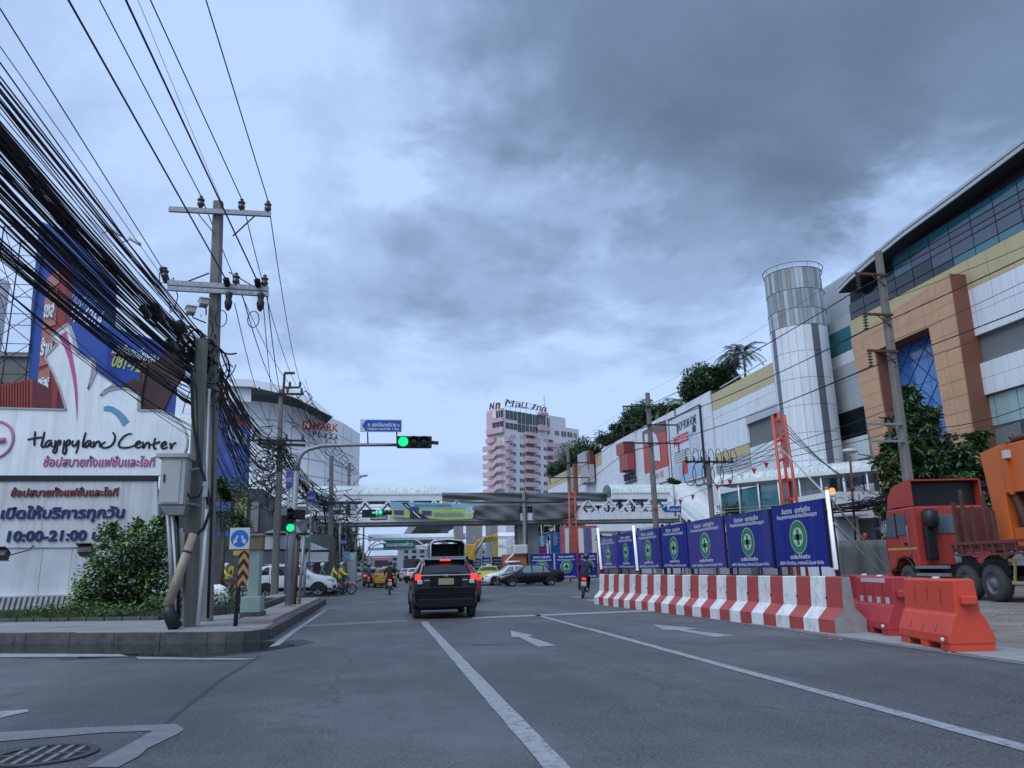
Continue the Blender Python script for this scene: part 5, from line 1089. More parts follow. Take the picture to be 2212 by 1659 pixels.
# ================================================================== right side: barriers, hoarding, truck, poles, walkway
M_rw_w = pm('barrier_white', (.70, .70, .70), .55, .06, 3, damt=.7, dirt=(.36, .355, .34), streak=.45); M_rw_r = pm('barrier_red', (.40, .055, .05), .55, .12, 3, damt=.7, dirt=(.24, .09, .085), streak=.4)
M_bconc = pm('barrier_concrete', (.30, .30, .29), .85, .12, 3, damt=.5, dirt=(.16, .16, .15))
BA, BB = Vector((7.86, 12.85, 0)), Vector((7.22, 26.05, 0)); bd = (BB-BA).normalized(); bang = math.atan2(bd.y, bd.x)
prof = [(0, .0), (0, .235), (.20, .43), (.235, .95), (.25, .97), (.40, .97), (.415, .95), (.45, .43), (.65, .235), (.65, 0)]
nU = 7; uL = (BB-BA).length/nU; sw = uL/4
def prof_mesh(x0, x1, pr, mat, name, inset=0.0):
    mb = MB(); n = len(pr); pts = [(x0, -d, z) for d, z in pr] + [(x1, -d, z) for d, z in pr]
    mb.add(pts, [tuple(range(n)), tuple(range(2*n-1, n-1, -1))] + [(i, i+n, (i+1) % n+n, (i+1) % n) for i in range(n)]); return mb.mesh(name, mat)
inner = [(d + (.008 if d < .3 else -.008), z - (.008 if z > .5 else 0)) for d, z in prof]
body_me = prof_mesh(.004, uL-.004, inner, M_bconc, 'body'); ste = {c: prof_mesh(.0, sw-.004, prof, c, 'painted_stripe') for c in (M_rw_w, M_rw_r)}
loop_me = MB().tube([(0, .0, .62), (-.03, .03, .60), (0, .0, .58)], .012, 5).mesh('lifting_eye', M_rust)
for k in range(nU):
    p = BA + bd*(uL*k); lab = 'red and white striped concrete barrier in the row below the blue hoarding'
    if k == 0: lab = 'striped concrete barrier at the end next to the red plastic barriers'
    if 0 < k < 6: lab = 'striped concrete barrier below ' + [0, 'the panel by the amber flasher', 'the second panel from the flasher', 'the gap before the faded violet panel', 'the faded violet panel', 'the panel beside the white light tube'][k]
    if k == nU-1: lab = 'striped concrete barrier at the junction end of the row'
    t = thing('concrete_barrier', lab, 'barrier', p, 'striped barriers along the site', bang)
    share('body', body_me, t)
    for q in range(4): share('painted_stripe', ste[M_rw_r if q % 2 == 0 else M_rw_w], t, (q*sw + .004, 0, 0))
    for q in range(2): share('lifting_eye', loop_me, t, (sw*(2*q+1), -.215, 0))
# blue hoarding panels on a steel frame, each panel its own thing
M_pan = pm('panel_blue', (.007, .017, .21), .4, .14, .8, streak=.35, dirt=(.05, .055, .22), bump=.9, bscale=2.5); M_pan2 = pm('panel_blue_faded', (.045, .040, .23), .45, .15, .8, streak=.5, dirt=(.09, .085, .26)); M_green = pm('emblem_green', (.03, .20, .08), .5, .08); M_offw = pm('emblem_white', (.55, .6, .58), .5, .05)
HX = 8.85
M_pan3 = pm('panel_blue_dusty', (.016, .024, .20), .5, .2, .6, streak=.5, dirt=(.085, .09, .22), bump=1.0, bscale=1.6)
def disc(y, z, r_, mat, name, parent, x, th=.008, rin=0.0):
    mb = MB(); n = 36; pts = [(x, y + r_*math.cos(6.2832*k/n), z + r_*math.sin(6.2832*k/n)) for k in range(n)]
    if rin:
        pts += [(x, y + rin*math.cos(6.2832*k/n), z + rin*math.sin(6.2832*k/n)) for k in range(n)]; mb.add(pts, [(k, (k+1) % n, n+(k+1) % n, n+k) for k in range(n)])
    else: mb.add(pts, [tuple(range(n))])
    return part(name, mb, mat, parent)
def safety_panel(y0, y1, z0, z1, x, lab, tilt=0.0, mat=None, ang=None, group='blue safety panels on the hoarding', detail=True):
    """panel facing -X, seen from the road; words on top, green cross emblem, company line below"""
    yc, w, h = (y0+y1)/2, y1-y0, z1-z0; t = thing('safety_panel', lab, 'hoarding panel', (x, yc, z0), group)
    part('sheet', MB().box(x, x+.03, y0, y1, z0, z1), mat or M_pan, t); zc = z0 + h*.47; r_ = h*.25
    part('frame', MB().box(x+.03, x+.07, y0-.03, y0+.03, z0-.02, z1+.02).box(x+.03, x+.07, y1-.03, y1+.03, z0-.02, z1+.02).box(x+.03, x+.07, y0, y1, z1-.03, z1+.02), M_dark, t)
    disc(yc, zc, r_*1.05, M_offw, 'emblem_rim', t, x-.004); disc(yc, zc, r_, M_green, 'emblem_ring', t, x-.007); disc(yc, zc, r_*.60, M_offw, 'emblem_field', t, x-.010)
    a, b = r_*.17, r_*.50; part('cross', MB().box(x-.016, x-.012, yc-a, yc+a, zc-b, zc+b).box(x-.016, x-.0121, yc-b, yc+b, zc-a, zc+a), M_green, t)
    lettering('อันตราย   เขตก่อสร้าง', M_wtext, t, (x-.006, yc, z0 + h*.90), w*.56, h*.095, -math.pi/2, 0, 0, .012); lettering('ห้ามบุคคลภายนอกเข้าก่อนได้รับอนุญาต', M_wtext, t, (x-.006, yc, z0 + h*.80), w*.78, h*.095, -math.pi/2, 0, 0, .012)
    lettering('เขตพื้นที่ก่อสร้าง', M_wtext, t, (x-.006, yc, z0 + h*.165), w*.38, h*.075, -math.pi/2, 0, 0, .012); lettering('บริษัท ยิ่งเจริญ บางกอกโมโนเรล จำกัด', M_wtext, t, (x-.006, yc, z0 + h*.065), w*.84, h*.075, -math.pi/2, 0, 0, .012)
    if tilt: t.rotation_euler = (R(tilt), 0, 0)
    return t
PB = [(14.42, 16.50, 1.13, 2.46, 'blue safety panel beside the amber flasher post'), (16.66, 18.94, 1.12, 2.42, 'deep blue safety panel, second from the flasher post'), (19.15, 21.52, 1.12, 2.42, 'faded violet safety panel with rain streaks'), (21.62, 23.68, 1.13, 2.40, 'blue safety panel next to the faded violet one'), (23.86, 26.05, 1.12, 2.38, 'blue safety panel beside the white light tube'), (26.3, 28.33, 1.12, 2.36, 'blue safety panel between the two far light tubes'), (28.42, 30.7, 1.12, 2.34, 'creased blue safety panel at the junction end')]
for k, (a, b, z0, z1, lab) in enumerate(PB): safety_panel(a, b, z0, z1, HX + random.uniform(-.02, .02), lab, [0, 0, -.8, .3, 0, .4, 0][k], [M_pan, M_pan3, M_pan2, M_pan, M_pan3, M_pan, M_pan2][k])
for y in (14.3, 16.58, 19.05, 21.57, 23.77, 26.17, 28.37, 30.8): solo('fence_post', MB().box(HX+.06, HX+.13, y-.035, y+.035, 0, 2.5 if y > 14.5 else 2.7), M_dark, 'dark steel post behind the blue panels', 'post', (HX+.1, y, 0), 'posts of the blue hoarding')
for k in range(13): solo('fence_post', MB().box(HX+.08, HX+.11, 14.9 + k*1.25, 14.94 + k*1.25, .0, 1.14), M_dark, 'short dark strut below the blue panels', 'post', (HX+.1, 14.92 + k*1.25, 0), 'struts under the blue panels')
M_tube = pm('lit_tube', (.8, .82, .85), .3, 0, emit=(.75, .85, 1.0), es=.35)
for (xa, ya), (xb, yb), x, lab in (((1786, 1058), (1807, 1230), HX-.1, 'long white light tube on the flasher post'), ((1368, 1134), (1377, 1233), HX-.1, 'white light tube between two blue panels'), ((1291, 1140), (1299, 1230), HX-.1, 'white light tube at the junction end of the hoarding')):
    a, b = PX(xa, ya, x), PX(xb, yb, x); t = thing('light_tube', lab, 'lamp', b, 'light tubes on the hoarding'); rr_ = .036 if xa > 1700 else .045
    part('tube', MB().tube([a, b], rr_, 10), M_tube, t); part('cap', MB().tube([b, b - (a-b).normalized()*.06], rr_*1.15, 10), M_dark, t); part('cap', MB().tube([a, a + (a-b).normalized()*.05], rr_*1.15, 10), M_steel, t)
p = PX(1798, 1063, HX+.08); fl = thing('flasher', 'amber warning flasher on top of the hoarding post', 'lamp', p); part('base', MB().lathe([(.0, -.09), (.06, -.09), (.06, -.03), (0, -.03)], 12, p), M_grey_sheet, fl); part('lens', MB().lathe([(.055, -.03), (.055, .05), (.03, .08), (0, .08)], 14, p), pm('amber_lens', (.6, .12, .02), .3, 0, emit=(1, .14, .02), es=2.2), fl)
for a, b, lab in ((PX(1793, 1075, HX), PZ(1930, 1243, .35), 'upper rope stay behind the red plastic barriers'), (PX(1800, 1130, HX), PZ(1922, 1252, .3), 'lower rope stay behind the red plastic barriers')):
    r0 = PY(*((1925, 1240) if 'upper' in lab else (1912, 1246)), 19); solo('rope_stay', MB().tube(sag(a, r0, .0, 6), .022, 6), pm('rope', (.40, .37, .32), .8, .2, 8), lab, 'rope', r0, 'rope stays of the hoarding')
# moulded plastic barriers
def plastic_barrier(near, far, mat, lab, refl=False, W=.55):
    near, far = Vector((near[0], near[1], 0)), Vector((far[0], far[1], 0)); d = (far-near); L_ = d.length; an = math.atan2(d.y, d.x); t = thing('plastic_barrier', lab, 'barrier', near, 'plastic barriers beside the truck', an)
    pr = [(0, .10), (0, .22), (.10, .47), (.14, .50), (.165, .93), (.185, .96), (W-.185, .96), (W-.165, .93), (W-.14, .50), (W-.10, .47), (W, .22), (W, .10)]
    o = link('shell', prof_mesh(0, L_, pr, mat, 'shell'), t); addbevel(o, .02, 2)
    for x0, x1 in ((.0, L_*.2), (L_*.42, L_*.58), (L_*.8, L_)): o = part('foot', MB().box(x0+.01, x1-.01, -W+.01, -.01, 0, .12), mat, t, .015, local=True)
    gm = pm(mat.name + '_groove_shade', tuple(c*.45 for c in mat.node_tree.nodes['RGB'].outputs[0].default_value[:3]), .6, .05)  # darkened copy of the plastic, shade painted into grooves and socket
    for k in range(3):
        x = L_*(.25 + .25*k)
        part('groove', MB().beam((x, -.168, .84), (x, -.152, .52), .03, .02, (0, 1, 0)).beam((x, -.108, .46), (x, -.012, .235), .03, .016, (0, 1, .4)), gm, t, local=True)
    part('filler_cap', MB().lathe([(.05, .955), (.05, .985), (0, .985)], 12, (L_*.5, -W/2, 0)), M_grey_sheet, t, local=True); part('socket', MB().lathe([(.06, -.0), (.06, .02), (0, .02)], 12, (-.0, -W/2, .70), 'x'), gm, t, local=True); part('lug', MB().box(-.10, .01, -W*.5-.1, -W*.5+.1, .62, .74), mat, t, .02, local=True)
    if refl:
        part('reflector_band', MB().box(L_*.18, L_*.82, -.166, -.158, .86, .93), pm('reflector', (.5, .52, .55), .35, .05), t, local=True)
        for k in range(4): x = L_*(.14 + .23*k); part('reflector', MB().box(x-.07, x+.07, -.153, -.140, .51, .62), MAT['reflector'], t, local=True)
    part('drain_plug', MB().lathe([(.03, 0), (.03, .03), (0, .03)], 10, (.12, 0.02, .16), 'y'), M_grey_sheet, t, local=True)
    return t
M_orp = pm('orange_plastic', (.60, .060, .028), .5, .07, 3, damt=.12, dirt=(.35, .08, .05)); M_rep = pm('red_plastic', (.42, .035, .04), .5, .12, 3, damt=.3, dirt=(.22, .05, .05))
plastic_barrier((7.66, 9.80), (7.98, 11.3), M_orp, 'bright orange plastic barrier standing ahead of the red ones', W=.62); plastic_barrier((8.36, 12.1), (8.66, 13.6), M_rep, 'dull red plastic barrier with white reflectors', True, .6); plastic_barrier((8.95, 13.3), (9.1, 14.8), M_rep, 'dirty red plastic barrier tucked behind the striped one', False, .6)
rd = random.Random(8)
for k in range(150):
    x, y = rd.uniform(8.9, 16), rd.uniform(5, 19); s = rd.uniform(.015, .05)*(1 if rd.random() < .9 else 1.8); mb = MB(); mb.ball((x, y, s*.3), s, s*rd.uniform(.7, 1.3), s*.6, 6, 4); solo('stone', mb, M_conc if k % 3 else M_dirt, 'loose stone on the earth of the building site', 'stone', (x, y, 0), 'stones on the site ground')
# ------------------------------------------------------------------ truck
fwp, w3p = Vector((18.0, 24.6, 0)), Vector((17.28, 20.0, 0)); th = math.atan2((fwp-w3p).y, (fwp-w3p).x)
trk = thing('lorry', 'red tractor lorry with an orange machine on its rusty flatbed', 'truck', (17.5, 21.0, 0), None, th)     # local +x forward, +y to its left (towards the road)
M_tred = pm('lorry_red', (.40, .045, .035), .4, .08, 1.5, damt=.25, dirt=(.20, .06, .05)); M_tyre = pm('tyre_rubber', (.05, .05, .052), .85, .15, 6); M_rimg = pm('rim_grey', (.14, .14, .15), .6, .2, 6); M_omach = pm('machine_orange', (.60, .13, .025), .45, .10, 1, streak=.25, dirt=(.33, .09, .03))
def lwheel(x, y, r_, w, name='wheel'):
    mb = MB(); mb.lathe([(r_*.58, -w/2), (r_*.93, -w/2), (r_, -w*.32), (r_, w*.32), (r_*.93, w/2), (r_*.58, w/2)], 26, (x, y, r_), 'y'); o = part(name, mb, M_tyre, trk, local=True)
    mb = MB(); mb.lathe([(r_*.6, w*.45), (r_*.55, w*.28), (r_*.30, w*.18), (r_*.24, w*.5), (0, w*.52)], 20, (x, y, r_), 'y'); part('rim', mb, M_rimg, o, local=True); return o
X0 = 3.35   # front axle; tandem at 0 and -1.35 local from the second wheel
fx = (fwp - Vector((17.5, 21.0, 0))).length*1.0
def tl(wx, wy): v = Vector((wx-17.5, wy-21.0, 0)); return (v.x*math.cos(th) + v.y*math.sin(th), -v.x*math.sin(th) + v.y*math.cos(th))
fxl, fyl = tl(*fwp[:2]); w3x, w3y = tl(*w3p[:2]); YL = fyl - .15
for x in (fxl, w3x+1.3, w3x): lwheel(x, YL, .52, .32); lwheel(x, YL-2.1, .52, .32)
cx0, cx1 = fxl-.95, fxl+1.15; yl, yr = YL+.2, YL-2.3
mb = MB(); mb.prism([(cx0, 1.0), (fxl-.62, 1.0), (fxl-.52, 1.22), (fxl, 1.32), (fxl+.5, 1.22), (fxl+.6, .95), (cx1, .75), (cx1+.05, 1.6), (cx1-.02, 2.0), (cx1-.32, 2.95), (cx0, 2.98)], (0, yr, 0), (1, 0, 0), (0, 0, 1), (0, yl-yr, 0)); cabp = part('cab', mb, M_tred, trk, .06, 3, local=True)
part('side_window', MB().prism([(cx1-.85, 2.0), (cx1-.14, 2.0), (cx1-.36, 2.75), (cx1-.85, 2.75)], (0, yl-.03, 0), (1, 0, 0), (0, 0, 1), (0, .05, 0)), pm('cab_glass', (.10, .13, .15), .1, .1), cabp, local=True); part('side_window', MB().box(cx0+.5, cx1-.98, yl-.03, yl+.02, 2.05, 2.75), MAT['cab_glass'], cabp, local=True)
part('windscreen', MB().prism([(cx1+.0, 1.95), (cx1+.02, 1.95), (cx1-.27, 2.85), (cx1-.29, 2.85)], (0, yr+.15, 0), (1, 0, 0), (0, 0, 1), (0, yl-yr-.3, 0)), M_gdark, cabp, local=True)
for x_ in (cx0+.48, cx1-.08): part('door_seam', MB().box(x_-.012, x_+.012, yl-.01, yl+.006, 1.25, 2.85), M_black, cabp, local=True)
part('window_frame', MB().box(cx1-.98, cx1-.84, yl-.01, yl+.012, 1.95, 2.82), M_black, cabp, local=True); part('grab_rail', MB().tube([(cx0+.40, yl+.01, 1.35), (cx0+.40, yl+.05, 1.4), (cx0+.40, yl+.05, 2.3), (cx0+.40, yl+.01, 2.35)], .016, 6), M_steel, cabp, local=True)
for z_ in (.55, .85): part('cab_step', MB().box(cx1-.75, cx1-.2, yl-.12, yl+.02, z_, z_+.05), M_black, cabp, local=True)
for k_ in range(3): part('air_hose', MB().tube([(cx0-.05, YL-1.0-.1*k_, 1.3), (cx0-.5, YL-1.0-.1*k_, .95+.1*k_), (cx0-1.0, YL-1.0-.1*k_, 1.25)], .022, 6), [M_black, M_rust, M_navy][k_], trk, local=True)
part('wheel_arch_lip', MB().tube([(fxl + .62*math.cos(a), yl+.0, .70 + .60*math.sin(a)) for a in [R(10 + 16*k_) for k_ in range(11)]], .03, 6), M_black, cabp, local=True)
part('rear_window', MB().box(cx0-.03, cx0+.02, yr+.25, yl-.75, 2.05, 2.68), MAT['cab_glass'], cabp, local=True); part('stripe', MB().box(cx0+.02, cx1-.1, yl+.0, yl+.008, 1.55, 1.62), pm('stripe_yellow', (.5, .33, .05), .5, .1), cabp, local=True); part('door_handle', MB().box(cx0+.55, cx0+.75, yl, yl+.04, 1.72, 1.78), M_black, cabp, local=True)
mb = MB(); mb.prism([(cx0-.02, 3.0), (cx1-.38, 3.0), (cx1-.5, 3.35), (cx1-.85, 3.72), (cx0+.35, 3.86), (cx0-.02, 3.88)], (0, yl-.02, 0), (1, 0, 0), (0, 0, 1), (0, -.06, 0)).prism([(cx0-.02, 3.0), (cx1-.38, 3.0), (cx1-.5, 3.35), (cx1-.85, 3.72), (cx0+.35, 3.86), (cx0-.02, 3.88)], (0, yr+.08, 0), (1, 0, 0), (0, 0, 1), (0, -.06, 0))
mb.prism([(cx1-.38, 3.0), (cx1-.5, 3.35), (cx1-.85, 3.72), (cx0+.35, 3.86), (cx0-.02, 3.88), (cx0-.02, 3.83), (cx0+.35, 3.81), (cx1-.88, 3.67), (cx1-.55, 3.32), (cx1-.44, 3.0)], (0, yr+.02, 0), (1, 0, 0), (0, 0, 1), (0, yl-yr-.06, 0)); part('roof_deflector', mb, M_tred, trk, local=True)
part('deflector_lining', MB().box(cx0+.3, cx0+.34, yr+.1, yl-.1, 3.0, 3.78), M_black, trk, local=True)
for s in (0, 1): part('mirror', MB().box(cx1+.02, cx1+.1, yl+.12, yl+.32, 1.95 + s*.45, 2.3 + s*.45), M_black, trk, .02, local=True)
part('mirror_arm', MB().tube([(cx1-.1, yl, 2.85), (cx1+.05, yl+.24, 2.8), (cx1+.05, yl+.24, 2.0), (cx1-.05, yl, 1.95)], .015, 5), M_black, trk, local=True)
part('bumper', MB().box(cx1-.1, cx1+.18, yr, yl, .35, .78), M_tred, trk, .05, local=True); part('headlamp', MB().box(cx1+.05, cx1+.2, yl-.4, yl-.08, .5, .68), pm('lamp_clear', (.5, .52, .55), .1, 0), trk, .02, local=True)
part('snorkel', MB().box(cx0-.32, cx0-.08, yl-.55, yl-.2, 1.2, 2.3), M_black, trk, .05, local=True); part('air_filter', MB().lathe([(.2, 0), (.26, .1), (.26, .5), (.15, .6), (0, .6)], 16, (cx0-.25, yl-.45, 2.25)), M_black, trk, local=True)
part('chassis', MB().box(w3x-2.5, cx1-.3, YL-1.5, YL-.6, .7, .98), M_black, trk, local=True)
for z in (.45, .68, .92): part('side_rail', MB().box(w3x+2.0, fxl-.7, yl-.06, yl+.02, z, z+.1), M_steel, trk, local=True)
part('bucket', MB().lathe([(0, 1.1), (.15, 1.1), (.19, 1.5), (.17, 1.5), (.14, 1.13)], 16, (w3x+1.7, yl-.25, 0)), M_grey_sheet, trk, local=True)
for x in (w3x+1.3, w3x):
    mb = MB(); n = 10
    for k in range(n): a0, a1 = R(20 + 140*k/n), R(20 + 140*(k+1)/n); mb.beam((x + .62*math.cos(a0), YL, .52 + .62*math.sin(a0)), (x + .62*math.cos(a1), YL, .52 + .62*math.sin(a1)), .36, .02, (0, 1, 0))
    part('mudguard', mb, M_black, trk, local=True)
# trailer bed with stakes
tb0, tb1 = w3x-11, w3x+1.6
part('bed', MB().box(tb0, tb1, yr-.02, yl+.02, 1.42, 1.52), M_rust, trk, local=True); part('bed_rail', MB().box(tb0, tb1, yl+.03, yl+.09, 1.62, 1.70).box(tb0, tb1, yl+.03, yl+.09, 1.30, 1.36), pm('bed_maroon', (.16, .035, .035), .7, .2, 2, damt=.4, dirt=(.09, .05, .04)), trk, local=True)
for k in range(22): part('bed_rib', MB().box(tb1-.1-k*.5, tb1-.03-k*.5, yl+.025, yl+.08, 1.36, 1.62), MAT['bed_maroon'], trk, local=True)
part('under_guard', MB().beam((w3x-.9, yl-.05, 1.15), (tb0, yl-.05, 1.15), .05, .08).beam((w3x-.9, yl-.05, .55), (tb0, yl-.05, .55), .05, .08), pm('guard_yellow', (.36, .30, .14), .6, .3, 2), trk, local=True)
for k in range(8): part('guard_bar', MB().beam((w3x-1.0-k*.55, yl-.05, .58), (w3x-1.15-k*.55, yl-.05, 1.12), .05, .05), MAT['guard_yellow'], trk, local=True)
for k, (x, h) in enumerate(((tb1-.3, 1.4), (tb1-.75, 1.75), (tb1-1.2, 1.2), (w3x-.2, 1.5), (w3x-.55, 1.0))): part('stake', MB().box(x, x+.09, yl-.1, yl-.02, 1.52, 1.52+h), M_rust, trk, local=True)
part('headboard', MB().box(tb1-.12, tb1-.04, yr+.1, yl-.1, 1.52, 2.75), MAT['bed_maroon'], trk, local=True)
# orange machine body riding on the bed (own thing)
mc = thing('machine_casing', 'big orange steel machine casing loaded on the lorry bed', 'machine', trk.matrix_basis @ Vector((w3x-1.0, yr+1.2, 1.52)), None, th); mx1 = .75
mb = MB(); mb.prism([(mx1-.55, .12), (mx1, .12), (mx1+.28, 2.72), (mx1-.6, 2.82)], (0, -.95, 0), (1, 0, 0), (0, 0, 1), (0, 1.95, 0)); part('front_plate', mb, M_omach, mc, .02, local=True)
part('casing', MB().box(-6, mx1-.6, -.95, 1.0, 1.45, 2.8), M_omach, mc, .03, local=True); part('lower_frame', MB().box(-6, mx1-.6, -.9, .92, 0.0, .5), M_omach, mc, local=True); part('dark_bay', MB().box(-6, mx1-.62, -.85, .8, .5, 1.55), pm('bay_dark', (.07, .03, .015), .8, .2), mc, local=True)
for x in (-.2, -1.3, -2.4): part('rib', MB().box(x-.05, x+.05, 1.0, 1.08, 1.4, 2.82), M_omach, mc, local=True); part('brace', MB().beam((x-.4, .95, .2), (x+.1, .95, 1.55), .12, .1), M_rust, mc, local=True)
part('lamp_box', MB().box(mx1-1.1, mx1-.9, 1.0, 1.12, 2.4, 2.62), M_grey_sheet, mc, local=True); part('hose', MB().tube([(mx1-.4, .5, 2.8), (-.5, .9, 2.9), (-1.2, .6, 3.0), (-2.4, .8, 2.9)], .09, 8), M_rust, mc, local=True)
# ------------------------------------------------------------------ power poles on the mall side
def rpole(x, y, h, lab, arms, w=.34, lean=0.0):
    t = thing('utility_pole', lab, 'utility pole', (x, y, 0), 'utility poles along the mall side'); squarepole(t, x, y, -.05, h, w, w*.72, (lean, 0))
    for z, l, two in arms:
        xx = x + lean*z/h; a = Vector((xx - l, y-.2, z)); b = Vector((xx + (l if two else .15), y-.2, z)); part('crossarm', MB().beam(a, b, .1, .1), M_rust if not two else M_dark, t); part('brace', MB().beam(a.lerp(b, .45), (xx, y-.2, z-.5), .05, .03), M_rust, t)
        insulator_string(Vector((xx - l + .08, y-.2, z-.08)), t, 5, .11)
        if two: insulator_string(Vector((xx + l - .08, y-.2, z-.08)), t, 5, .11)
    return t
r1 = rpole(21.05, 28.0, 14.25, 'tall concrete pole before the orange portal', [(13.1, 1.35, 0), (11.3, 1.25, 0), (9.7, 1.25, 0)], .40, .15); r2 = rpole(20.1, 54.7, 14, 'concrete pole with three double arms before the red poster', [(12.9, 2.1, 1), (11.5, 2.2, 1), (10.1, 2.2, 1)], .42); r3 = rpole(19.9, 79.6, 14, 'far concrete pole before the mall end', [(12, 2.2, 1), (10.4, 2.2, 1), (8.8, 2.2, 1)], .42)
for z in (6.6, 5.9): part('lower_arm', MB().beam((19.5, 27.8, z), (21, 27.8, z), .09, .09), M_steel, r1)
p4_ = PZ(1529, 998, 8); r4 = thing('utility_pole', 'low pole with one long arm of looped wires by the white stair tunnel', 'utility pole', (p4_.x, p4_.y, 0), 'utility poles along the mall side'); squarepole(r4, p4_.x, p4_.y, -.05, 8.1, .36, .28)
a, b = PY(1478, 997, p4_.y-.2), PY(1586, 998, p4_.y-.2); part('crossarm', MB().beam(a, b, .12, .12), M_dark, r4)
for k in range(7):
    q = a.lerp(b, (k+.3)/6.6); lp = [q + Vector((.35*math.cos(an)*.6 + .15, 0, .35 + .55*math.sin(an))) for an in [R(-60 + 300*i/12) for i in range(13)]]; part('wire_loop', MB().tube(lp, .025, 4), M_cable, r4); insulator_pin(q, r4)
for k in range(5):
    q = a.lerp(b, (k+.5)/5.5); lp = [q + Vector((.45*math.cos(an), 0, -.85 + .8*math.sin(an))) for an in [R(80 + 320*i/12) for i in range(13)]]; part('wire_loop', MB().tube(lp, .03, 4), M_cable, r4)
GR = 'power lines along the mall side'
for k, (z1, l1, z2, l2) in enumerate(((12.35, 1.3, 12.2, 2.0), (10.55, 1.2, 10.8, 2.1), (8.95, 1.2, 9.4, 2.1))):
    lab = ['power line on the upper arms of the mall side poles', 'power line on the middle arms of the mall side poles', 'power line on the lower arms of the mall side poles'][k]
    P0 = Vector((21.1-l1, 27.8, z1)); P1 = Vector((20.1-l2, 54.5, z2)); P2 = Vector((19.9-2.1, 79.4, [11.3, 9.7, 8.1][k])); Pn = Vector((21.6-l1, 4, z1+.4)); pts = sag(Pn, P0, .25, 10) + sag(P0, P1, .35, 12)[1:] + sag(P1, P2, .4, 10)[1:]
    solo('power_line', MB().tube(pts, .022, 5), M_cable, lab, 'power line', P0, GR)
    solo('power_line', MB().tube([p_ + Vector((.12, 0, .10)) for p_ in sag(P0, P1, .42, 12)], .014, 4), M_cable, lab.replace('power line', 'twin strand'), 'power line', P1, GR)
for k, (y0, y1) in enumerate(((438, 640), (560, 700), (640, 760))):
    a = PX(2230, [525, 600, 690][k], 24); b = Vector((21.0, 27.8, [11.9, 10.1, 9.0][k])); solo('power_line', MB().tube(sag(a, b, .06, 8), .012, 4), M_cable, ['thin line crossing the yellow band to the near mall side pole', 'thin line crossing the white panels to the near mall side pole', 'thin line crossing the window band to the near mall side pole'][k], 'power line', b, GR)
solo('power_line', MB().tube(sag(Vector((21.15, 28, 14.2)), Vector((20.1, 54.7, 14.1)), .3, 10) + sag(Vector((20.1, 54.7, 14.1)), Vector((19.9, 79.6, 14.0)), .3, 10)[1:], .008, 4), M_cable, 'thin earth wire along the tops of the mall side poles', 'power line', (21, 28, 14), GR)
rb = random.Random(21)
def span(a, b, n, sp, r_, lab, sg, group='dark cable bundles along the mall side'):
    mb = MB()
    for _ in range(n):
        o1 = Vector((rb.gauss(0, sp), 0, rb.gauss(0, sp))); o2 = Vector((rb.gauss(0, sp), 0, rb.gauss(0, sp))); mb.tube(sag(Vector(a)+o1, Vector(b)+o2, sg + rb.uniform(-.1, .12), 10), r_*rb.choice((.6, 1, 1.4)), 4, cap=False)
    return solo('cable_bundle', mb, M_cable, lab, 'cable bundle', b, group)
span(PY(1960, 1062, 28), PY(1800, 1100, 32), 16, .09, .022, 'thick cable bundle from the near pole past the walkway', .15); span(PY(1800, 1100, 32), PY(1545, 1128, 44), 14, .10, .024, 'cable bundle sagging above the blue panels', .2); span(PY(1545, 1128, 44), PY(1290, 1160, 60), 12, .12, .03, 'cable bundle passing below the footbridge deck', .3)
span(PY(2140, 1050, 24), PY(1960, 1060, 28), 14, .09, .02, 'cable bundle above the lorry cab', .05); tangle(PY(1850, 1085, 30), .5, .1, .12, 40, .02, 'tangle of black cables beside the lorry roof', 6)
for k, (x0, y0, x1, y1) in enumerate(((1960, 870, 1540, 1000), (1960, 905, 1540, 1003), (1960, 925, 1545, 1010), (2212, 880, 1960, 925), (2212, 905, 1960, 945))): 
    a, b = PY(x0, y0, 27.8 if k < 3 else 24), PY(x1, y1, p4_.y if k < 3 else 27.8); solo('power_line', MB().tube(sag(a, b, .25, 10), .016, 4), M_cable, 'slack low line strung from the near mall side pole', 'power line', b, 'slack low lines on the mall side')
# orange ladder masts of the site
M_omast = pm('mast_orange', (.58, .075, .03), .5, .1, 2)
def mast(pts_b, pts_t, Y, rung, lab, rw):
    t = thing('ladder_mast', lab, 'mast', PY(*pts_b[0], Y)); legs = []
    for i, (b, tp_) in enumerate(zip(pts_b, pts_t)):
        a, c = PY(*b, Y + .25*(i % 2)), PY(*tp_, Y + .25*(i % 2)); d = (a-c); a = a + d*((a.z+.05)/(c.z-a.z)) if a.z > 0 else a; legs.append((a, c)); part('leg', MB().tube([a, c], rw, 8), M_omast, t)
    for k in range(rung):
        f = (k+.6)/rung
        for (a, c), (a2, c2_) in zip(legs, legs[1:]): part('rung', MB().beam(a.lerp(c, f), a2.lerp(c2_, f), rw*1.3, rw*1.3), M_omast, t)
    return t
mast(((1693, 1098), (1707, 1096), (1722, 1090)), ((1668, 898), (1681, 890), (1694, 896)), 30, 9, 'three-legged orange ladder mast behind the blue panels', .065); mast(((1231, 1185), (1247, 1183)), ((1229, 1062), (1241, 1062)), 64, 11, 'slim orange ladder mast before the footbridge', .07)
a, b = PY(1683, 965, 29.8), PY(1795, 1080, 18); solo('rope_stay', MB().tube([a, b], .03, 6), MAT['rope'], 'long rope from the orange mast to the hoarding post', 'rope', b, 'rope stays of the hoarding')
for k in range(4): a, b = PY(1698 + k, 915 + k*9, 29.8), PY(1850 + k*16, 1060 + k*4, 27); solo('power_line', MB().tube(sag(a, b, .15, 6), .016, 4), M_cable, 'slack black line dropping from the orange mast', 'power line', b, 'lines hung from the orange mast')
a, b = PY(1547, 1010, 44), PY(1693, 930, 30); 
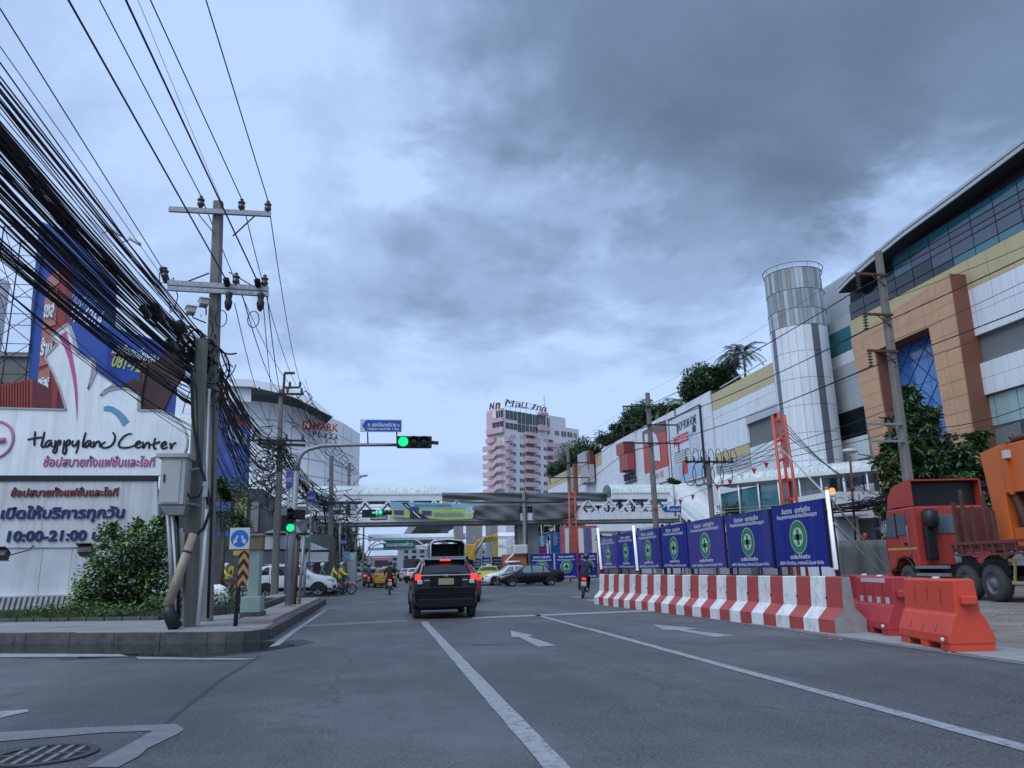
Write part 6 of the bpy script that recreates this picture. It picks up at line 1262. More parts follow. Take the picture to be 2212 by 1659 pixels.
for k in range(4): solo('power_line', MB().tube(sag(a + Vector((0, 0, -.1*k)), b + Vector((0, 0, -.25*k)), .25, 8), .016, 4), M_cable, 'black line between the looped-wire pole and the orange mast', 'power line', b, 'lines hung from the orange mast')
flagm = pm('bunting_red', (.50, .03, .05), .6, .1)
for k in range(11):
    f = (k+.5)/11; q = PY(1690 - (1690-1400)*f, 975 + (1105-975)*f**.85, 31 + 12*f); mb = MB(); mb.add([q, q + Vector((.24, 0, 0)), q + Vector((.1, .02, -.3)), q + Vector((0, .02, 0)), q + Vector((.24, .02, 0)), q + Vector((.1, .03, -.3))], [(0, 1, 2), (5, 4, 3), (0, 3, 4, 1), (1, 4, 5, 2), (2, 5, 3, 0)]); solo('bunting_flag', mb, flagm if k % 3 else M_white, 'small red pennant on the line beside the orange mast' if k % 3 else 'small white pennant on the line beside the orange mast', 'pennant', q, 'pennants on the line')
q0 = [PY(1690 - (1690-1400)*f/8, 975 + (1105-975)*(f/8)**.85, 31 + 12*f/8) for f in range(9)]; solo('bunting_line', MB().tube(q0, .012, 4), M_cable, 'thin line carrying the red pennants', 'line', q0[-1])
# ------------------------------------------------------------------ covered walkway of the mall and the stair tunnel
W0, W1 = PZ(1540, 1043, 7.0), PZ(1960, 1003, 7.0); wd = (W1-W0); wl_ = wd.length; wd.normalize(); wn = Vector((wd.y, -wd.x, 0)); 
if wn.y > 0: wn = -wn
wk = thing('covered_walkway', 'raised white walkway with a mossy canopy leading to the mall', 'walkway', (W0.x, W0.y, 0))
def wpt(s, d, z): p = W0 + wd*s - wn*d; return Vector((p.x, p.y, z))
mb = MB(); mb.grid(lambda u, v: wpt(wl_*u, 1.4 - 1.5*math.cos(math.pi*v), 7.05 + .62*math.sin(math.pi*v)), [i/30 for i in range(31)], [j/8 for j in range(9)]); cano = part('canopy', mb, M_moss, wk)
for k in range(26): part('canopy_rib', MB().tube([wpt(wl_*(k+.5)/26, 1.4 - 1.52*math.cos(math.pi*v/8), 7.06 + .63*math.sin(math.pi*v/8)) for v in range(9)], .03, 4), M_bw, cano)
part('canopy_edge', MB().beam(wpt(0, -.08, 6.92), wpt(wl_, -.08, 6.92), .12, .26), M_bw, wk); part('canopy_edge', MB().beam(wpt(0, 2.9, 6.92), wpt(wl_, 2.9, 6.92), .12, .26), M_bw, wk); part('ceiling', MB().beam(wpt(0, 1.4, 6.84), wpt(wl_, 1.4, 6.84), 2.8, .05), M_clad2, wk)
part('deck', MB().beam(wpt(0, 1.5, 3.75), wpt(wl_, 1.5, 3.75), 2.9, .35), M_conc, wk)
n = 12
for k in range(n): part('deck_panel', MB().beam(wpt(wl_*k/n + .015, -.02, 3.75), wpt(wl_*(k+1)/n - .015, -.02, 3.75), .08, .75), M_bw, wk)
for k in range(9): s = wl_*(k+.3)/9; part('post', MB().tube([wpt(s, .05, 4.0), wpt(s, .05, 6.85)], .055, 8), M_bw, wk); part('post', MB().tube([wpt(s+.4, 2.8, 4.0), wpt(s+.4, 2.8, 6.85)], .055, 8), M_steel, wk)
for z in (4.35, 4.6, 4.85, 5.05): part('hand_rail', MB().tube([wpt(0, .1, z), wpt(wl_, .1, z)], .022, 5), M_steel, wk)
for s in (2, 8, 12): part('pier', MB().tube([wpt(s, 1.5, -.05), wpt(s, 1.5, 3.6)], .3, 12), M_conc, wk)
# corrugated stair tunnel dropping from the footbridge
T0, T1 = PY(1478, 1072, 66), PY(1556, 1138, 60); T0.z += .1
tn = thing('stair_tunnel', 'white corrugated tunnel over the stairs at the bridge end', 'stair cover', (T1.x, T1.y, 0)); td = (T1-T0); n = 30; side = Vector((-td.y, td.x, 0)).normalized(); upv = side.cross(td.normalized()); 
if upv.z < 0: upv = -upv
mb = MB(); mb.grid(lambda u, v: T0 + td*u + side*(-1.5*math.cos(math.pi*v)) + upv*((1.5 + (.05 if round(u*60) % 2 else 0))*math.sin(math.pi*v)) - upv*.3, [i/60 for i in range(61)], [j/10 for j in range(11)], False); part('corrugated_cover', mb, pm('white_corrugated', (.58, .60, .61), .5, .08, 1, streak=.3, dirt=(.25, .26, .24)), tn)
part('stringer', MB().beam(T0 - upv*.5 + side*1.5, T1 - upv*.5 + side*1.5, .15, .5), M_bw, tn); part('stringer', MB().beam(T0 - upv*.5 - side*1.5, T1 - upv*.5 - side*1.5, .15, .5), M_bw, tn); part('stairs', MB().beam(T0 - upv*.7, T1 - upv*.7, 2.8, .2), M_conc, tn)
part('column', MB().box(T0.x-.3, T0.x+.3, T0.y-.3, T0.y+.3, -.05, T0.z-1.2), M_conc, tn); part('newel', MB().tube([(T0.x-1.5, T0.y-1.4, 5.3), (T0.x-1.5, T0.y-1.4, 8)], .08, 6), M_steel, tn)
# street lamp in front of the portal
lp0 = [PY(x, y, 33) for x, y in ((1945, 1075), (1922, 1030), (1903, 1000), (1880, 985), (1855, 980))]; sl = thing('street_lamp', 'grey street lamp on a bent arm before the portal', 'street lamp', (lp0[0].x, 33, 0)); part('arm', MB().tube([(lp0[0].x, 33, -.05)] + lp0, [.09, .07, .06, .05, .05, .05], 8), M_steel, sl)
mb = MB(); mb.ball(PY(1836, 974, 33), .42, .18, .12, 12, 8); part('head', mb, M_grey_sheet, sl)
# trees by the mall
def feathery(lab, base, h, plumes, seed):
    rd = random.Random(seed); b = Vector(base); t = thing('bamboo_tree', lab, 'tree', b); mbt = MB(); cr = [MB(), MB(), MB()]
    for (dx, dy, hh, wd_) in plumes:
        top = b + Vector((dx, dy, hh)); mbt.tube([b + Vector((dx*.2, dy*.2, 0)), b.lerp(top, .5) + Vector((dx*.2, 0, 0)), top], [.09, .06, .015], 6)
        for k in range(int(hh*13)):
            f = rd.uniform(.30, 1.0); c = (b + Vector((dx*.2, dy*.2, 0))).lerp(top, f) + Vector((rd.gauss(0, wd_)*(1.12-f), rd.gauss(0, wd_)*(1.12-f), 0)); s = wd_*.42*(1.25-f)
            leafball(cr[rd.choice((0, 1, 1, 1, 2))], c, s*1.15, s*1.15, s*.55, 44, .36, rd, 2.8, .1, .25)
    part('stems', mbt, MAT['bark'], t)
    for k, mb in enumerate(cr): part('foliage', mb, M_leafd[k], t, kind='stuff')
    return t
feathery('feathery dark green tree rising before the blue portal window', (25.2, 32.0, 0), 10, [(-.6, 0, 9.3, 1.1), (.9, .5, 8.4, 1.2), (2.2, -.8, 7.0, 1.3), (-1.6, .5, 6.6, 1.2), (3.4, -2.0, 6.6, 1.4), (1.2, -1, 6.0, 1.6), (4.6, -3, 5.6, 1.4), (-.2, -1, 5.6, 1.5), (6.2, -4.5, 6.8, 1.5)], 31)
tree('street_tree', 'small leafy tree showing over the footbridge roof', Vector((PY(1442, 1100, 76).x, 76, 0)), 7.5, [((0, 0, 8.6), 1.0, 1.0, .8), ((.9, 0, 9.3), .7, .7, .6), ((-.7, .3, 8.2), .7, .7, .6)], [M_leafd[0], M_leafd[1]], 2200, .26, 77)
tree('street_tree', 'dark tree behind the vertical blue banners', Vector((PY(1185, 1150, 92).x, 92, 0)), 4.0, [((0, 0, 5.6), 2.6, 2, 1.7), ((2.4, 0, 5.0), 2.2, 2, 1.5), ((-2.0, 0, 4.6), 1.6, 1.6, 1.3)], [M_leafd[0], M_leafd[1]], 3000, .38, 78)
tree('street_tree', 'shaded tree at the foot of the mall wing', Vector((28.2, 60, 0)), 3.2, [((0, 0, 4.6), 1.8, 1.8, 1.3), ((1.4, 1, 4.0), 1.4, 1.6, 1.1), ((-1.5, -.4, 3.8), 1.4, 1.4, 1.1)], [M_leafd[0], M_leafd[1]], 2600, .3, 79)
tree('potted_tree', 'little tree beside the shop opening near the lorry', Vector((PY(1915, 1100, 34).x, 34, 0)), 2.6, [((0, 0, 3.2), .6, .6, .8)], [M_leafd[0], M_leafd[1]], 700, .2, 80)
# low shop front under the walkway, tarpaulin fence by the lorry
sf = thing('corner_store', 'white shop front with a dark red opening behind the lorry', 'shop', (25.5, 37, 0)); xa, xb = PY(1800, 1150, 36.5).x, PY(1985, 1150, 36.5).x
xo0, xo1 = PY(1857, 1150, 36.5).x, PY(1915, 1150, 36.5).x
part('wall', MB().box(xa, xo0, 36.5, 40, 0, 4.7).box(xo1, xb, 36.5, 40, 0, 4.7), M_clad, sf); part('lintel', MB().box(xo0, xo1, 36.5, 40, 3.35, 4.7), M_clad, sf); part('interior', MB().box(xo0, xo1, 39.5, 39.9, 0, 3.35), pm('interior_red', (.10, .012, .012), .7, .3, 1), sf); part('shutter', MB().box(xa+.2, xo0-.5, 36.4, 36.48, 0, 3.3), M_clad2, sf); part('awning', MB().box(xa, xo0, 35.6, 36.5, 3.4, 3.5), M_clad2, sf)
c = PY(1882, 1160, 36.9); part('poster', MB().box(c.x-.5, c.x+.4, 39.4, 39.48, 1.6, 2.8), M_offw, sf)
tf = thing('tarpaulin_fence', 'grey tarpaulin fence behind the rope stays', 'fence', (20, 30, 0)); mb = MB(); a, b = PY(1812, 1175, 30), PY(1960, 1172, 30); mb.grid(lambda u, v: Vector((a.x + (b.x-a.x)*u, 30 + .10*math.sin(9*u + 3*v) + .06*math.sin(23*u), 2.05*v)), [i/24 for i in range(25)], [j/6 for j in range(7)]); o = part('sheet', mb, M_tarp, tf); o.modifiers.new('th', 'SOLIDIFY').thickness = .015
for k in range(4): part('post', MB().box(a.x + (b.x-a.x)*k/3 - .03, a.x + (b.x-a.x)*k/3 + .03, 30.12, 30.2, 0, 2.2), M_steel, tf)
solo('warning_lamp', MB().lathe([(0, 2.1), (.09, 2.1), (.08, 2.28), (.05, 2.35), (0, 2.35)], 12, (PY(1872, 1160, 30).x, 30.1, 0)), pm('red_lamp', (.5, .05, .03), .4, 0), 'small red warning lamp on the tarpaulin fence', 'lamp', (PY(1872, 1160, 30).x, 30.1, 2.1))
po = thing('thin_red_mast', 'thin rusty red mast rising past the walkway', 'mast', PY(1848, 1165, 31)); part('shaft', MB().tube([PY(1849, 1180, 31), PY(1810, 715+1000, 31) if 0 else PY(1836, 985, 31)], .05, 6), M_rust, po); part('collar', MB().tube([PY(1842, 1060, 31), PY(1841, 1050, 31)], .08, 6), M_rust, po)
# ------------------------------------------------------------------ far side of the junction: hoarding, excavator, banners
FY = 62.5
def far_panel(x0, x1, Y, lab, an=0.0, mat=None):
    a, b = PY(x0, 1196, Y), PY(x1, 1196, Y); w = b.x-a.x; t = thing('safety_panel', lab, 'hoarding panel', (a.x + w/2, Y, .25), 'safety panels across the junction'); z0, z1 = .3, 2.3; cx = a.x + w/2
    part('sheet', MB().box(a.x+.03, b.x-.03, Y, Y+.05, z0, z1), mat or M_pan, t); zc = z0 + .95
    for r_, mt, d in ((.5, M_offw, .01), (.47, M_green, .02), (.28, M_offw, .03)):
        mb = MB(); n = 20; mb.add([(cx + r_*math.cos(6.2832*k/n), Y-d, zc + r_*math.sin(6.2832*k/n)) for k in range(n)], [tuple(range(n))]); part('emblem', mb, mt, t)
    part('cross', MB().box(cx-.08, cx+.08, Y-.045, Y-.035, zc-.22, zc+.22).box(cx-.22, cx+.22, Y-.045, Y-.0351, zc-.08, zc+.08), M_green, t)
    lettering('อันตราย เขตก่อสร้าง', M_wtext, t, (cx, Y-.01, 2.05), w*.7, .2, 0, 0, 0, .02); lettering('ห้ามบุคคลภายนอกเข้า', M_wtext, t, (cx, Y-.01, 1.78), w*.8, .16, 0, 0, 0, .02); lettering('บริษัท ยิ่งเจริญ จำกัด', M_wtext, t, (cx, Y-.01, .45), w*.8, .16, 0, 0, 0, .02)
    return t
for k, (x0, x1, Y, lab) in enumerate(((1144, 1196, FY, 'wide blue safety panel behind the dark sedan boot'), (1199, 1246, FY, 'blue safety panel beside the slim orange mast'), (1249, 1290, FY, 'blue safety panel behind the motorcyclist in navy'), (1062, 1090, 74, 'blue safety panel beside the orange site hut'), (1040, 1060, 78, 'small blue safety panel behind the yellow taxi'), (1020, 1039, 84, 'small blue safety panel under the excavator'))): far_panel(x0, x1, Y, lab)
hut = thing('site_hut', 'orange site hut with a white arrow of tubes in front', 'hut', PY(1113, 1222, 68)); a, b = PY(1091, 1196, 68), PY(1137, 1196, 68); part('front', MB().box(a.x, b.x, 68, 70, 0, 2.4), pm('hut_orange', (.42, .13, .05), .6, .15, 1, streak=.2), hut); part('opening', MB().box(a.x+.5, b.x-.25, 67.96, 68, .3, 1.5), M_black, hut); part('tank', MB().box(b.x-1.2, b.x+.1, 67.7, 69, 2.4, 3.2), M_grey_sheet, hut, .08)
ar = [PY(*p, 67.8) for p in ((1118, 1188), (1091, 1214), (1110, 1228))]; part('arrow_bar', MB().tube(ar, .07, 6), M_white, hut); part('arrow_bar', MB().tube([ar[1], PY(1123, 1213, 67.8)], .09, 6), M_white, hut)
M_ey = pm('excavator_yellow', (.50, .33, .05), .5, .12, 2, streak=.2)
ex = thing('excavator', 'yellow excavator with its arm folded beside the concrete piers', 'excavator', PY(1040, 1215, 80))
def exq(pts, y, th_, name, mat=None): mb = MB(); q = [PY(*p, y) for p in pts]; mb.prism([(v.x, v.z) for v in q], (0, y, 0), (1, 0, 0), (0, 0, 1), (0, th_, 0)); return part(name, mb, mat or M_ey, ex, .05)
exq([(1012, 1208), (1024, 1178), (1033, 1165), (1042, 1163), (1036, 1180), (1026, 1212)], 80, .5, 'boom'); exq([(1029, 1168), (1048, 1160), (1068, 1154), (1075, 1152), (1076, 1164), (1058, 1170), (1034, 1176)], 79.9, .45, 'stick'); exq([(1068, 1156), (1075, 1153), (1076, 1205), (1066, 1208)], 79.8, .4, 'dipper')
part('cylinder', MB().tube([PY(1026, 1195, 79.7), PY(1046, 1164, 79.7)], .12, 8), M_steel, ex); part('body', MB().box(PY(1000, 1185, 80).x, PY(1028, 1185, 80).x, 80.6, 83, 2.4, 3.7), M_ey, ex, .1); part('undercarriage', MB().box(PY(1004, 1185, 80).x, PY(1024, 1185, 80).x, 80.8, 82.6, .8, 2.4), M_dark, ex); part('track', MB().box(PY(1000, 1200, 80).x, PY(1028, 1200, 80).x, 80.6, 82.8, 0, .9), M_black, ex, .2)
lettering('KATO', M_black, ex, PY(1060, 1164, 79.6), 1.2, .35, 0, .01, 0, .02)
for x0, x1, y0, y1, Y, c_, s_, lab in ((1162, 1180, 1156, 1196, 76, (.02, .22, .50), 'งานก่อสร้าง', 'vertical blue and purple banner on a lamp post'), (1190, 1209, 1150, 1195, 74, (.015, .20, .62), 'สายสีเหลือง', 'taller bright blue vertical banner on a lamp post')):
    a, b = PY(x0, y1, Y), PY(x1, y0, Y); t = thing('street_banner', lab, 'banner', (a.x, Y, 0)); part('cloth', MB().box(a.x, b.x, Y, Y+.03, a.z, b.z), pm('banner_%d' % x0, c_, .6, .1, 1), t); part('post', MB().tube([((a.x+b.x)/2, Y+.1, 0), ((a.x+b.x)/2, Y+.1, b.z+1.2)], .06, 6), M_steel, t)
    if x0 == 1162: part('lower_cloth', MB().box(a.x-.01, b.x+.01, Y-.02, Y, a.z, a.z + .75), pm('banner_purple', (.20, .03, .14), .6, .1), t)
    o = lettering(s_, M_wtext, t, ((a.x+b.x)/2, Y-.03, (a.z+b.z)/2 + .3), (b.z-a.z)*.55, (b.x-a.x)*.5, 0, .005, 0, .02); o.rotation_euler = (0, R(90), 0); o.location.x = (a.x+b.x)/2 - t.location.x; o.location.z = (a.z+b.z)/2 + .3 - t.location.z
for x0, x1, y0, y1, Y, mt, lab in ((1220, 1290, 1135, 1192, 88, pm('shop_pink', (.40, .10, .12), .6, .3, .8), 'row of red and pink shop posters below the footbridge'), (1290, 1480, 1145, 1200, 95, pm('shop_grey', (.16, .16, .17), .7, .4, .5), 'dark shop fronts below the footbridge deck')):
    a, b = PY(x0, y1, Y), PY(x1, y0, Y); t = thing('shop_row', lab, 'shop', (a.x, Y, 0)); part('wall', MB().box(a.x, b.x, Y, Y+4, 0, b.z), mt, t)
    for k in range(5): xx = a.x + (b.x-a.x)*(k+.1)/5; part('poster', MB().box(xx, xx + (b.x-a.x)*.15, Y-.06, Y, 1.5 + (k % 2)*.6, b.z-.3), [M_offw, redp, pale_v, pm('shop_sign_blue', (.06, .12, .3), .6, .2), M_wall][k], t)
sgn = thing('road_sign', 'blue arrow street sign below the footbridge end', 'sign', PY(1445, 1105, 58)); a, b = PY(1438, 1107, 58), PY(1471, 1093, 58); mb = MB(); mb.prism([(a.x-.3, (a.z+b.z)/2), (a.x, a.z), (b.x, a.z), (b.x, b.z), (a.x, b.z)], (0, 58, 0), (1, 0, 0), (0, 0, 1), (0, .04, 0)); part('plate', mb, pm('sign_blue', (.012, .085, .42), .4, .06), sgn); lettering('ซ. แฮปปี้แลนด์', M_wtext, sgn, ((a.x+b.x)/2, 57.97, (a.z+b.z)/2), (b.x-a.x)*.8, .28, 0, .005, 0, .02); part('post', MB().tube([(b.x-.05, 58.1, -.05), (b.x-.05, 58.1, b.z+.1)], .05, 6), M_steel, sgn)
# ================================================================== vehicles
M_tyre2 = M_tyre; M_rim = pm('alloy', (.42, .43, .45), .3, .05, metal=.7); M_cglass = pm('car_glass', (.012, .014, .017), .05, 0, spec=.7); M_trim = pm('car_trim', (.006, .006, .007), .5, .05, spec=.25); M_chrome = pm('chrome', (.55, .56, .58), .15, 0, metal=.9)
M_brake = pm('brake_lit', (.6, .02, .01), .3, 0, emit=(1, .03, .02), es=1.6); M_tail = pm('tail_lens', (.28, .012, .012), .2, 0, coat=.5); M_clear = pm('clear_lens', (.45, .47, .5), .12, 0, coat=.5); M_plate = pm('plate_white', (.42, .43, .42), .5, .05); M_platey = pm('plate_yellow', (.28, .27, .15), .5, .1)
def interp(keys, x):
    if x <= keys[0][0]: return keys[0][1]
    for (a, u), (b, v) in zip(keys, keys[1:]):
        if x <= b: t = (x-a)/(b-a); return u + (v-u)*t
    return keys[-1][1]
class Car:
    """local: x forward from the rear bumper, y left, z up"""
    def __init__(s, L, W, top, belt, bot, wid, paint, roofw=.76):
        s.L, s.W, s.top, s.belt, s.bot, s.wid, s.paint, s.rw = L, W, top, belt, bot, wid, paint, roofw
    def sec(s, x):
        w = interp(s.wid, x)*s.W/2; zb = interp(s.bot, x); zt = interp(s.top, x); zm = min(interp(s.belt, x), zt-.012); f = min(1, max(0, (zt-zm)/.38)); wt = w*(.93 + (s.rw-.93)*f)
        k1 = zb + (zm-zb)*.18; k2 = zb + (zm-zb)*.55
        h = [(0, zb), (w*.84, zb), (w*.965, k1), (w, k2), (w*.975, zm), (w*.975 + (wt-w*.975)*.5, zm + (zt-zm)*.52), (wt, zt-.05*f-.004), (wt*.80, zt-.008), (0, zt+.012)]
        return h
    def pt(s, x, k, side=1, out=0.0):
        h = s.sec(x); i = min(int(k), len(h)-2); t = k-i; y = h[i][0] + (h[i+1][0]-h[i][0])*t; z = h[i][1] + (h[i+1][1]-h[i][1])*t
        if out: ey, ez = h[i+1][1]-h[i][1], -(h[i+1][0]-h[i][0]); l = math.hypot(ey, ez) or 1; y += out*ey/l; z += out*ez/l
        return Vector((x, y*side, z))
    def body(s, t):
        xs = sorted(set([0, s.L] + [s.L*i/44 for i in range(45)] + [k[0] for k in s.top] + [k[0] for k in s.wid])); ring = []
        for x in xs:
            h = s.sec(x); ring.append([(x, y, z) for y, z in h] + [(x, -y, z) for y, z in h[-2:0:-1]])
        n = len(ring[0]); pts = [p for r_ in ring for p in r_]; fs = [(i*n+k, i*n+(k+1) % n, (i+1)*n+(k+1) % n, (i+1)*n+k) for i in range(len(xs)-1) for k in range(n)] + [tuple(range(n)), tuple((len(xs)-1)*n + k for k in range(n-1, -1, -1))]
        mb = MB(); mb.add(pts, fs, True); o = part('body', mb, s.paint, t, local=True); o.data.polygons.foreach_set('use_smooth', [len(p.vertices) == 4 for p in o.data.polygons])
        e = o.modifiers.new('edges', 'EDGE_SPLIT'); e.split_angle = R(38); return o
    def side(s, body, x0, x1, k0, k1, mat, name, both=True, out=.006, cut=(0, 0)):
        for sd in ((1, -1) if both else (1,)):
            mb = MB(); n, m_ = 8, 4
            def fn(u, v):
                xa, xb = x0 + cut[0]*v, x1 - cut[1]*v; return s.pt(xa + (xb-xa)*u, k0 + (k1-k0)*v, sd, out)
            mb.grid(fn, [i/n for i in range(n+1)], [j/m_ for j in range(m_+1)]); part(name, mb, mat, body, local=True)
    def across(s, body, x0, x1, k0, mat, name, out=.006):
        mb = MB(); n, m_ = 5, 8
        def fn(u, v):
            x = x0 + (x1-x0)*u; q = -1 + 2*v; return s.pt(x, 8 - abs(q)*(8-k0), 1 if q >= 0 else -1, out)
        mb.grid(fn, [i/n for i in range(n+1)], [j/m_ for j in range(m_+1)]); part(name, mb, mat, body, local=True)
    def wheels(s, t, xr, xf, r_, w=.2, spokes=5, inset=.02):
        for x in (xr, xf):
            for sd in (1, -1):
                y = (s.W/2 - w/2 - inset)*sd; mb = MB(); mb.lathe([(r_*.64, -w/2), (r_*.92, -w/2), (r_, -w*.3), (r_, w*.3), (r_*.92, w/2), (r_*.64, w/2)], 28, (x, y, r_), 'y'); o = part('wheel', mb, M_tyre2, t, local=True)
                mb = MB(); q = w/2*sd; mb.lathe([(r_*.66, q*.9), (r_*.62, q*.55), (r_*.2, q*.35), (0, q*.35)], 20, (x, y, r_), 'y'); part('rim_barrel', mb, M_dark, o, local=True)
                mb = MB()
                for k in range(spokes):
                    a = 2*math.pi*k/spokes + .3
                    for da in (-.13, .13): mb.beam((x + r_*.08*math.cos(a), y + q*.85, r_ + r_*.08*math.sin(a)), (x + r_*.62*math.cos(a+da), y + q*.9, r_ + r_*.62*math.sin(a+da)), .035, .03, (0, 1, 0))
                mb.lathe([(r_*.67, q*.97), (r_*.60, q*.94)], 24, (x, y, r_), 'y'); part('rim', mb, M_rim, o, local=True)
                mb = MB(); ra = r_*1.17
                for k in range(14):
                    a0, a1 = R(-8 + 196*k/14), R(-8 + 196*(k+1)/14); mb.beam((x + ra*math.cos(a0), (s.W/2-.06)*sd, r_ + ra*math.sin(a0)), (x + ra*math.cos(a1), (s.W/2-.06)*sd, r_ + ra*math.sin(a1)), .135, .05, (0, 1, 0))
                part('wheel_arch', mb, M_trim, t, local=True)
                mb = MB(); mb.lathe([(ra, .0), (0, .0)], 18, (x, (s.W/2+.003)*sd, r_), 'y', a0=R(-10), a1=R(190)); part('wheel_well', mb, M_black, t, local=True)
def car(name, label, cat, loc, rz, spec, group='vehicles on the road'):
    t = thing(name, label, cat, loc, group, rz); return t
def paint(n, c, r_=.22): return pm(n, c, r_, .03, 2, coat=.35, spec=.4)
UPR = math.pi/2
# --- black hatchback ahead
p_blk = pm('paint_black', (.0025, .0026, .0032), .18, .03, 2, coat=.25, spec=.22)
t = thing('hatchback', 'black hatchback with its brake lights lit, chrome strip and yellowish plate', 'car', (1.78, 20.75, 0), 'vehicles on the road', UPR)
c = Car(3.95, 1.70, [(0, .78), (.05, .84), (.07, 1.06), (.12, 1.12), (.40, 1.49), (.55, 1.535), (1.5, 1.54), (2.2, 1.50), (2.95, 1.12), (3.5, 1.0), (3.85, .84), (3.95, .6)], [(0, .76), (.07, 1.0), (3.0, .96), (3.95, .6)], [(0, .30), (.25, .24), (3.7, .22), (3.95, .3)], [(0, .90), (.08, .96), (.3, 1), (3.3, 1), (3.75, .92), (3.95, .8)], p_blk, .70)
b = c.body(t); c.wheels(t, .72, 3.22, .30)
c.across(b, .145, .385, 6.25, M_cglass, 'rear_window'); c.across(b, 2.3, 2.9, 6.3, M_cglass, 'windscreen'); c.side(b, .62, 1.35, 4.15, 5.85, M_cglass, 'side_window', cut=(.05, 0)); c.side(b, 1.42, 2.45, 4.15, 5.85, M_cglass, 'side_window', cut=(0, .25))
part('spoiler', MB().prism([(.26, 1.50), (.55, 1.555), (.6, 1.535), (.40, 1.49)], (0, -.56, 0), (1, 0, 0), (0, 0, 1), (0, 1.12, 0)), p_blk, b, local=True); part('brake_strip', MB().box(.255, .285, -.14, .14, 1.468, 1.502), M_brake, b, local=True)
for s in (1, -1):
    part('tail_column', MB().beam((.10, .665*s, 1.14), (.27, .585*s, 1.40), .035, .05), M_tail, b, local=True); part('tail_lamp', MB().cbox((.06, .73*s, 1.06), .12, .15, .15), M_brake, b, .03, local=True); part('reverse_lens', MB().cbox((.055, .68*s, .93), .10, .14, .11), M_clear, b, .02, local=True); part('reflector', MB().cbox((-.005, .66*s, .46), .03, .10, .05), M_tail, b, local=True)
    part('mirror', MB().cbox((2.45, .93*s, 1.02), .12, .20, .13), p_blk, b, .03, local=True); part('bumper_crease', MB().beam((-.01, .30*s, .44), (-.0, .70*s, .60), .03, .05), M_trim, b, local=True)
part('chrome_strip', MB().box(.035, .075, -.66, .66, 1.085, 1.12), M_chrome, b, .01, local=True); mb = MB(); mb.prism([(-.05, -.04), (-.03, -.04), (-.022, -.005), (.022, -.005), (.03, -.04), (.05, -.04), (.04, .045), (.022, .045), (.018, .012), (-.018, .012), (-.022, .045), (-.04, .045)], (.03, 0, 1.09), (0, 1, 0), (0, 0, 1), (-.012, 0, 0)); part('badge', mb, M_chrome, b, local=True)
part('plate_recess', MB().box(.02, .062, -.42, .42, .84, 1.06), M_trim, b, local=True); pl = part('plate', MB().box(.005, .022, -.20, .20, .86, 1.02), M_platey, b, local=True)
part('lower_bumper', MB().box(-.035, .06, -.74, .74, .27, .52), M_trim, b, .04, local=True); part('bumper_lip', MB().box(-.045, .05, -.72, .72, .62, .655), M_trim, b, .01, local=True); part('exhaust', MB().tube([(-.02, -.5, .25), (.25, -.5, .25)], .03, 8), M_steel, b, local=True); part('wiper', MB().beam((.10, .05, 1.14), (.13, -.35, 1.17), .02, .015), M_black, b, local=True); part('aerial', MB().tube([(.7, 0, 1.545), (.62, 0, 1.68)], .008, 5), M_black, b, local=True)
part('rear_axle', MB().box(.6, .8, -.62, .62, .2, .32), M_black, t, local=True)
for s in (1, -1): part('badge_print', MB().box(.045, .055, .50*s-.07, .50*s+.07, .96, .99), M_chrome, b, local=True)
# --- generic saloon seen from behind or the side
def saloon(name, label, cat, loc, rz, pm_, tail=M_tail, plate=None, taxi=None, lower=None, L=4.55, W=1.76, group='vehicles on the road', glass=M_cglass):
    t = thing(name, label, cat, loc, group, rz); H_ = 1.44
    c = Car(L, W, [(0, .72), (.06, .98), (.55, 1.04), (1.35, 1.38), (1.75, 1.435), (2.3, 1.44), (2.7, 1.40), (3.35, .98), (4.2, .84), (4.5, .68), (L, .5)], [(0, .70), (.06, .92), (3.4, .90), (L, .5)], [(0, .34), (.3, .22), (L-.3, .20), (L, .3)], [(0, .86), (.15, .95), (.5, 1), (3.6, 1), (4.2, .93), (L, .78)], pm_, .74)
    b = c.body(t); c.wheels(t, .95, 3.65, .32); c.across(b, .62, 1.28, 6.3, glass, 'rear_window'); c.across(b, 2.78, 3.28, 6.3, glass, 'windscreen')
    c.side(b, 1.05, 1.42, 4.2, 5.8, glass, 'side_window', cut=(.25, 0)); c.side(b, 1.50, 2.22, 4.2, 5.85, glass, 'side_window'); c.side(b, 2.30, 3.12, 4.2, 5.85, glass, 'side_window', cut=(0, .42)); c.side(b, 1.0, 3.15, 4.02, 4.10, M_chrome, 'window_trim')
    for s in (1, -1):
        part('tail_lamp', MB().cbox((.09, (W/2-.22)*s, .88), .16, .30, .11), tail, b, .03, local=True); part('headlamp', MB().cbox((L-.22, (W/2-.30)*s, .66), .26, .34, .10), M_clear, b, .03, local=True); part('mirror', MB().cbox((3.0, (W/2+.07)*s, .98), .12, .18, .12), pm_, b, .03, local=True)
        for x in (1.75, 2.55): part('door_handle', MB().cbox((x, (W/2+.0)*s, .84), .18, .03, .03), M_chrome, b, local=True)
    part('plate', MB().box(-.012, .02, -.2, .2, .72, .86) if True else None, plate or M_plate, b, local=True); part('rear_bumper', MB().box(-.03, .1, -W/2*.82, W/2*.82, .34, .62), lower or pm_, b, .05, local=True); part('grille', MB().box(L-.06, L+.01, -.5, .5, .42, .58), M_trim, b, local=True)
    for x in (2.26, 1.46): c.side(b, x-.008, x+.008, 1.6, 4.1, M_trim, 'door_seam')
    if taxi: part('roof_light', MB().cbox((2.0, 0, 1.50), .14, .38, .12), taxi, b, .03, local=True)
    return t, b, c
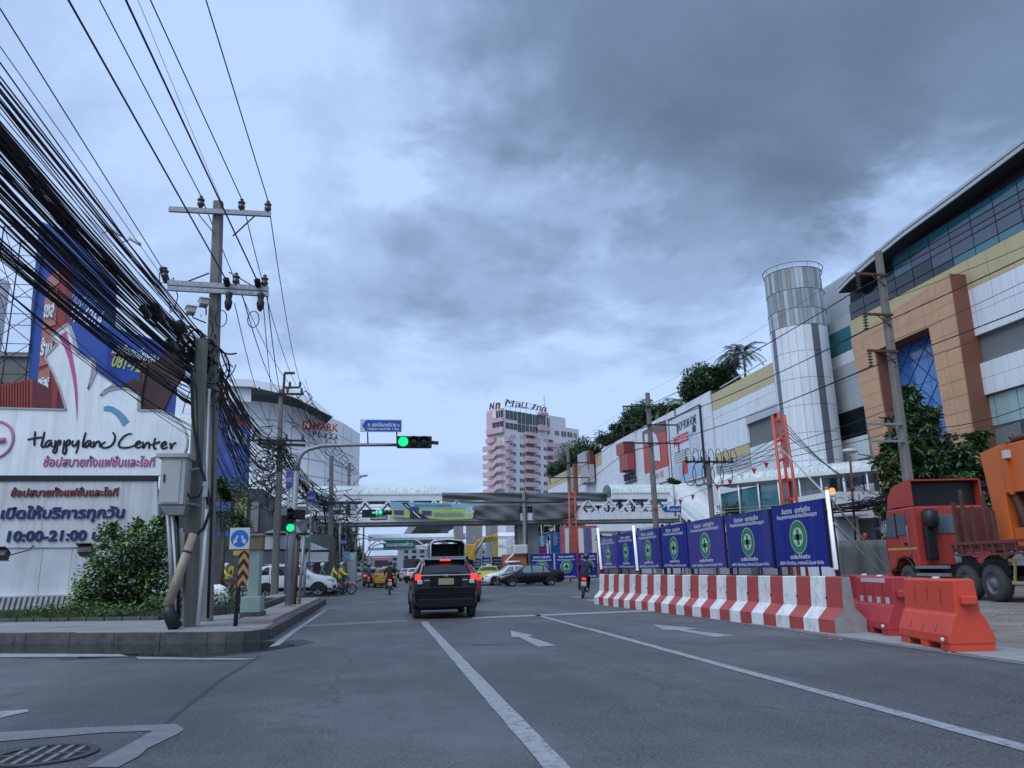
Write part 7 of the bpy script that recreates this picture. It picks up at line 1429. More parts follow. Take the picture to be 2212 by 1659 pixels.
p_drk = pm('paint_charcoal', (.005, .007, .009), .2, .03, 2, coat=.3, spec=.25); p_wht = paint('paint_white', (.60, .61, .63)); p_yel = paint('paint_taxi_yellow', (.55, .46, .02), .3); p_yor = paint('paint_taxi_amber', (.52, .28, .012), .3); p_rd = paint('paint_red', (.22, .008, .012)); p_grn = paint('paint_taxi_green', (.02, .10, .04), .3)
def atx(px, Y): return PY(px, 1240, Y).x
M_cgl2 = pm('car_glass_sky', (.13, .165, .19), .06, .2, spec=.7)  # sky reflection is put into the colour of this glass
fx_ = atx(1107, 53.2); saloon('sedan', 'dark grey sedan crossing the junction from the right', 'car', (fx_ + 3.65, 54.1, 0), math.pi, p_drk, glass=M_cgl2)
fx_ = atx(1072, 57.5); saloon('sedan', 'white sedan half hidden behind the dark grey sedan', 'car', (fx_ + 3.65, 58.4, 0), math.pi, p_wht, glass=M_cgl2)
saloon('taxi', 'bright yellow taxi ahead on the right of the hatchback', 'car', (atx(1054, 59), 59, 0), UPR - R(10), p_yel, taxi=M_offw, plate=M_platey)
saloon('sedan', 'dark red sedan half hidden beside the hatchback, tail lamp lit', 'car', (3.08, 29.8, 0), UPR, p_rd, M_brake)
saloon('taxi', 'amber yellow taxi beyond the rider in black', 'car', (atx(832, 60), 60, 0), UPR, p_yor, taxi=M_offw, plate=M_platey)
saloon('taxi', 'green and yellow taxi with one red tail lamp lit', 'car', (atx(806, 67), 67, 0), UPR, p_grn, M_brake, taxi=M_offw)
saloon('sedan', 'small white car in the queue left of the hatchback', 'car', (atx(897, 78), 78, 0), UPR, p_wht, M_brake); saloon('sedan', 'silver car farther along the queue', 'car', (atx(880, 92), 92, 0), UPR, paint('paint_silver', (.35, .36, .38)), M_tail)
saloon('sedan', 'black car waiting behind the small white car', 'car', (atx(868, 108), 108, 0), UPR, p_drk, M_brake)
# --- white SUV coming out of the side street
SYv = 43.9; fxs = atx(688, 43.0); suv = thing('suv', 'white SUV nosing out of the side street behind the signal poles', 'car', (fxs - 3.62, SYv, 0), 'vehicles on the road', 0)
c = Car(4.58, 1.85, [(0, .95), (.08, 1.10), (.22, 1.18), (.62, 1.58), (1.0, 1.66), (2.2, 1.68), (2.75, 1.62), (3.45, 1.14), (4.2, 1.02), (4.5, .82), (4.58, .6)], [(0, .93), (.2, 1.08), (3.5, 1.02), (4.58, .6)], [(0, .45), (.3, .30), (4.2, .28), (4.58, .4)], [(0, .86), (.15, .95), (.5, 1), (3.8, 1), (4.3, .92), (4.58, .76)], p_wht, .78)
b = c.body(suv); c.wheels(suv, .96, 3.62, .36, .24); c.across(b, .25, .58, 6.3, M_cglass, 'rear_window'); c.across(b, 2.85, 3.38, 6.3, M_cglass, 'windscreen'); c.side(b, .55, 1.10, 4.3, 5.75, M_cglass, 'side_window', cut=(.28, 0)); c.side(b, 1.18, 2.05, 4.2, 5.85, M_cglass, 'side_window'); c.side(b, 2.12, 3.12, 4.2, 5.85, M_cglass, 'side_window', cut=(0, .5)); c.side(b, .3, 4.3, 1.2, 2.25, M_trim, 'sill_cladding', out=.01)
for s in (1, -1):
    part('tail_lamp', MB().cbox((.14, .72*s, 1.12), .22, .30, .20), M_tail, b, .03, local=True); part('headlamp', MB().cbox((4.22, .66*s, .86), .42, .36, .13), M_clear, b, .03, local=True); part('mirror', MB().cbox((3.05, .99*s, 1.10), .14, .20, .16), p_wht, b, .04, local=True); part('roof_rail', MB().tube([(.8, .62*s, 1.70), (2.6, .62*s, 1.71)], .02, 6), M_chrome, b, local=True); part('bumper', MB().cbox((4.42, .45*s, .50), .22, .7, .16), M_trim, b, .04, local=True)
    for x in (1.45, 2.45): part('door_handle', MB().cbox((x, .925*s, .98), .2, .03, .035), M_chrome, b, local=True)
for x in (2.08, 1.14): c.side(b, x-.008, x+.008, 1.9, 4.1, M_trim, 'door_seam')
# --- pickup with a tall canvas hood
pk_ = thing('pickup_truck', 'pickup with a tall black canvas hood ahead of the hatchback', 'truck', (atx(968, 39), 39, 0), 'vehicles on the road', UPR)
part('bed', MB().box(0, 2.4, -.85, .85, .55, 1.05), p_drk, pk_, .04, local=True); part('cab', MB().prism([(2.4, .5), (5.0, .5), (5.0, .95), (4.1, 1.05), (3.6, 1.62), (2.4, 1.65)], (0, -.82, 0), (1, 0, 0), (0, 0, 1), (0, 1.64, 0)), p_drk, pk_, .05, local=True)
hp = [(-.85, 1.05), (-.85, 2.45), (-.70, 2.62), (0, 2.70), (.70, 2.62), (.85, 2.45), (.85, 1.05)]
mb = MB()
for (a, z), (a2, z2) in zip(hp, hp[1:]): mb.add([(0, a, z), (2.4, a, z), (2.4, a2, z2), (0, a2, z2), (0, a*.96, z-.03), (2.4, a*.96, z-.03), (2.4, a2*.96, z2-.03), (0, a2*.96, z2-.03)], [(0, 1, 2, 3), (7, 6, 5, 4), (0, 4, 5, 1), (3, 2, 6, 7), (0, 3, 7, 4), (1, 5, 6, 2)])
part('canvas_hood', mb, M_tarp, pk_, local=True); part('hood_lining', MB().box(2.3, 2.35, -.8, .8, 1.05, 2.55), M_black, pk_, local=True); part('cross_bar', MB().box(-.01, .03, -.84, .84, 1.82, 1.87), M_steel, pk_, local=True); part('hood_rim', MB().tube([(-.01, a, z) for a, z in hp], .03, 6), M_grey_sheet, pk_, local=True)
for x in (.6, 3.9):
    for s in (1, -1): part('wheel', MB().lathe([(.2, -.1), (.33, -.1), (.36, -.05), (.36, .05), (.33, .1), (.2, .1)], 20, (x, .74*s, .36), 'y'), M_tyre, pk_, local=True)
for s in (1, -1): part('tail_lamp', MB().cbox((-.01, .76*s, .82), .05, .14, .3), M_tail, pk_, local=True)
# --- buses and lorries far along the road
def bus(label, px, Y, w, h, c_, glass=True, cat='bus', name='bus'):
    t = thing(name, label, cat, (atx(px, Y), Y, 0), 'vehicles on the road', UPR); part('body', MB().box(0, 9, -w/2, w/2, .4, h), c_, t, .12, 3, local=True)
    part('rear_window', MB().box(-.02, .0, -w*.36, w*.36, h*.58, h*.86), M_cglass, t, local=True); part('bumper', MB().box(-.08, .1, -w/2*.95, w/2*.95, .4, .75), M_trim, t, local=True); part('plate', MB().box(-.1, -.08, -.25, .25, .8, .95), M_plate, t, local=True)
    for s in (1, -1):
        part('tail_lamp', MB().cbox((-.01, w*.42*s, 1.1), .06, .16, .3), M_tail, t, local=True)
        for x in (1.8, 7): part('wheel', MB().lathe([(.25, -.13), (.46, -.13), (.5, -.06), (.5, .06), (.46, .13), (.25, .13)], 18, (x, (w/2-.15)*s, .5), 'y'), M_tyre, t, local=True)
    return t
bus('pink city bus in the left lane', 824, 104, 2.5, 3.0, pm('bus_pink', (.42, .20, .26), .5, .1, .6, streak=.2)); bus('dark bus queuing under the second footbridge', 891, 132, 2.5, 3.1, pm('bus_dark', (.04, .045, .05), .4, .1)); bus('grey box lorry beyond the silver car', 912, 145, 2.4, 3.4, M_grey_sheet, cat='truck', name='box_lorry')
# ------------------------------------------------------------------ people
SK = pm('skin', (.30, .17, .11), .6, .08, 8); HAIR = pm('hair', (.012, .010, .010), .6, .1); SHOE = pm('shoe_dark', (.02, .02, .022), .6, .1)
def cloth(n, c_): return pm('cloth_' + n, c_, .85, .18, 7, bump=.2, bscale=30)
POSE = {
 'ride': dict(v=[((0, 0, .84), .15), ((.05, 0, 1.06), .145), ((.12, 0, 1.30), .155), ((.16, 0, 1.44), .07), ((.19, 0, 1.56), .095), ((.20, 0, 1.68), .08), ((.12, .19, 1.36), .072), ((.30, .25, 1.14), .052), ((.50, .28, 1.06), .042), ((.57, .27, 1.05), .038), ((.12, -.19, 1.36), .072), ((.30, -.25, 1.14), .052), ((.50, -.28, 1.06), .042), ((.57, -.27, 1.05), .038), ((.05, .11, .80), .10), ((.42, .18, .76), .078), ((.26, .18, .36), .055), ((.40, .19, .29), .045), ((.05, -.11, .80), .10), ((.42, -.18, .76), .078), ((.26, -.18, .36), .055), ((.40, -.19, .29), .045)]),
 'foot': dict(v=[((0, 0, .84), .15), ((.05, 0, 1.06), .145), ((.10, 0, 1.30), .155), ((.13, 0, 1.44), .07), ((.15, 0, 1.56), .095), ((.16, 0, 1.68), .08), ((.10, .19, 1.36), .072), ((.28, .25, 1.14), .052), ((.48, .28, 1.06), .042), ((.55, .27, 1.05), .038), ((.10, -.19, 1.36), .072), ((.28, -.25, 1.14), .052), ((.48, -.28, 1.06), .042), ((.55, -.27, 1.05), .038), ((.05, .11, .80), .10), ((.30, .22, .52), .075), ((.18, .27, .12), .055), ((.32, .28, .05), .045), ((.05, -.11, .80), .10), ((.32, -.22, .52), .075), ((.20, -.27, .12), .055), ((.34, -.28, .05), .045)]),
 'stand': dict(v=[((0, 0, .92), .14), ((.01, 0, 1.12), .13), ((.0, 0, 1.34), .145), ((.01, 0, 1.47), .065), ((.03, 0, 1.57), .092), ((.03, 0, 1.68), .08), ((0, .18, 1.40), .068), ((-.02, .23, 1.14), .05), ((.05, .23, .90), .038), ((.08, .22, .82), .036), ((0, -.18, 1.40), .068), ((.0, -.23, 1.14), .05), ((.08, -.23, .92), .038), ((.10, -.22, .84), .036), ((0, .10, .86), .095), ((.06, .11, .50), .07), ((.0, .11, .12), .05), ((.14, .12, .05), .042), ((0, -.10, .86), .095), ((-.04, -.11, .50), .07), ((-.14, -.11, .12), .05), ((0, -.12, .05), .042)])}
EDG = [(0, 1), (1, 2), (2, 3), (3, 4), (4, 5), (2, 6), (6, 7), (7, 8), (8, 9), (2, 10), (10, 11), (11, 12), (12, 13), (0, 14), (14, 15), (15, 16), (16, 17), (0, 18), (18, 19), (19, 20), (20, 21)]
ELAB = [1, 1, 1, 0, 0, 1, 1, 1, 0, 1, 1, 1, 0, 2, 2, 2, 3, 2, 2, 2, 3]      # 0 skin 1 shirt 2 trousers 3 shoes
BODY = {}
def body_mesh(pose, short=False):
    if (pose, short) in BODY: return BODY[(pose, short)]
    v = POSE[pose]['v']; me = bpy.data.meshes.new('body_source'); me.from_pydata([p for p, r_ in v], EDG, []); ob = bpy.data.objects.new('body_source', me); col.objects.link(ob)
    sk = ob.modifiers.new('skin', 'SKIN'); sk.branch_smoothing = .4
    if not me.skin_vertices: bpy.context.view_layer.objects.active = ob
    for i, (p, r_) in enumerate(v): me.skin_vertices[0].data[i].radius = (r_, r_*(.72 if i in (0, 1, 2) else 1)); me.skin_vertices[0].data[i].use_root = (i == 0)
    sb_ = ob.modifiers.new('sub', 'SUBSURF'); sb_.levels = 2; sb_.render_levels = 2
    dg = bpy.context.evaluated_depsgraph_get(); dg.update(); out = bpy.data.meshes.new_from_object(ob.evaluated_get(dg)); bpy.data.objects.remove(ob)
    idx = []
    for f in out.polygons:
        c_ = f.center; best = (9, 0)
        for (a, b_), lb_ in zip(EDG, ELAB):
            A, B = Vector(v[a][0]), Vector(v[b_][0]); t_ = max(0, min(1, (c_-A).dot(B-A)/(B-A).length_squared)); d = (c_ - A.lerp(B, t_)).length - (v[a][1]*(1-t_) + v[b_][1]*t_)*.8
            l2 = lb_
            if (a, b_) in ((7, 8), (11, 12)) and short: l2 = 0
            if short and (a, b_) in ((15, 16), (19, 20)): l2 = 0
            if d < best[0]: best = (d, l2)
        idx.append(best[1])
    out.polygons.foreach_set('use_smooth', [True]*len(out.polygons)); BODY[(pose, short)] = (out, idx); return BODY[(pose, short)]
def person(label, loc, rz, pose, shirt, trousers, helmet=None, hair=True, short=False, group=None, skin_=None, vest=None, bag=None, sc=1.0):
    src, idx = body_mesh(pose, short); me = src.copy(); me.name = 'body'; me.materials.clear()
    for m_ in (skin_ or SK, shirt, trousers, SHOE): me.materials.append(m_)
    me.polygons.foreach_set('material_index', idx); t = thing('person', label, 'person', loc, group, rz); t.scale = (sc, sc, sc); link('body', me, t); v = POSE[pose]['v']; hd = Vector(v[4][0]).lerp(Vector(v[5][0]), .45)
    mb = MB(); mb.ball(hd + Vector((.095, 0, -.02)), .022, .016, .03, 8, 6)
    for s in (1, -1): mb.ball(hd + Vector((0, .092*s, -.01)), .02, .012, .035, 8, 6)
    part('nose_and_ears', mb, skin_ or SK, t, local=True); mb = MB()
    for s in (1, -1): mb.ball(hd + Vector((.085, .032*s, .012)), .012, .012, .008, 6, 4)
    part('eyes', mb, HAIR, t, local=True)
    if helmet:
        mb = MB(); mb.ball(hd + Vector((-.012, 0, .035)), .145, .128, .135, 16, 10); part('helmet', mb, helmet, t, local=True); part('visor', MB().grid(lambda u, w: hd + Vector((.135*math.cos((u-.5)*2.4) - .005, .135*math.sin((u-.5)*2.4), -.01 + .09*w)), [i/8 for i in range(9)], [0, .5, 1]), M_cglass, t, local=True)
    elif hair: mb = MB(); mb.ball(hd + Vector((-.02, 0, .03)), .105, .10, .105, 12, 8); part('hair', mb, HAIR, t, local=True)
    ch = Vector(v[2][0])
    if vest: mb = MB(); mb.ball(ch + Vector((-.02, 0, -.06)), .155, .195, .24, 14, 8); part('vest', mb, vest, t, local=True)
    if bag: mb = MB(); mb.beam(ch + Vector((-.14, .16, .12)), ch + Vector((-.15, -.14, -.22)), .03, .02); part('bag_strap', mb, bag, t, local=True)
    return t
def motorbike(label, loc, rz, c_, lamp=M_brake, lean=0.0, front=None, group='motorcycles in the junction'):
    t = thing('motorcycle', label, 'motorcycle', loc, group, rz); t.rotation_euler = (lean, 0, rz)
    for x, nm in ((-.62, 'rear_wheel'), (.64, 'front_wheel')):
        w = part(nm, MB().lathe([(.215, -.045), (.265, -.05), (.29, -.02), (.29, .02), (.265, .05), (.215, .045)], 24, (x, 0, .29), 'y'), M_tyre, t, local=True); mb = MB()
        for k in range(6): a = k*math.pi/3; mb.beam((x, 0, .29), (x + .22*math.cos(a), 0, .29 + .22*math.sin(a)), .03, .02, (0, 1, 0))
        part('spokes', mb, M_rim, w, local=True)
    part('fork', MB().tube([(.64, .07, .29), (.46, .07, .88)], .022, 7).tube([(.64, -.07, .29), (.46, -.07, .88)], .022, 7), M_steel, t, local=True); part('swing_arm', MB().tube([(-.62, .08, .29), (-.1, .08, .36)], .025, 6).tube([(-.62, -.08, .29), (-.1, -.08, .36)], .025, 6), M_dark, t, local=True)
    mb = MB(); mb.prism([(-.45, .60), (-.10, .50), (.10, .34), (.30, .36), (.42, .62), (.52, .84), (.44, .92), (.34, .72), (.16, .62), (-.05, .66), (-.70, .80), (-.78, .74)], (0, -.11, 0), (1, 0, 0), (0, 0, 1), (0, .22, 0)); part('fairing', mb, c_, t, .03, local=True)
    mb = MB(); mb.prism([(-.72, .77), (-.1, .69), (.06, .68), (.10, .73), (-.05, .79), (-.4, .82), (-.74, .85)], (0, -.12, 0), (1, 0, 0), (0, 0, 1), (0, .24, 0)); part('seat', mb, M_black, t, .03, local=True); part('engine', MB().cbox((.0, 0, .37), .42, .20, .22), M_dark, t, .04, local=True); part('exhaust', MB().tube([(.05, -.14, .25), (-.35, -.15, .27), (-.78, -.16, .38)], [.025, .045, .05], 8), M_steel, t, local=True)
    part('handlebar', MB().tube([(.38, .33, 1.02), (.44, .12, .98), (.44, -.12, .98), (.38, -.33, 1.02)], .016, 6), M_black, t, local=True); part('head_cowl', MB().cbox((.50, 0, .92), .16, .24, .18), c_, t, .05, local=True); part('headlamp', MB().cbox((.585, 0, .90), .02, .15, .11), M_clear, t, .01, local=True)
    for s in (1, -1): part('mirror', MB().tube([(.42, .24*s, 1.02), (.40, .30*s, 1.18)], .008, 5).cbox((.40, .33*s, 1.21), .02, .11, .07), M_black, t, local=True); part('foot_peg', MB().tube([(.28, .08*s, .28), (.28, .24*s, .28)], .014, 5), M_steel, t, local=True)
    part('tail_lamp', MB().cbox((-.80, 0, .76), .06, .15, .08), lamp, t, .01, local=True); part('plate', MB().cbox((-.85, 0, .58), .015, .20, .17), M_plate, t, local=True); part('rear_mudguard', MB().beam((-.70, 0, .74), (-.90, 0, .42), .12, .02), M_black, t, local=True); part('front_mudguard', MB().tube([(.64 + .32*math.cos(a), 0, .29 + .32*math.sin(a)) for a in [R(20 + 28*k) for k in range(5)]], .05, 6), c_, t, local=True)
    return t
blk = cloth('black', (.016, .016, .02)); navy = cloth('navy', (.022, .026, .06)); dark = cloth('charcoal', (.03, .03, .034)); yel = cloth('yellow', (.55, .50, .12)); grn = cloth('green', (.06, .16, .12)); pnk = cloth('pink', (.50, .06, .14)); hiv = cloth('lime', (.42, .58, .04)); org = cloth('orange', (.55, .14, .03)); khk = cloth('khaki', (.10, .10, .08)); wht = cloth('white', (.5, .5, .5)); jean = cloth('denim', (.05, .07, .12))
hb = pm('helmet_black', (.02, .02, .022), .2, 0, coat=.6); hw = pm('helmet_white', (.55, .56, .58), .25, 0, coat=.5); hbl = pm('helmet_blue', (.08, .10, .42), .25, 0, coat=.5); hs2 = pm('helmet_silver', (.30, .31, .33), .25, .2, 20, coat=.5)
GPR = 'motorcycle riders'
mbk = paint('bike_black', (.015, .015, .017)); mbr = paint('bike_red', (.30, .02, .03)); mbw = paint('bike_white', (.5, .5, .52)); mbp = paint('bike_pink', (.35, .12, .15))
x = atx(842, 42.6); motorbike('black motorcycle ridden by the person in black', (x, 42.6, 0), UPR, mbk); person('rider in black jacket and dark helmet in the left lane', (x, 42.55, 0), UPR, 'ride', blk, dark, hb, group=GPR)
x = atx(1257, 31.4); motorbike('black motorcycle leaning beside the striped barrier', (x, 31.4, 0), UPR - R(16), mbk, M_brake, R(7)); t = person('rider in a navy jacket with a shoulder strap beside the barriers', (x, 31.4, 0), UPR - R(16), 'ride', navy, blk, hb, group=GPR, bag=M_black); t.rotation_euler = (R(7), 0, UPR - R(16))
x = atx(484, 39.5); motorbike('white and red scooter behind the pole pair', (x, 39.5, 0), R(8), mbr, M_tail); person('scooter rider in yellow shirt and white helmet', (x-.1, 39.5, 0), R(8), 'ride', yel, khk, hw, short=True, group=GPR)
x = atx(668, 47.6); motorbike('scooter hidden behind the white SUV bonnet', (x, 47.6, 0), R(5), mbk, M_tail); person('rider in pink with a blue helmet behind the SUV', (x, 47.6, 0), R(5), 'foot', pnk, dark, hbl, group=GPR)
x = atx(691, 46.4); motorbike('second scooter behind the SUV bonnet', (x, 46.4, 0), R(5), mbk, M_tail); person('rider in green with a white helmet behind the SUV', (x, 46.4, 0), R(5), 'foot', grn, dark, hw, group=GPR)
x = atx(735, 45.4); motorbike('black scooter with a red nose at the pavement end', (x, 45.4, 0), R(-6), mbp, M_tail); person('rider in a lime and orange safety jacket', (x-.05, 45.4, 0), R(-6), 'foot', hiv, dark, hs2, group=GPR, vest=org)
x = atx(716, 46.2); motorbike('scooter beside the rider in lime', (x, 46.2, 0), R(-2), mbk, M_tail); person('rider in a yellow vest behind the rider in lime', (x, 46.2, 0), R(-2), 'foot', yel, dark, None, group=GPR)
x = atx(852, 75); motorbike('motorcycle of the rider in green far ahead', (x, 75, 0), UPR, mbk); person('rider in green far ahead beside the white car', (x, 75, 0), UPR, 'ride', grn, dark, hb, group=GPR)
x = atx(797, 63); motorbike('motorcycle beside the green taxi', (x, 63, 0), UPR, mbr); person('rider in denim beside the green taxi', (x, 63, 0), UPR, 'ride', jean, dark, hb, group=GPR)
rp_ = random.Random(9); sh_ = [wht, jean, blk, pnk, grn, yel, navy]
for k in range(9):
    px = 748 + k*5.2; Y = 62 + k*4.5; person(['pedestrian in white by the poles', 'pedestrian in denim blue by the poles', 'pedestrian in black at the kerb', 'pedestrian in pink at the kerb', 'pedestrian in green by the shop signs', 'pedestrian in yellow by the shop signs', 'pedestrian in navy far down the pavement', 'second pedestrian in white far down the pavement', 'second pedestrian in denim far down the pavement'][k], (min(atx(px, Y), -2.6), Y, .16), rp_.uniform(0, 6), 'stand', sh_[k % 7], dark if k % 2 else jean, group='pedestrians on the left pavement')
for k, px in enumerate((1292, 1318, 1346, 1368, 1392, 1420)):
    person(['person in orange on the footbridge', 'person in white on the footbridge', 'person in pink on the footbridge', 'person in navy on the footbridge', 'person in black on the footbridge', 'person in red beside the bridge planter'][k], (PY(px, 1105, 70).x, 70 + (k % 3)*.4, BZ1-.1), rp_.uniform(0, 6), 'stand', [org, wht, pnk, navy, blk, org][k], dark, group='people on the footbridge')
# ================================================================== signals, signs and clutter on the left pavement
M_gled = pm('signal_green', (.02, .5, .2), .3, 0, emit=(.01, 1.0, .30), es=.8); M_lens = pm('signal_off', (.02, .02, .022), .15, .1)
M_sblue = MAT['sign_blue']
def capcyl(c, r_, d, n=20): c = Vector(c); d = Vector(d); return MB().tube([c, c + d], r_, n)
bs = PZ(623, 1311, .27); MYv = bs.y
ms = thing('signal_mast', 'grey mast arm reaching over the road with sign and signal', 'traffic signal', (bs.x, MYv, .27))
arm_ = [PY(x, y, MYv) for x, y in ((640, 1018), (645, 992), (654, 978), (668, 970), (696, 963), (768, 961), (862, 961))]; base_ = Vector((bs.x, MYv, .2))
part('pole', MB().tube([base_, arm_[0]], [.11, .085], 12), M_steel, ms); part('arm', MB().tube(arm_, [.085, .08, .07, .065, .06, .055, .05], 10), M_steel, ms); part('base_plate', MB().cbox(base_ + Vector((0, 0, .09)), .36, .36, .04), M_steel, ms)
a, b = PY(857, 968, MYv-.12), PY(932, 944, MYv-.12); hd = part('signal_head', MB().box(a.x, b.x, MYv-.3, MYv-.05, a.z, b.z), M_black, ms, .02)
for k, mt in enumerate((M_gled, M_lens, M_lens)):
    cc_ = Vector((a.x + (b.x-a.x)*(k*.30+.18), MYv-.31, (a.z+b.z)/2)); part('lens', MB().tube([cc_, cc_ + Vector((0, -.012, 0))], .155, 22), mt, hd); part('lens_hood', MB().lathe([(.17, -.0), (.17, -.10)], 16, cc_, 'y', a0=R(10), a1=R(170)), M_black, hd)
part('end_bracket', MB().beam((b.x, MYv-.15, (a.z+b.z)/2), (b.x+.22, MYv-.15, (a.z+b.z)/2-.02), .1, .1), M_dark, ms)
sb_ = thing('road_sign', 'blue street name sign reading Happy Land Sai 1 Rd on the mast arm', 'sign', PY(822, 933, MYv)); a, b = PY(778, 933, MYv-.05), PY(868, 907, MYv-.05)
part('plate', MB().box(a.x, b.x, MYv-.08, MYv-.04, a.z, b.z), M_offw, sb_); w = b.x-a.x; h = b.z-a.z; o0 = Vector((a.x, MYv-.085, a.z)); mb = MB(); mb.prism([(.04*w, .5*h), (.14*w, .05*h), (.985*w, .05*h), (.985*w, .95*h), (.14*w, .95*h)], o0, (1, 0, 0), (0, 0, 1), (0, .004, 0)); part('blue_field', mb, M_sblue, sb_)
lettering('ถ. แฮปปี้แลนด์สาย ๑', M_wtext, sb_, o0 + Vector((.56*w, -.004, .60*h)), w*.76, h*.36, 0, .003, 0, .02); lettering('Happy Land Sai 1 Rd.', M_wtext, sb_, o0 + Vector((.56*w, -.004, .22*h)), w*.76, h*.22, 0, .003, 0, .02)
for px in (794, 857): part('hanger', MB().tube([PY(px, 934, MYv-.02), PY(px+1, 962, MYv-.02)], .025, 6), M_dark, sb_)
vs_ = thing('traffic_signal', 'black upright signal showing green on the mast pole', 'traffic signal', PY(627, 1150, MYv-.25)); a, b = PY(615, 1151, MYv-.25), PY(641, 1098, MYv-.25)
part('case', MB().box(a.x+.06, b.x-.1, MYv-.45, MYv-.2, a.z, b.z), M_black, vs_, .02); part('backboard', MB().box(a.x-.12, a.x+.1, MYv-.35, MYv-.25, a.z+.05, b.z-.2), M_black, vs_, .02)
for k, mt in enumerate((M_gled, M_lens, M_lens)): cc_ = Vector(((a.x+b.x)/2 + .02, MYv-.46, a.z + (b.z-a.z)*(.19+.30*k))); part('lens', MB().tube([cc_, cc_ + Vector((0, -.012, 0))], .115, 20), mt, vs_); part('lens_hood', MB().lathe([(.13, 0), (.13, -.13)], 14, cc_, 'y', a0=R(10), a1=R(170)), M_black, vs_)
part('bracket', MB().beam((b.x-.1, MYv-.2, b.z-.4), (bs.x, MYv, b.z-.4), .05, .05), M_dark, vs_)
side_ = PY(651, 1112, MYv); part('side_signal', MB().cbox(side_ + Vector((-.05, -.1, 0)), .3, .22, .3, Matrix.Rotation(R(40), 3, 'Z')), M_black, vs_, .03)
for x0, x1, top, lab, r_, mt in ((640, 637, 1165, 'thin rusty post beside the signal mast', .045, M_rust), (651, 646, 1155, 'slim grey post with a finial beside the signal mast', .05, M_steel), (633, 632, 1160, 'old concrete post against the signal mast', .09, M_pole)):
    q = PZ(x1, 1306, .27); tpp = PY(x0 + 6, top, q.y); t = thing('post', lab, 'post', q); part('shaft', MB().tube([q, tpp], r_, 8), mt, t); part('cap', MB().lathe([(0, .16), (r_*.5, .12), (r_*1.4, .06), (r_*1.4, 0), (0, -.02)], 10, tpp), M_dark, t)
q = PZ(592, 1296, .2); t = thing('utility_pole', 'grey concrete pole standing in a heap of mortar before the SUV', 'utility pole', (q.x, q.y, .2)); tpp = PY(604, 1020, q.y); squarepole(t, q.x, q.y, .15, tpp.z, .30, .24, (tpp.x-q.x, 0)); mb = MB(); mb.ball((q.x+.25, q.y-.1, .18), .75, .6, .26, 14, 8); part('mortar_heap', mb, M_conc, t)
# keep-either-side sign, chevron board and the pale pillar
q = PZ(508, 1353, .2); sp = thing('road_sign', 'square blue sign with two white arrows over a chevron board', 'sign', (q.x, q.y, .2)); SYp = q.y
part('post', MB().tube([(q.x, SYp, .15), (q.x+.05, SYp, PY(515, 1145, SYp).z)], .045, 8), M_dark, sp)
a, b = PY(495, 1187, SYp-.06), PY(541, 1140, SYp-.06); part('plate', MB().box(a.x, b.x, SYp-.08, SYp-.06, a.z, b.z), M_offw, sp, .01); cx, cz = (a.x+b.x)/2, (a.z+b.z)/2; rr_ = (b.x-a.x)*.44
mb = MB(); n = 32; mb.add([(cx + rr_*math.cos(6.2832*k/n), SYp-.084, cz + rr_*math.sin(6.2832*k/n)) for k in range(n)], [tuple(range(n))]); part('blue_disc', mb, pm('mandatory_blue', (.012, .14, .48), .4, .05), sp)
for s in (1, -1):
    mb = MB(); mb.prism([(-.10, .62), (.08, .66), (.34, .12), (.50, .20), (.44, -.38), (-.02, -.04), (.14, .02)] if s > 0 else [(.10, .62), (-.08, .66), (-.34, .12), (-.50, .20), (-.44, -.38), (.02, -.04), (-.14, .02)], (cx + .22*rr_*s, SYp-.088, cz - .05), (rr_, 0, 0), (0, 0, rr_), (0, .003, 0)); part('arrow', mb, M_offw, sp)
a, b = PY(513, 1268, SYp-.06), PY(539, 1188, SYp-.06); M_cho = pm('chevron_orange', (.50, .22, .05), .5, .1, 4); cb = part('chevron_board', MB().box(a.x, b.x, SYp-.09, SYp-.065, a.z, b.z), M_cho, sp); w = b.x-a.x; h = b.z-a.z
for k in range(4):
    z0 = -.16*h + k*.30*h; pts = [(0, z0), (w/2, z0+.20*h), (w, z0), (w, z0+.145*h), (w/2, z0+.345*h), (0, z0+.145*h)]; pts = [(x_, max(.0, min(h, z_))) for x_, z_ in pts]; mb = MB(); mb.prism(pts, (a.x, SYp-.094, a.z), (1, 0, 0), (0, 0, 1), (0, .003, 0)); part('chevron', mb, M_black, cb)
a2 = PY(508, 1190, SYp-.05); part('amber_reflector', MB().box(a.x-.12, a.x+.06, SYp-.08, SYp-.05, a2.z-.09, a2.z), pm('amber_reflector', (.55, .36, .03), .4, .1), sp)
q = PZ(545, 1337, .2); pl_ = thing('pillar', 'pale green concrete pillar with a brown capped top', 'pillar', (q.x, q.y, .2)); M_pg = pm('pale_green_paint', (.27, .36, .31), .6, .10, 2, streak=.35, dirt=(.16, .21, .18)); yv = q.y
def bpx(x0, y0, x1, y1, Y, d, mat, name, parent, bev=0): a, b = PY(x0, y1, Y), PY(x1, y0, Y); xm = (a.x+b.x)/2; return part(name, MB().box(a.x, b.x, Y, Y+d, a.z, b.z), mat, parent, bev)
bpx(534, 1188, 562, 1292, yv-.25, .5, M_pg, 'shaft', pl_); bpx(518, 1288, 563, 1325, yv-.33, .66, M_pg, 'base', pl_, .02); o = bpx(516, 1322, 566, 1345, yv-.36, .72, M_kerb, 'plinth', pl_); bpx(531, 1155, 566, 1187, yv-.3, .6, pm('weathered_brown', (.24, .17, .11), .8, .2, 3, streak=.4), 'capital', pl_); bpx(529, 1152, 568, 1157, yv-.34, .68, M_conc, 'cap_slab', pl_)
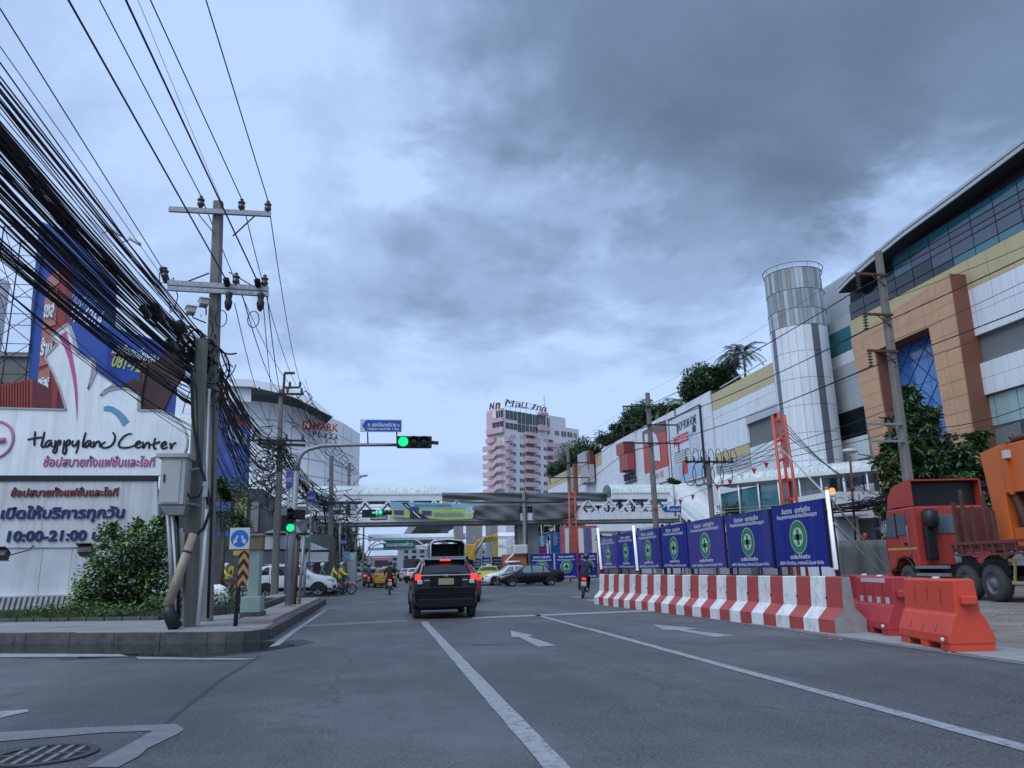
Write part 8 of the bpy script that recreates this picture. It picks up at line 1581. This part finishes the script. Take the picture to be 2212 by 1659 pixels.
gd = thing('gantry_board', 'long grey shop board spanning between the pillar and the signal posts', 'sign', PY(615, 1187, 33.5)); a, b = PY(563, 1187, 33.5), PY(668, 1155, 33.5); part('board', MB().box(a.x, b.x, 33.5, 33.7, a.z, b.z), M_wall, gd); part('lower_edge', MB().box(a.x, b.x, 33.45, 33.75, a.z-.08, a.z), M_dark, gd); part('upper_edge', MB().box(a.x, b.x, 33.45, 33.75, b.z, b.z+.08), M_dark, gd); mb = MB(); p_ = [(570, 1155), (600, 1144), (640, 1138), (650, 1155)]; mb.prism([(PY(*v, 33.6).x, PY(*v, 33.6).z + .08) for v in p_], (0, 33.6, 0), (1, 0, 0), (0, 0, 1), (0, .1, 0)); part('pediment', mb, M_wall, gd); part('emblem', MB().cbox(PY(663, 1172, 33.45), .3, .03, .45), pm('emblem_dull_green', (.08, .18, .13), .6, .3, 8), gd)
for px in (594, 660): xx = PY(px, 1200, 33.6).x; part('leg', MB().tube([(xx, 33.6, 0), (xx, 33.6, a.z)], .06, 8), M_steel, gd)
# bush before the sign wall, shrubs, sack
rd = random.Random(17); bb0 = Vector((-6.95, 24.6, .3)); bu = thing('bush', 'dense green bush growing before the opening hours sign', 'bush', bb0); mb = MB()
blobs = []
for x, y, r_ in ((270, 1262, 62), (225, 1275, 46), (320, 1255, 48), (262, 1215, 46), (318, 1205, 44), (345, 1230, 40), (230, 1240, 34), (300, 1175, 34), (340, 1180, 30), (255, 1165, 24), (345, 1150, 20), (205, 1300, 36), (290, 1300, 50), (345, 1290, 44), (240, 1150, 15), (300, 1148, 17), (183, 1262, 14), (190, 1285, 16), (172, 1310, 15), (213, 1215, 14), (248, 1135, 9), (305, 1132, 10), (347, 1130, 11), (352, 1122, 7), (226, 1180, 10), (178, 1322, 14)):
    c_ = PY(x, y, 24.6 + rd.uniform(-.5, .5)); blobs.append((c_, r_*24.6/1661)); mb.tube([bb0 + Vector((rd.uniform(-.2, .2), 0, 0)), bb0.lerp(c_, .5) + Vector((rd.uniform(-.1, .1), 0, .1)), c_], [.03, .02, .008], 5)
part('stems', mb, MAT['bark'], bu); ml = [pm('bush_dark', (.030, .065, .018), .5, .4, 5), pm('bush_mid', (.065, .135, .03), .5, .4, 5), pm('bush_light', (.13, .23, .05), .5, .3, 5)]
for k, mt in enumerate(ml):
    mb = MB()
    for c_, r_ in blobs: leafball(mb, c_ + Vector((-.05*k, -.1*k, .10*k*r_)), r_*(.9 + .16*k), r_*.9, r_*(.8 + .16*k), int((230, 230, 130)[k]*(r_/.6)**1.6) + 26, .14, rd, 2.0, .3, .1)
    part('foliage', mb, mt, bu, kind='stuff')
def shrub(lab, c_, rx, rz, n, sz, seed, mats=None):
    rd2 = random.Random(seed); c_ = Vector(c_); t = thing('shrub', lab, 'shrub', (c_.x, c_.y, .25)); mb = MB()
    for k in range(6): mb.tube([(c_.x + rd2.uniform(-.1, .1), c_.y, .25), c_ + Vector((rd2.uniform(-rx, rx)*.7, 0, rd2.uniform(0, rz)*.6))], .01, 4)
    part('stems', mb, MAT['bark'], t)
    for k, mt in enumerate(mats or ml): mb = MB(); leafball(mb, c_ + Vector((0, 0, .04*k)), rx, rx*.8, rz, int(n*(1, .9, .4)[k]), sz, rd2); part('foliage', mb, mt, t, kind='stuff')
for k in range(7):
    shrub(['low ground shrub at the foot of the big bush', 'low ground shrub in front of the striped border', 'shrub between the poles and the pillar', 'pale shrub beside the pillar plinth', 'dark shrub behind the pole pair', 'trailing shrub along the bed edge', 'small shrub by the leaning duct'][k], [(-7.5, 22.4, .42), (-8.6, 22.9, .38), (-4.7, 23.4, .5), (-4.15, 23.7, .55), (-5.3, 24.2, .6), (-6.4, 21.6, .38), (-5.6, 21.9, .45)][k], [.6, .5, .45, .5, .6, .6, .4][k], [.22, .2, .32, .34, .4, .2, .28][k], 260, .085, 50+k)
sk_ = thing('sack', 'crumpled white sack lying behind the poles', 'sack', PZ(463, 1318, .3)); mb = MB(); c_ = PZ(465, 1312, .3); rd3 = random.Random(2); mb.ball((c_.x, c_.y, .55), .38, .3, .42, 14, 10); mb.v = [(x + rd3.uniform(-.02, .02), y + rd3.uniform(-.02, .02), max(.28, z + rd3.uniform(-.03, .03))) for x, y, z in mb.v]; part('cloth', mb, M_white, sk_)
tree('street_tree', 'thin dark tree behind the pole pair', Vector((PY(480, 1200, 37).x, 37, 0)), 3.4, [((0, 0, 4.2), .9, .9, 1.2), ((.6, 0, 3.2), .7, .7, .8), ((-.3, .2, 5.0), .6, .6, .7)], ml[:2], 2200, .15, 66)
# ------------------------------------------------------------------ farther poles of the left pavement, their tangles and lines
LP = [(607, 48.0, 842, 'rusty-armed concrete pole with a nest of cables', 2), (716, 54.0, 985, 'bare concrete pole left of the footbridge', 0), (754, 72.0, 1000, 'second bare pole left of the footbridge', 0), (770, 95.0, 1060, 'far pole beyond the footbridge', 1), (786, 130.0, 1120, 'farthest pole on the left pavement', 1)]
lpo = []
for px, Y, top, lab, kind in LP:
    xx = atx(px - (8 if px < 650 else 2), Y); tz = PY(px, top, Y); t = thing('utility_pole', lab, 'utility pole', (xx, Y, .1), 'utility poles along the left pavement'); squarepole(t, xx, Y, .0, tz.z, .38, .26, (tz.x-xx, 0)); lpo.append((t, tz, Y))
    if kind:
        for dz, l in ((-.3, 1.4), (-3.2, 1.6)) if kind == 2 else ((-.3, 1.2),): part('crossarm', MB().beam((tz.x-l, Y-.2, tz.z+dz), (tz.x+l, Y-.2, tz.z+dz), .12, .12), M_dark, t); [insulator_pin(Vector((tz.x+l*s, Y-.2, tz.z+dz+.05)), t) for s in (-.9, .3, .9)]
t0, z0_, Y0 = lpo[0]
a, b, c_ = PY(615, 806, Y0), PY(637, 806, Y0), PY(612, 848, Y0); part('gallows_arm', MB().beam(a, b, .14, .14).beam(a, c_, .14, .14).beam(PY(612, 837, Y0), PY(648, 837, Y0), .12, .12), M_rust, t0)
for px in (626, 648): insulator_pin(PY(px, 836, Y0-.1), t0)
part('crossarm', MB().beam(PY(560, 958, Y0-.2), PY(660, 962, Y0-.2), .16, .16), M_dark, t0)
for i, (x, y, rx, rz, n) in enumerate(((604, 950, .5, .6, 40), (585, 1005, .8, 1.1, 90), (572, 1040, 1.0, .7, 80), (596, 1075, .9, .5, 50))): tangle(PY(x, y, Y0-.3), rx, .25, rz, n, .022, ['nest of black cable on the rusty-armed pole', 'great hanging tangle of cables below the rusty arm', 'coils of cable over the shop roof', 'lowest coils of cable by the signal mast'][i], 30+i)
for i, (x, y, Y, rx, rz, n) in enumerate(((700, 1092, 56, .9, .7, 60), (714, 1125, 58, .6, 1.2, 80), (728, 1155, 66, .9, 1.8, 120), (765, 1185, 85, .9, 1.8, 70))): tangle(PY(x, y, Y), rx, .4, rz, n, .03, ['cables tangled beside the footbridge end', 'cables hanging under the footbridge end', 'dark mass of cables under the footbridge', 'dark cables far down the pavement'][i], 40+i)
G5 = 'lines running on down the street'
for (p0, p1, r_) in ((top_ins[0], (626, 830), .014), (top_ins[1], (640, 832), .014), (top_ins[2], (650, 830), .014), (low_ins[1], (605, 850), .016), (low_ins[2], (612, 870), .016), (low_ins[2] + Vector((0, 0, -.8)), (598, 900), .012), (low_ins[1] + Vector((0, 0, -.8)), (590, 930), .012)):
    e = PY(*p1, Y0-.2); solo('power_line', MB().tube(sag(Vector(p0) + Vector((0, 0, .34)), e, .55, 14), r_, 5), M_cable, 'black power line running from the tall pole to the rusty-armed pole', 'power line', e, G5)
rb = random.Random(33)
def swoop(a, b, n, sp, r_, sg, lab):
    mb = MB()
    for _ in range(n): o1 = Vector((rb.gauss(0, sp), 0, rb.gauss(0, sp*1.6))); o2 = Vector((rb.gauss(0, sp*1.4), 0, rb.gauss(0, sp*2.2))); mb.tube(sag(Vector(a) + o1, Vector(b) + o2, sg + rb.uniform(-.3, .5), 12), r_*rb.choice((.6, 1, 1.4)), 4, cap=False)
    solo('cable_bundle', mb, M_cable, lab, 'cable bundle', b, 'cable bundles running on down the street')
swoop(endp(445, 765), PY(600, 960, Y0), 30, .14, .016, .5, 'sagging bundle of cables from the tall pole to the next'); swoop(endp(445, 800), PY(596, 1000, Y0), 22, .18, .014, 1.0, 'lower sagging bundle of cables from the tall pole to the next'); swoop(endp(445, 860), PY(570, 1040, Y0), 12, .2, .014, 1.2, 'loose low cables behind the tall pole')
swoop(PY(605, 960, Y0), PY(715, 1075, 54), 26, .2, .02, .6, 'bundle of cables reaching the bare pole'); swoop(PY(605, 1000, Y0), PY(745, 1100, 66), 18, .25, .02, 1.0, 'bundle of cables reaching the footbridge end'); swoop(PY(618, 880, Y0), PY(760, 1020, 72), 10, .35, .016, .7, 'spread of lines passing the red plaza logo'); swoop(PY(650, 835, Y0), PY(765, 1010, 80), 4, .3, .018, .6, 'upper lines passing the red plaza logo')
M_cl = pm('spreader_dark', (.03, .03, .033), .6, 0)
for k in range(8):
    f = (k+.7)/8; p_ = PY(650 + 110*f, 840 + 175*f + 12*math.sin(3*f), Y0 + 30*f); mb = MB(); s = .45; mb.beam(p_ + Vector((-s, 0, 0)), p_ + Vector((0, 0, s)), .05, .05).beam(p_ + Vector((0, 0, s)), p_ + Vector((s, 0, 0)), .05, .05).beam(p_ + Vector((s, 0, 0)), p_ + Vector((0, 0, -s)), .05, .05).beam(p_ + Vector((0, 0, -s)), p_ + Vector((-s, 0, 0)), .05, .05); solo('cable_spreader', mb, M_cl, 'diamond cable spreader on the lines before the plaza', 'cable spreader', p_, 'cable spreaders before the plaza')
# ------------------------------------------------------------------ shops behind the SUV
shp = thing('corner_shop', 'corner shop with a white awning and ribbed roof behind the SUV', 'shop', (-7, 52, 0)); a, b = PY(640, 1240, 52), PY(712, 1195, 52)
part('wall', MB().box(a.x-8, b.x, 52, 60, 0, 3.6), pm('shop_dark_wall', (.10, .10, .10), .8, .3, .6), shp); q = [PY(*v, 51.4) for v in ((640, 1193), (711, 1193), (709, 1213), (640, 1212))]; mb = MB(); mb.prism([(v.x, v.z) for v in q], (0, 50.6, 0), (1, 0, 0), (0, 0, 1), (0, .8, 0)); part('awning', mb, pm('awning_white', (.50, .51, .52), .7, .08, 1, streak=.2), shp)
for k in range(12): xx = q[0].x + (q[1].x-q[0].x)*(k+.5)/12; part('awning_scallop', MB().tube([(xx, 50.59, q[3].z), (xx, 50.59, q[3].z-.12)], .12, 8), MAT['awning_white'], shp)
mb = MB(); rq = [PY(*v, 52) for v in ((640, 1190), (650, 1170), (672, 1172), (712, 1188))]; mb.prism([(v.x, v.z) for v in rq], (0, 51, 0), (1, 0, 0), (0, 0, 1), (0, 6, 0)); part('gable', mb, M_grey_sheet, shp)
for k in range(8): xx = rq[1].x + (rq[3].x-rq[1].x)*k/8; part('gable_rib', MB().box(xx-.03, xx+.03, 50.96, 51, rq[0].z, rq[1].z - (rq[1].z-rq[3].z)*k/8), M_clad2, shp)
cn = thing('canopy_roof', 'white rounded canopy of the station stairs behind the signal', 'canopy', (PY(600, 1150, 58).x, 58, 0)); mb = MB(); a, b = PY(590, 1160, 58), PY(700, 1150, 58); mb.grid(lambda u, v: Vector((a.x + (b.x-a.x)*u, 58 + 3*v, 3.2 + 2.2*math.sin(math.pi*min(1, .08 + u*.5)) )), [i/16 for i in range(17)], [0, .5, 1]); o = part('shell', mb, M_white, cn); o.modifiers.new('th', 'SOLIDIFY').thickness = .25; part('column', MB().tube([(a.x+.5, 59, 0), (a.x+.5, 59, 4)], .18, 10), M_conc, cn)
bl = thing('shop_building', 'dark shop building with signs behind the pole pair', 'building', (-16, 56, 0)); part('wall', MB().box(-26, PY(560, 1200, 56).x, 56, 64, 0, 7), pm('dim_wall', (.10, .10, .105), .8, .4, .4), bl)
for k, (x0, y0, x1, y1, c_) in enumerate(((465, 1085, 500, 1105, (.10, .17, .35)), (505, 1075, 535, 1140, (.35, .33, .16)), (468, 1148, 497, 1168, (.05, .12, .42)), (468, 1170, 497, 1186, (.45, .45, .47)), (540, 1085, 560, 1150, (.25, .24, .22)), (462, 1190, 520, 1200, (.30, .30, .31)))): p_, q = PY(x0, y1, 55.9), PY(x1, y0, 55.9); part('shop_board', MB().box(p_.x, q.x, 55.8, 56, p_.z, q.z), pm('board_c%d' % k, c_, .6, .2, 2), bl)
sgb = thing('yellow_banner', 'yellow shop banner behind the scooter rider', 'banner', PY(495, 1260, 50)); p_, q = PY(482, 1250, 50), PY(505, 1222, 50); part('cloth', MB().box(p_.x, q.x, 50, 50.04, p_.z, q.z), pm('banner_yellow', (.55, .45, .03), .6, .1), sgb); part('post', MB().tube([(p_.x, 50.1, 0), (p_.x, 50.1, q.z)], .03, 6), M_steel, sgb); lettering('A4', M_black, sgb, ((p_.x+q.x)/2, 49.98, (p_.z+q.z)/2), .45, .4, 0, .004)
for x0, y0, x1, y1, Y, lab, cN, s_ in ((662, 1064, 683, 1084, 50, 'rounded blue street plate among the cables', (.03, .07, .30), 'แฮปปี้แลนด์'), (617, 1016, 634, 1053, 33, 'small violet street plate on the signal mast', (.10, .09, .40), 'ลาดพร้าว'), (733, 1164, 750, 1178, 60, 'dark blue plate hung under the cables', (.01, .05, .25), 'ซอย'), (742, 1192, 756, 1212, 62, 'pale blue no-stopping plate on the pavement', (.22, .38, .55), 'ห้าม')):
    p_, q = PY(x0, y1, Y), PY(x1, y0, Y); t = thing('street_plate', lab, 'sign', ((p_.x+q.x)/2, Y, p_.z)); part('plate', MB().box(p_.x, q.x, Y, Y+.05, p_.z, q.z), pm('plate_' + str(x0), cN, .5, .1, 3), t, .03); part('post', MB().tube([((p_.x+q.x)/2, Y+.1, 0), ((p_.x+q.x)/2, Y+.1, q.z)], .05, 6), M_steel, t); lettering(s_, M_wtext, t, ((p_.x+q.x)/2, Y-.02, (p_.z+q.z)/2), (q.x-p_.x)*.75, (q.z-p_.z)*.4, 0, .005)
pbd = thing('notice_board', 'tall grey notice board on the far pavement', 'notice board', (PY(757, 1240, 63).x, 63, .16)); p_, q = PY(750, 1258, 63), PY(770, 1193, 63); part('board', MB().box(p_.x, q.x, 63, 63.15, .16, q.z), M_clad2, pbd); part('header', MB().box(p_.x+.1, q.x-.1, 62.97, 63, q.z-.6, q.z-.15), M_grey_sheet, pbd)
# signals and green sign by the footbridge
t = thing('traffic_signal', 'countdown and signal lamps hung below the footbridge', 'traffic signal', PY(800, 1110, 58)); p_, q = PY(782, 1118, 58), PY(812, 1101, 58); part('counter', MB().box(p_.x, q.x, 57.8, 58.1, p_.z, q.z), M_black, t); p2, q2 = PY(804, 1109, 57.75), PY(811, 1107, 57.75); part('digit', MB().box(p2.x, q2.x, 57.74, 57.79, p2.z, q2.z+.05), M_gled, t); p_, q = PY(816, 1112, 58), PY(847, 1103, 58); part('case', MB().box(p_.x, q.x, 57.8, 58.1, p_.z, q.z), M_black, t)
for k, mt in enumerate((M_gled, M_lens, M_lens)): cc_ = Vector((p_.x + (q.x-p_.x)*(.18+.32*k), 57.78, (p_.z+q.z)/2)); part('lens', MB().tube([cc_, cc_ + Vector((0, -.02, 0))], .14, 14), mt, t)
part('arm', MB().tube([PY(735, 1122, 58), PY(755, 1112, 58), PY(785, 1108, 58)], .07, 6), M_steel, t); xx = PY(735, 1122, 58).x; part('pole', MB().tube([(xx, 58, 0), PY(735, 1122, 58)], .09, 8), M_steel, t)
t = thing('road_sign', 'green direction sign hanging below the footbridge', 'sign', PY(818, 1124, 60)); p_, q = PY(800, 1124, 60), PY(837, 1112, 60); part('plate', MB().box(p_.x, q.x, 60, 60.06, p_.z, q.z), MAT['sign_green'], t); part('hanger', MB().tube([((p_.x+q.x)/2, 60.1, q.z), ((p_.x+q.x)/2, 68.5, 6.2)], .03, 4), M_steel, t); lettering('ถนนนวมินทร์', M_wtext, t, ((p_.x+q.x)/2, 59.97, (p_.z+q.z)/2), (q.x-p_.x)*.85, .22, 0, .005, 0, .02)
# lamp arms, far buildings and trees down the street
for k, (px, py, Y, lab) in enumerate(((772, 1065, 75, 'bent street lamp before the plaza wall'), (815, 1083+70, 100, 'bent street lamp under the footbridge'))):
    tip = PY(px + 12, py - 38 if k == 0 else py + 20, Y); bx_ = PY(px - 22, py + 40, Y); t = thing('street_lamp', lab, 'street lamp', (bx_.x, Y, 0)); part('arm', MB().tube([(bx_.x, Y, 0), (bx_.x, Y, tip.z*.62), (bx_.x*.6 + tip.x*.4, Y, tip.z*.93), tip], .09, 6), M_steel, t); mb = MB(); mb.ball(tip, .5, .2, .16, 10, 6); part('head', mb, M_grey_sheet, t)
rd = random.Random(4)
for k in range(7):
    Y = 78 + k*26; x1 = -6.5 - rd.uniform(0, 2); h_ = rd.uniform(7, 12); t = thing('shophouse', ['grey shophouse beside the footbridge stairs', 'cream shophouse beyond the plaza corner', 'dull shophouse with closed shutters', 'tall narrow shophouse down the street', 'brown shophouse far down the street', 'pale shophouse far down the street', 'last shophouse before the bend'][k], 'building', (x1, Y, 0)); part('wall', MB().box(x1-14, x1, Y, Y+24, 0, h_), pm('shophouse_%d' % k, [(.2, .2, .2), (.3, .28, .24), (.16, .16, .17), (.24, .22, .22), (.2, .15, .12), (.33, .33, .34), (.2, .2, .22)][k], .8, .2, .4, streak=.4), t)
    for j in range(3):
        for i in range(5): yy = Y + 2 + i*4.4; part('window', MB().box(x1, x1+.06, yy, yy+2.2, 3.8 + j*2.6, 5.4 + j*2.6) if 5.4 + j*2.6 < h_ else MB().box(x1, x1+.06, yy, yy+2.2, .4, 2.6), M_gdark, t)
for k in range(5): tree('street_tree', 'dark street tree far down the left pavement', Vector((-4.6 - (k % 2), 88 + k*22, .1)), 3.5, [((0, 0, 5.2), 1.9, 1.9, 1.6), ((.8, .6, 4.2), 1.4, 1.4, 1.2)], ml[:2], 900, .4, 90+k, 'street trees down the left pavement')
for k in range(9):
    x = -90 + k*42; Y = 420 + rd.uniform(0, 120); h_ = rd.uniform(9, 18); t = thing('distant_building', 'pale low building on the horizon beyond the viaduct', 'building', (x, Y, 0), 'buildings on the horizon'); part('wall', MB().box(x-24, x+24, Y, Y+30, 0, h_), pm('horizon_wall_%d' % (k % 3), [(.25, .26, .28), (.3, .29, .29), (.2, .22, .25)][k % 3], .9, .2, .05), t)  # three plain wall greys used in turn
    for j in range(int(h_/3.2)):
        for i in range(9): part('window', MB().box(x-21 + i*4.6, x-18.6 + i*4.6, Y-.1, Y, 1.2 + j*3.2, 2.8 + j*3.2), M_gdark, t)
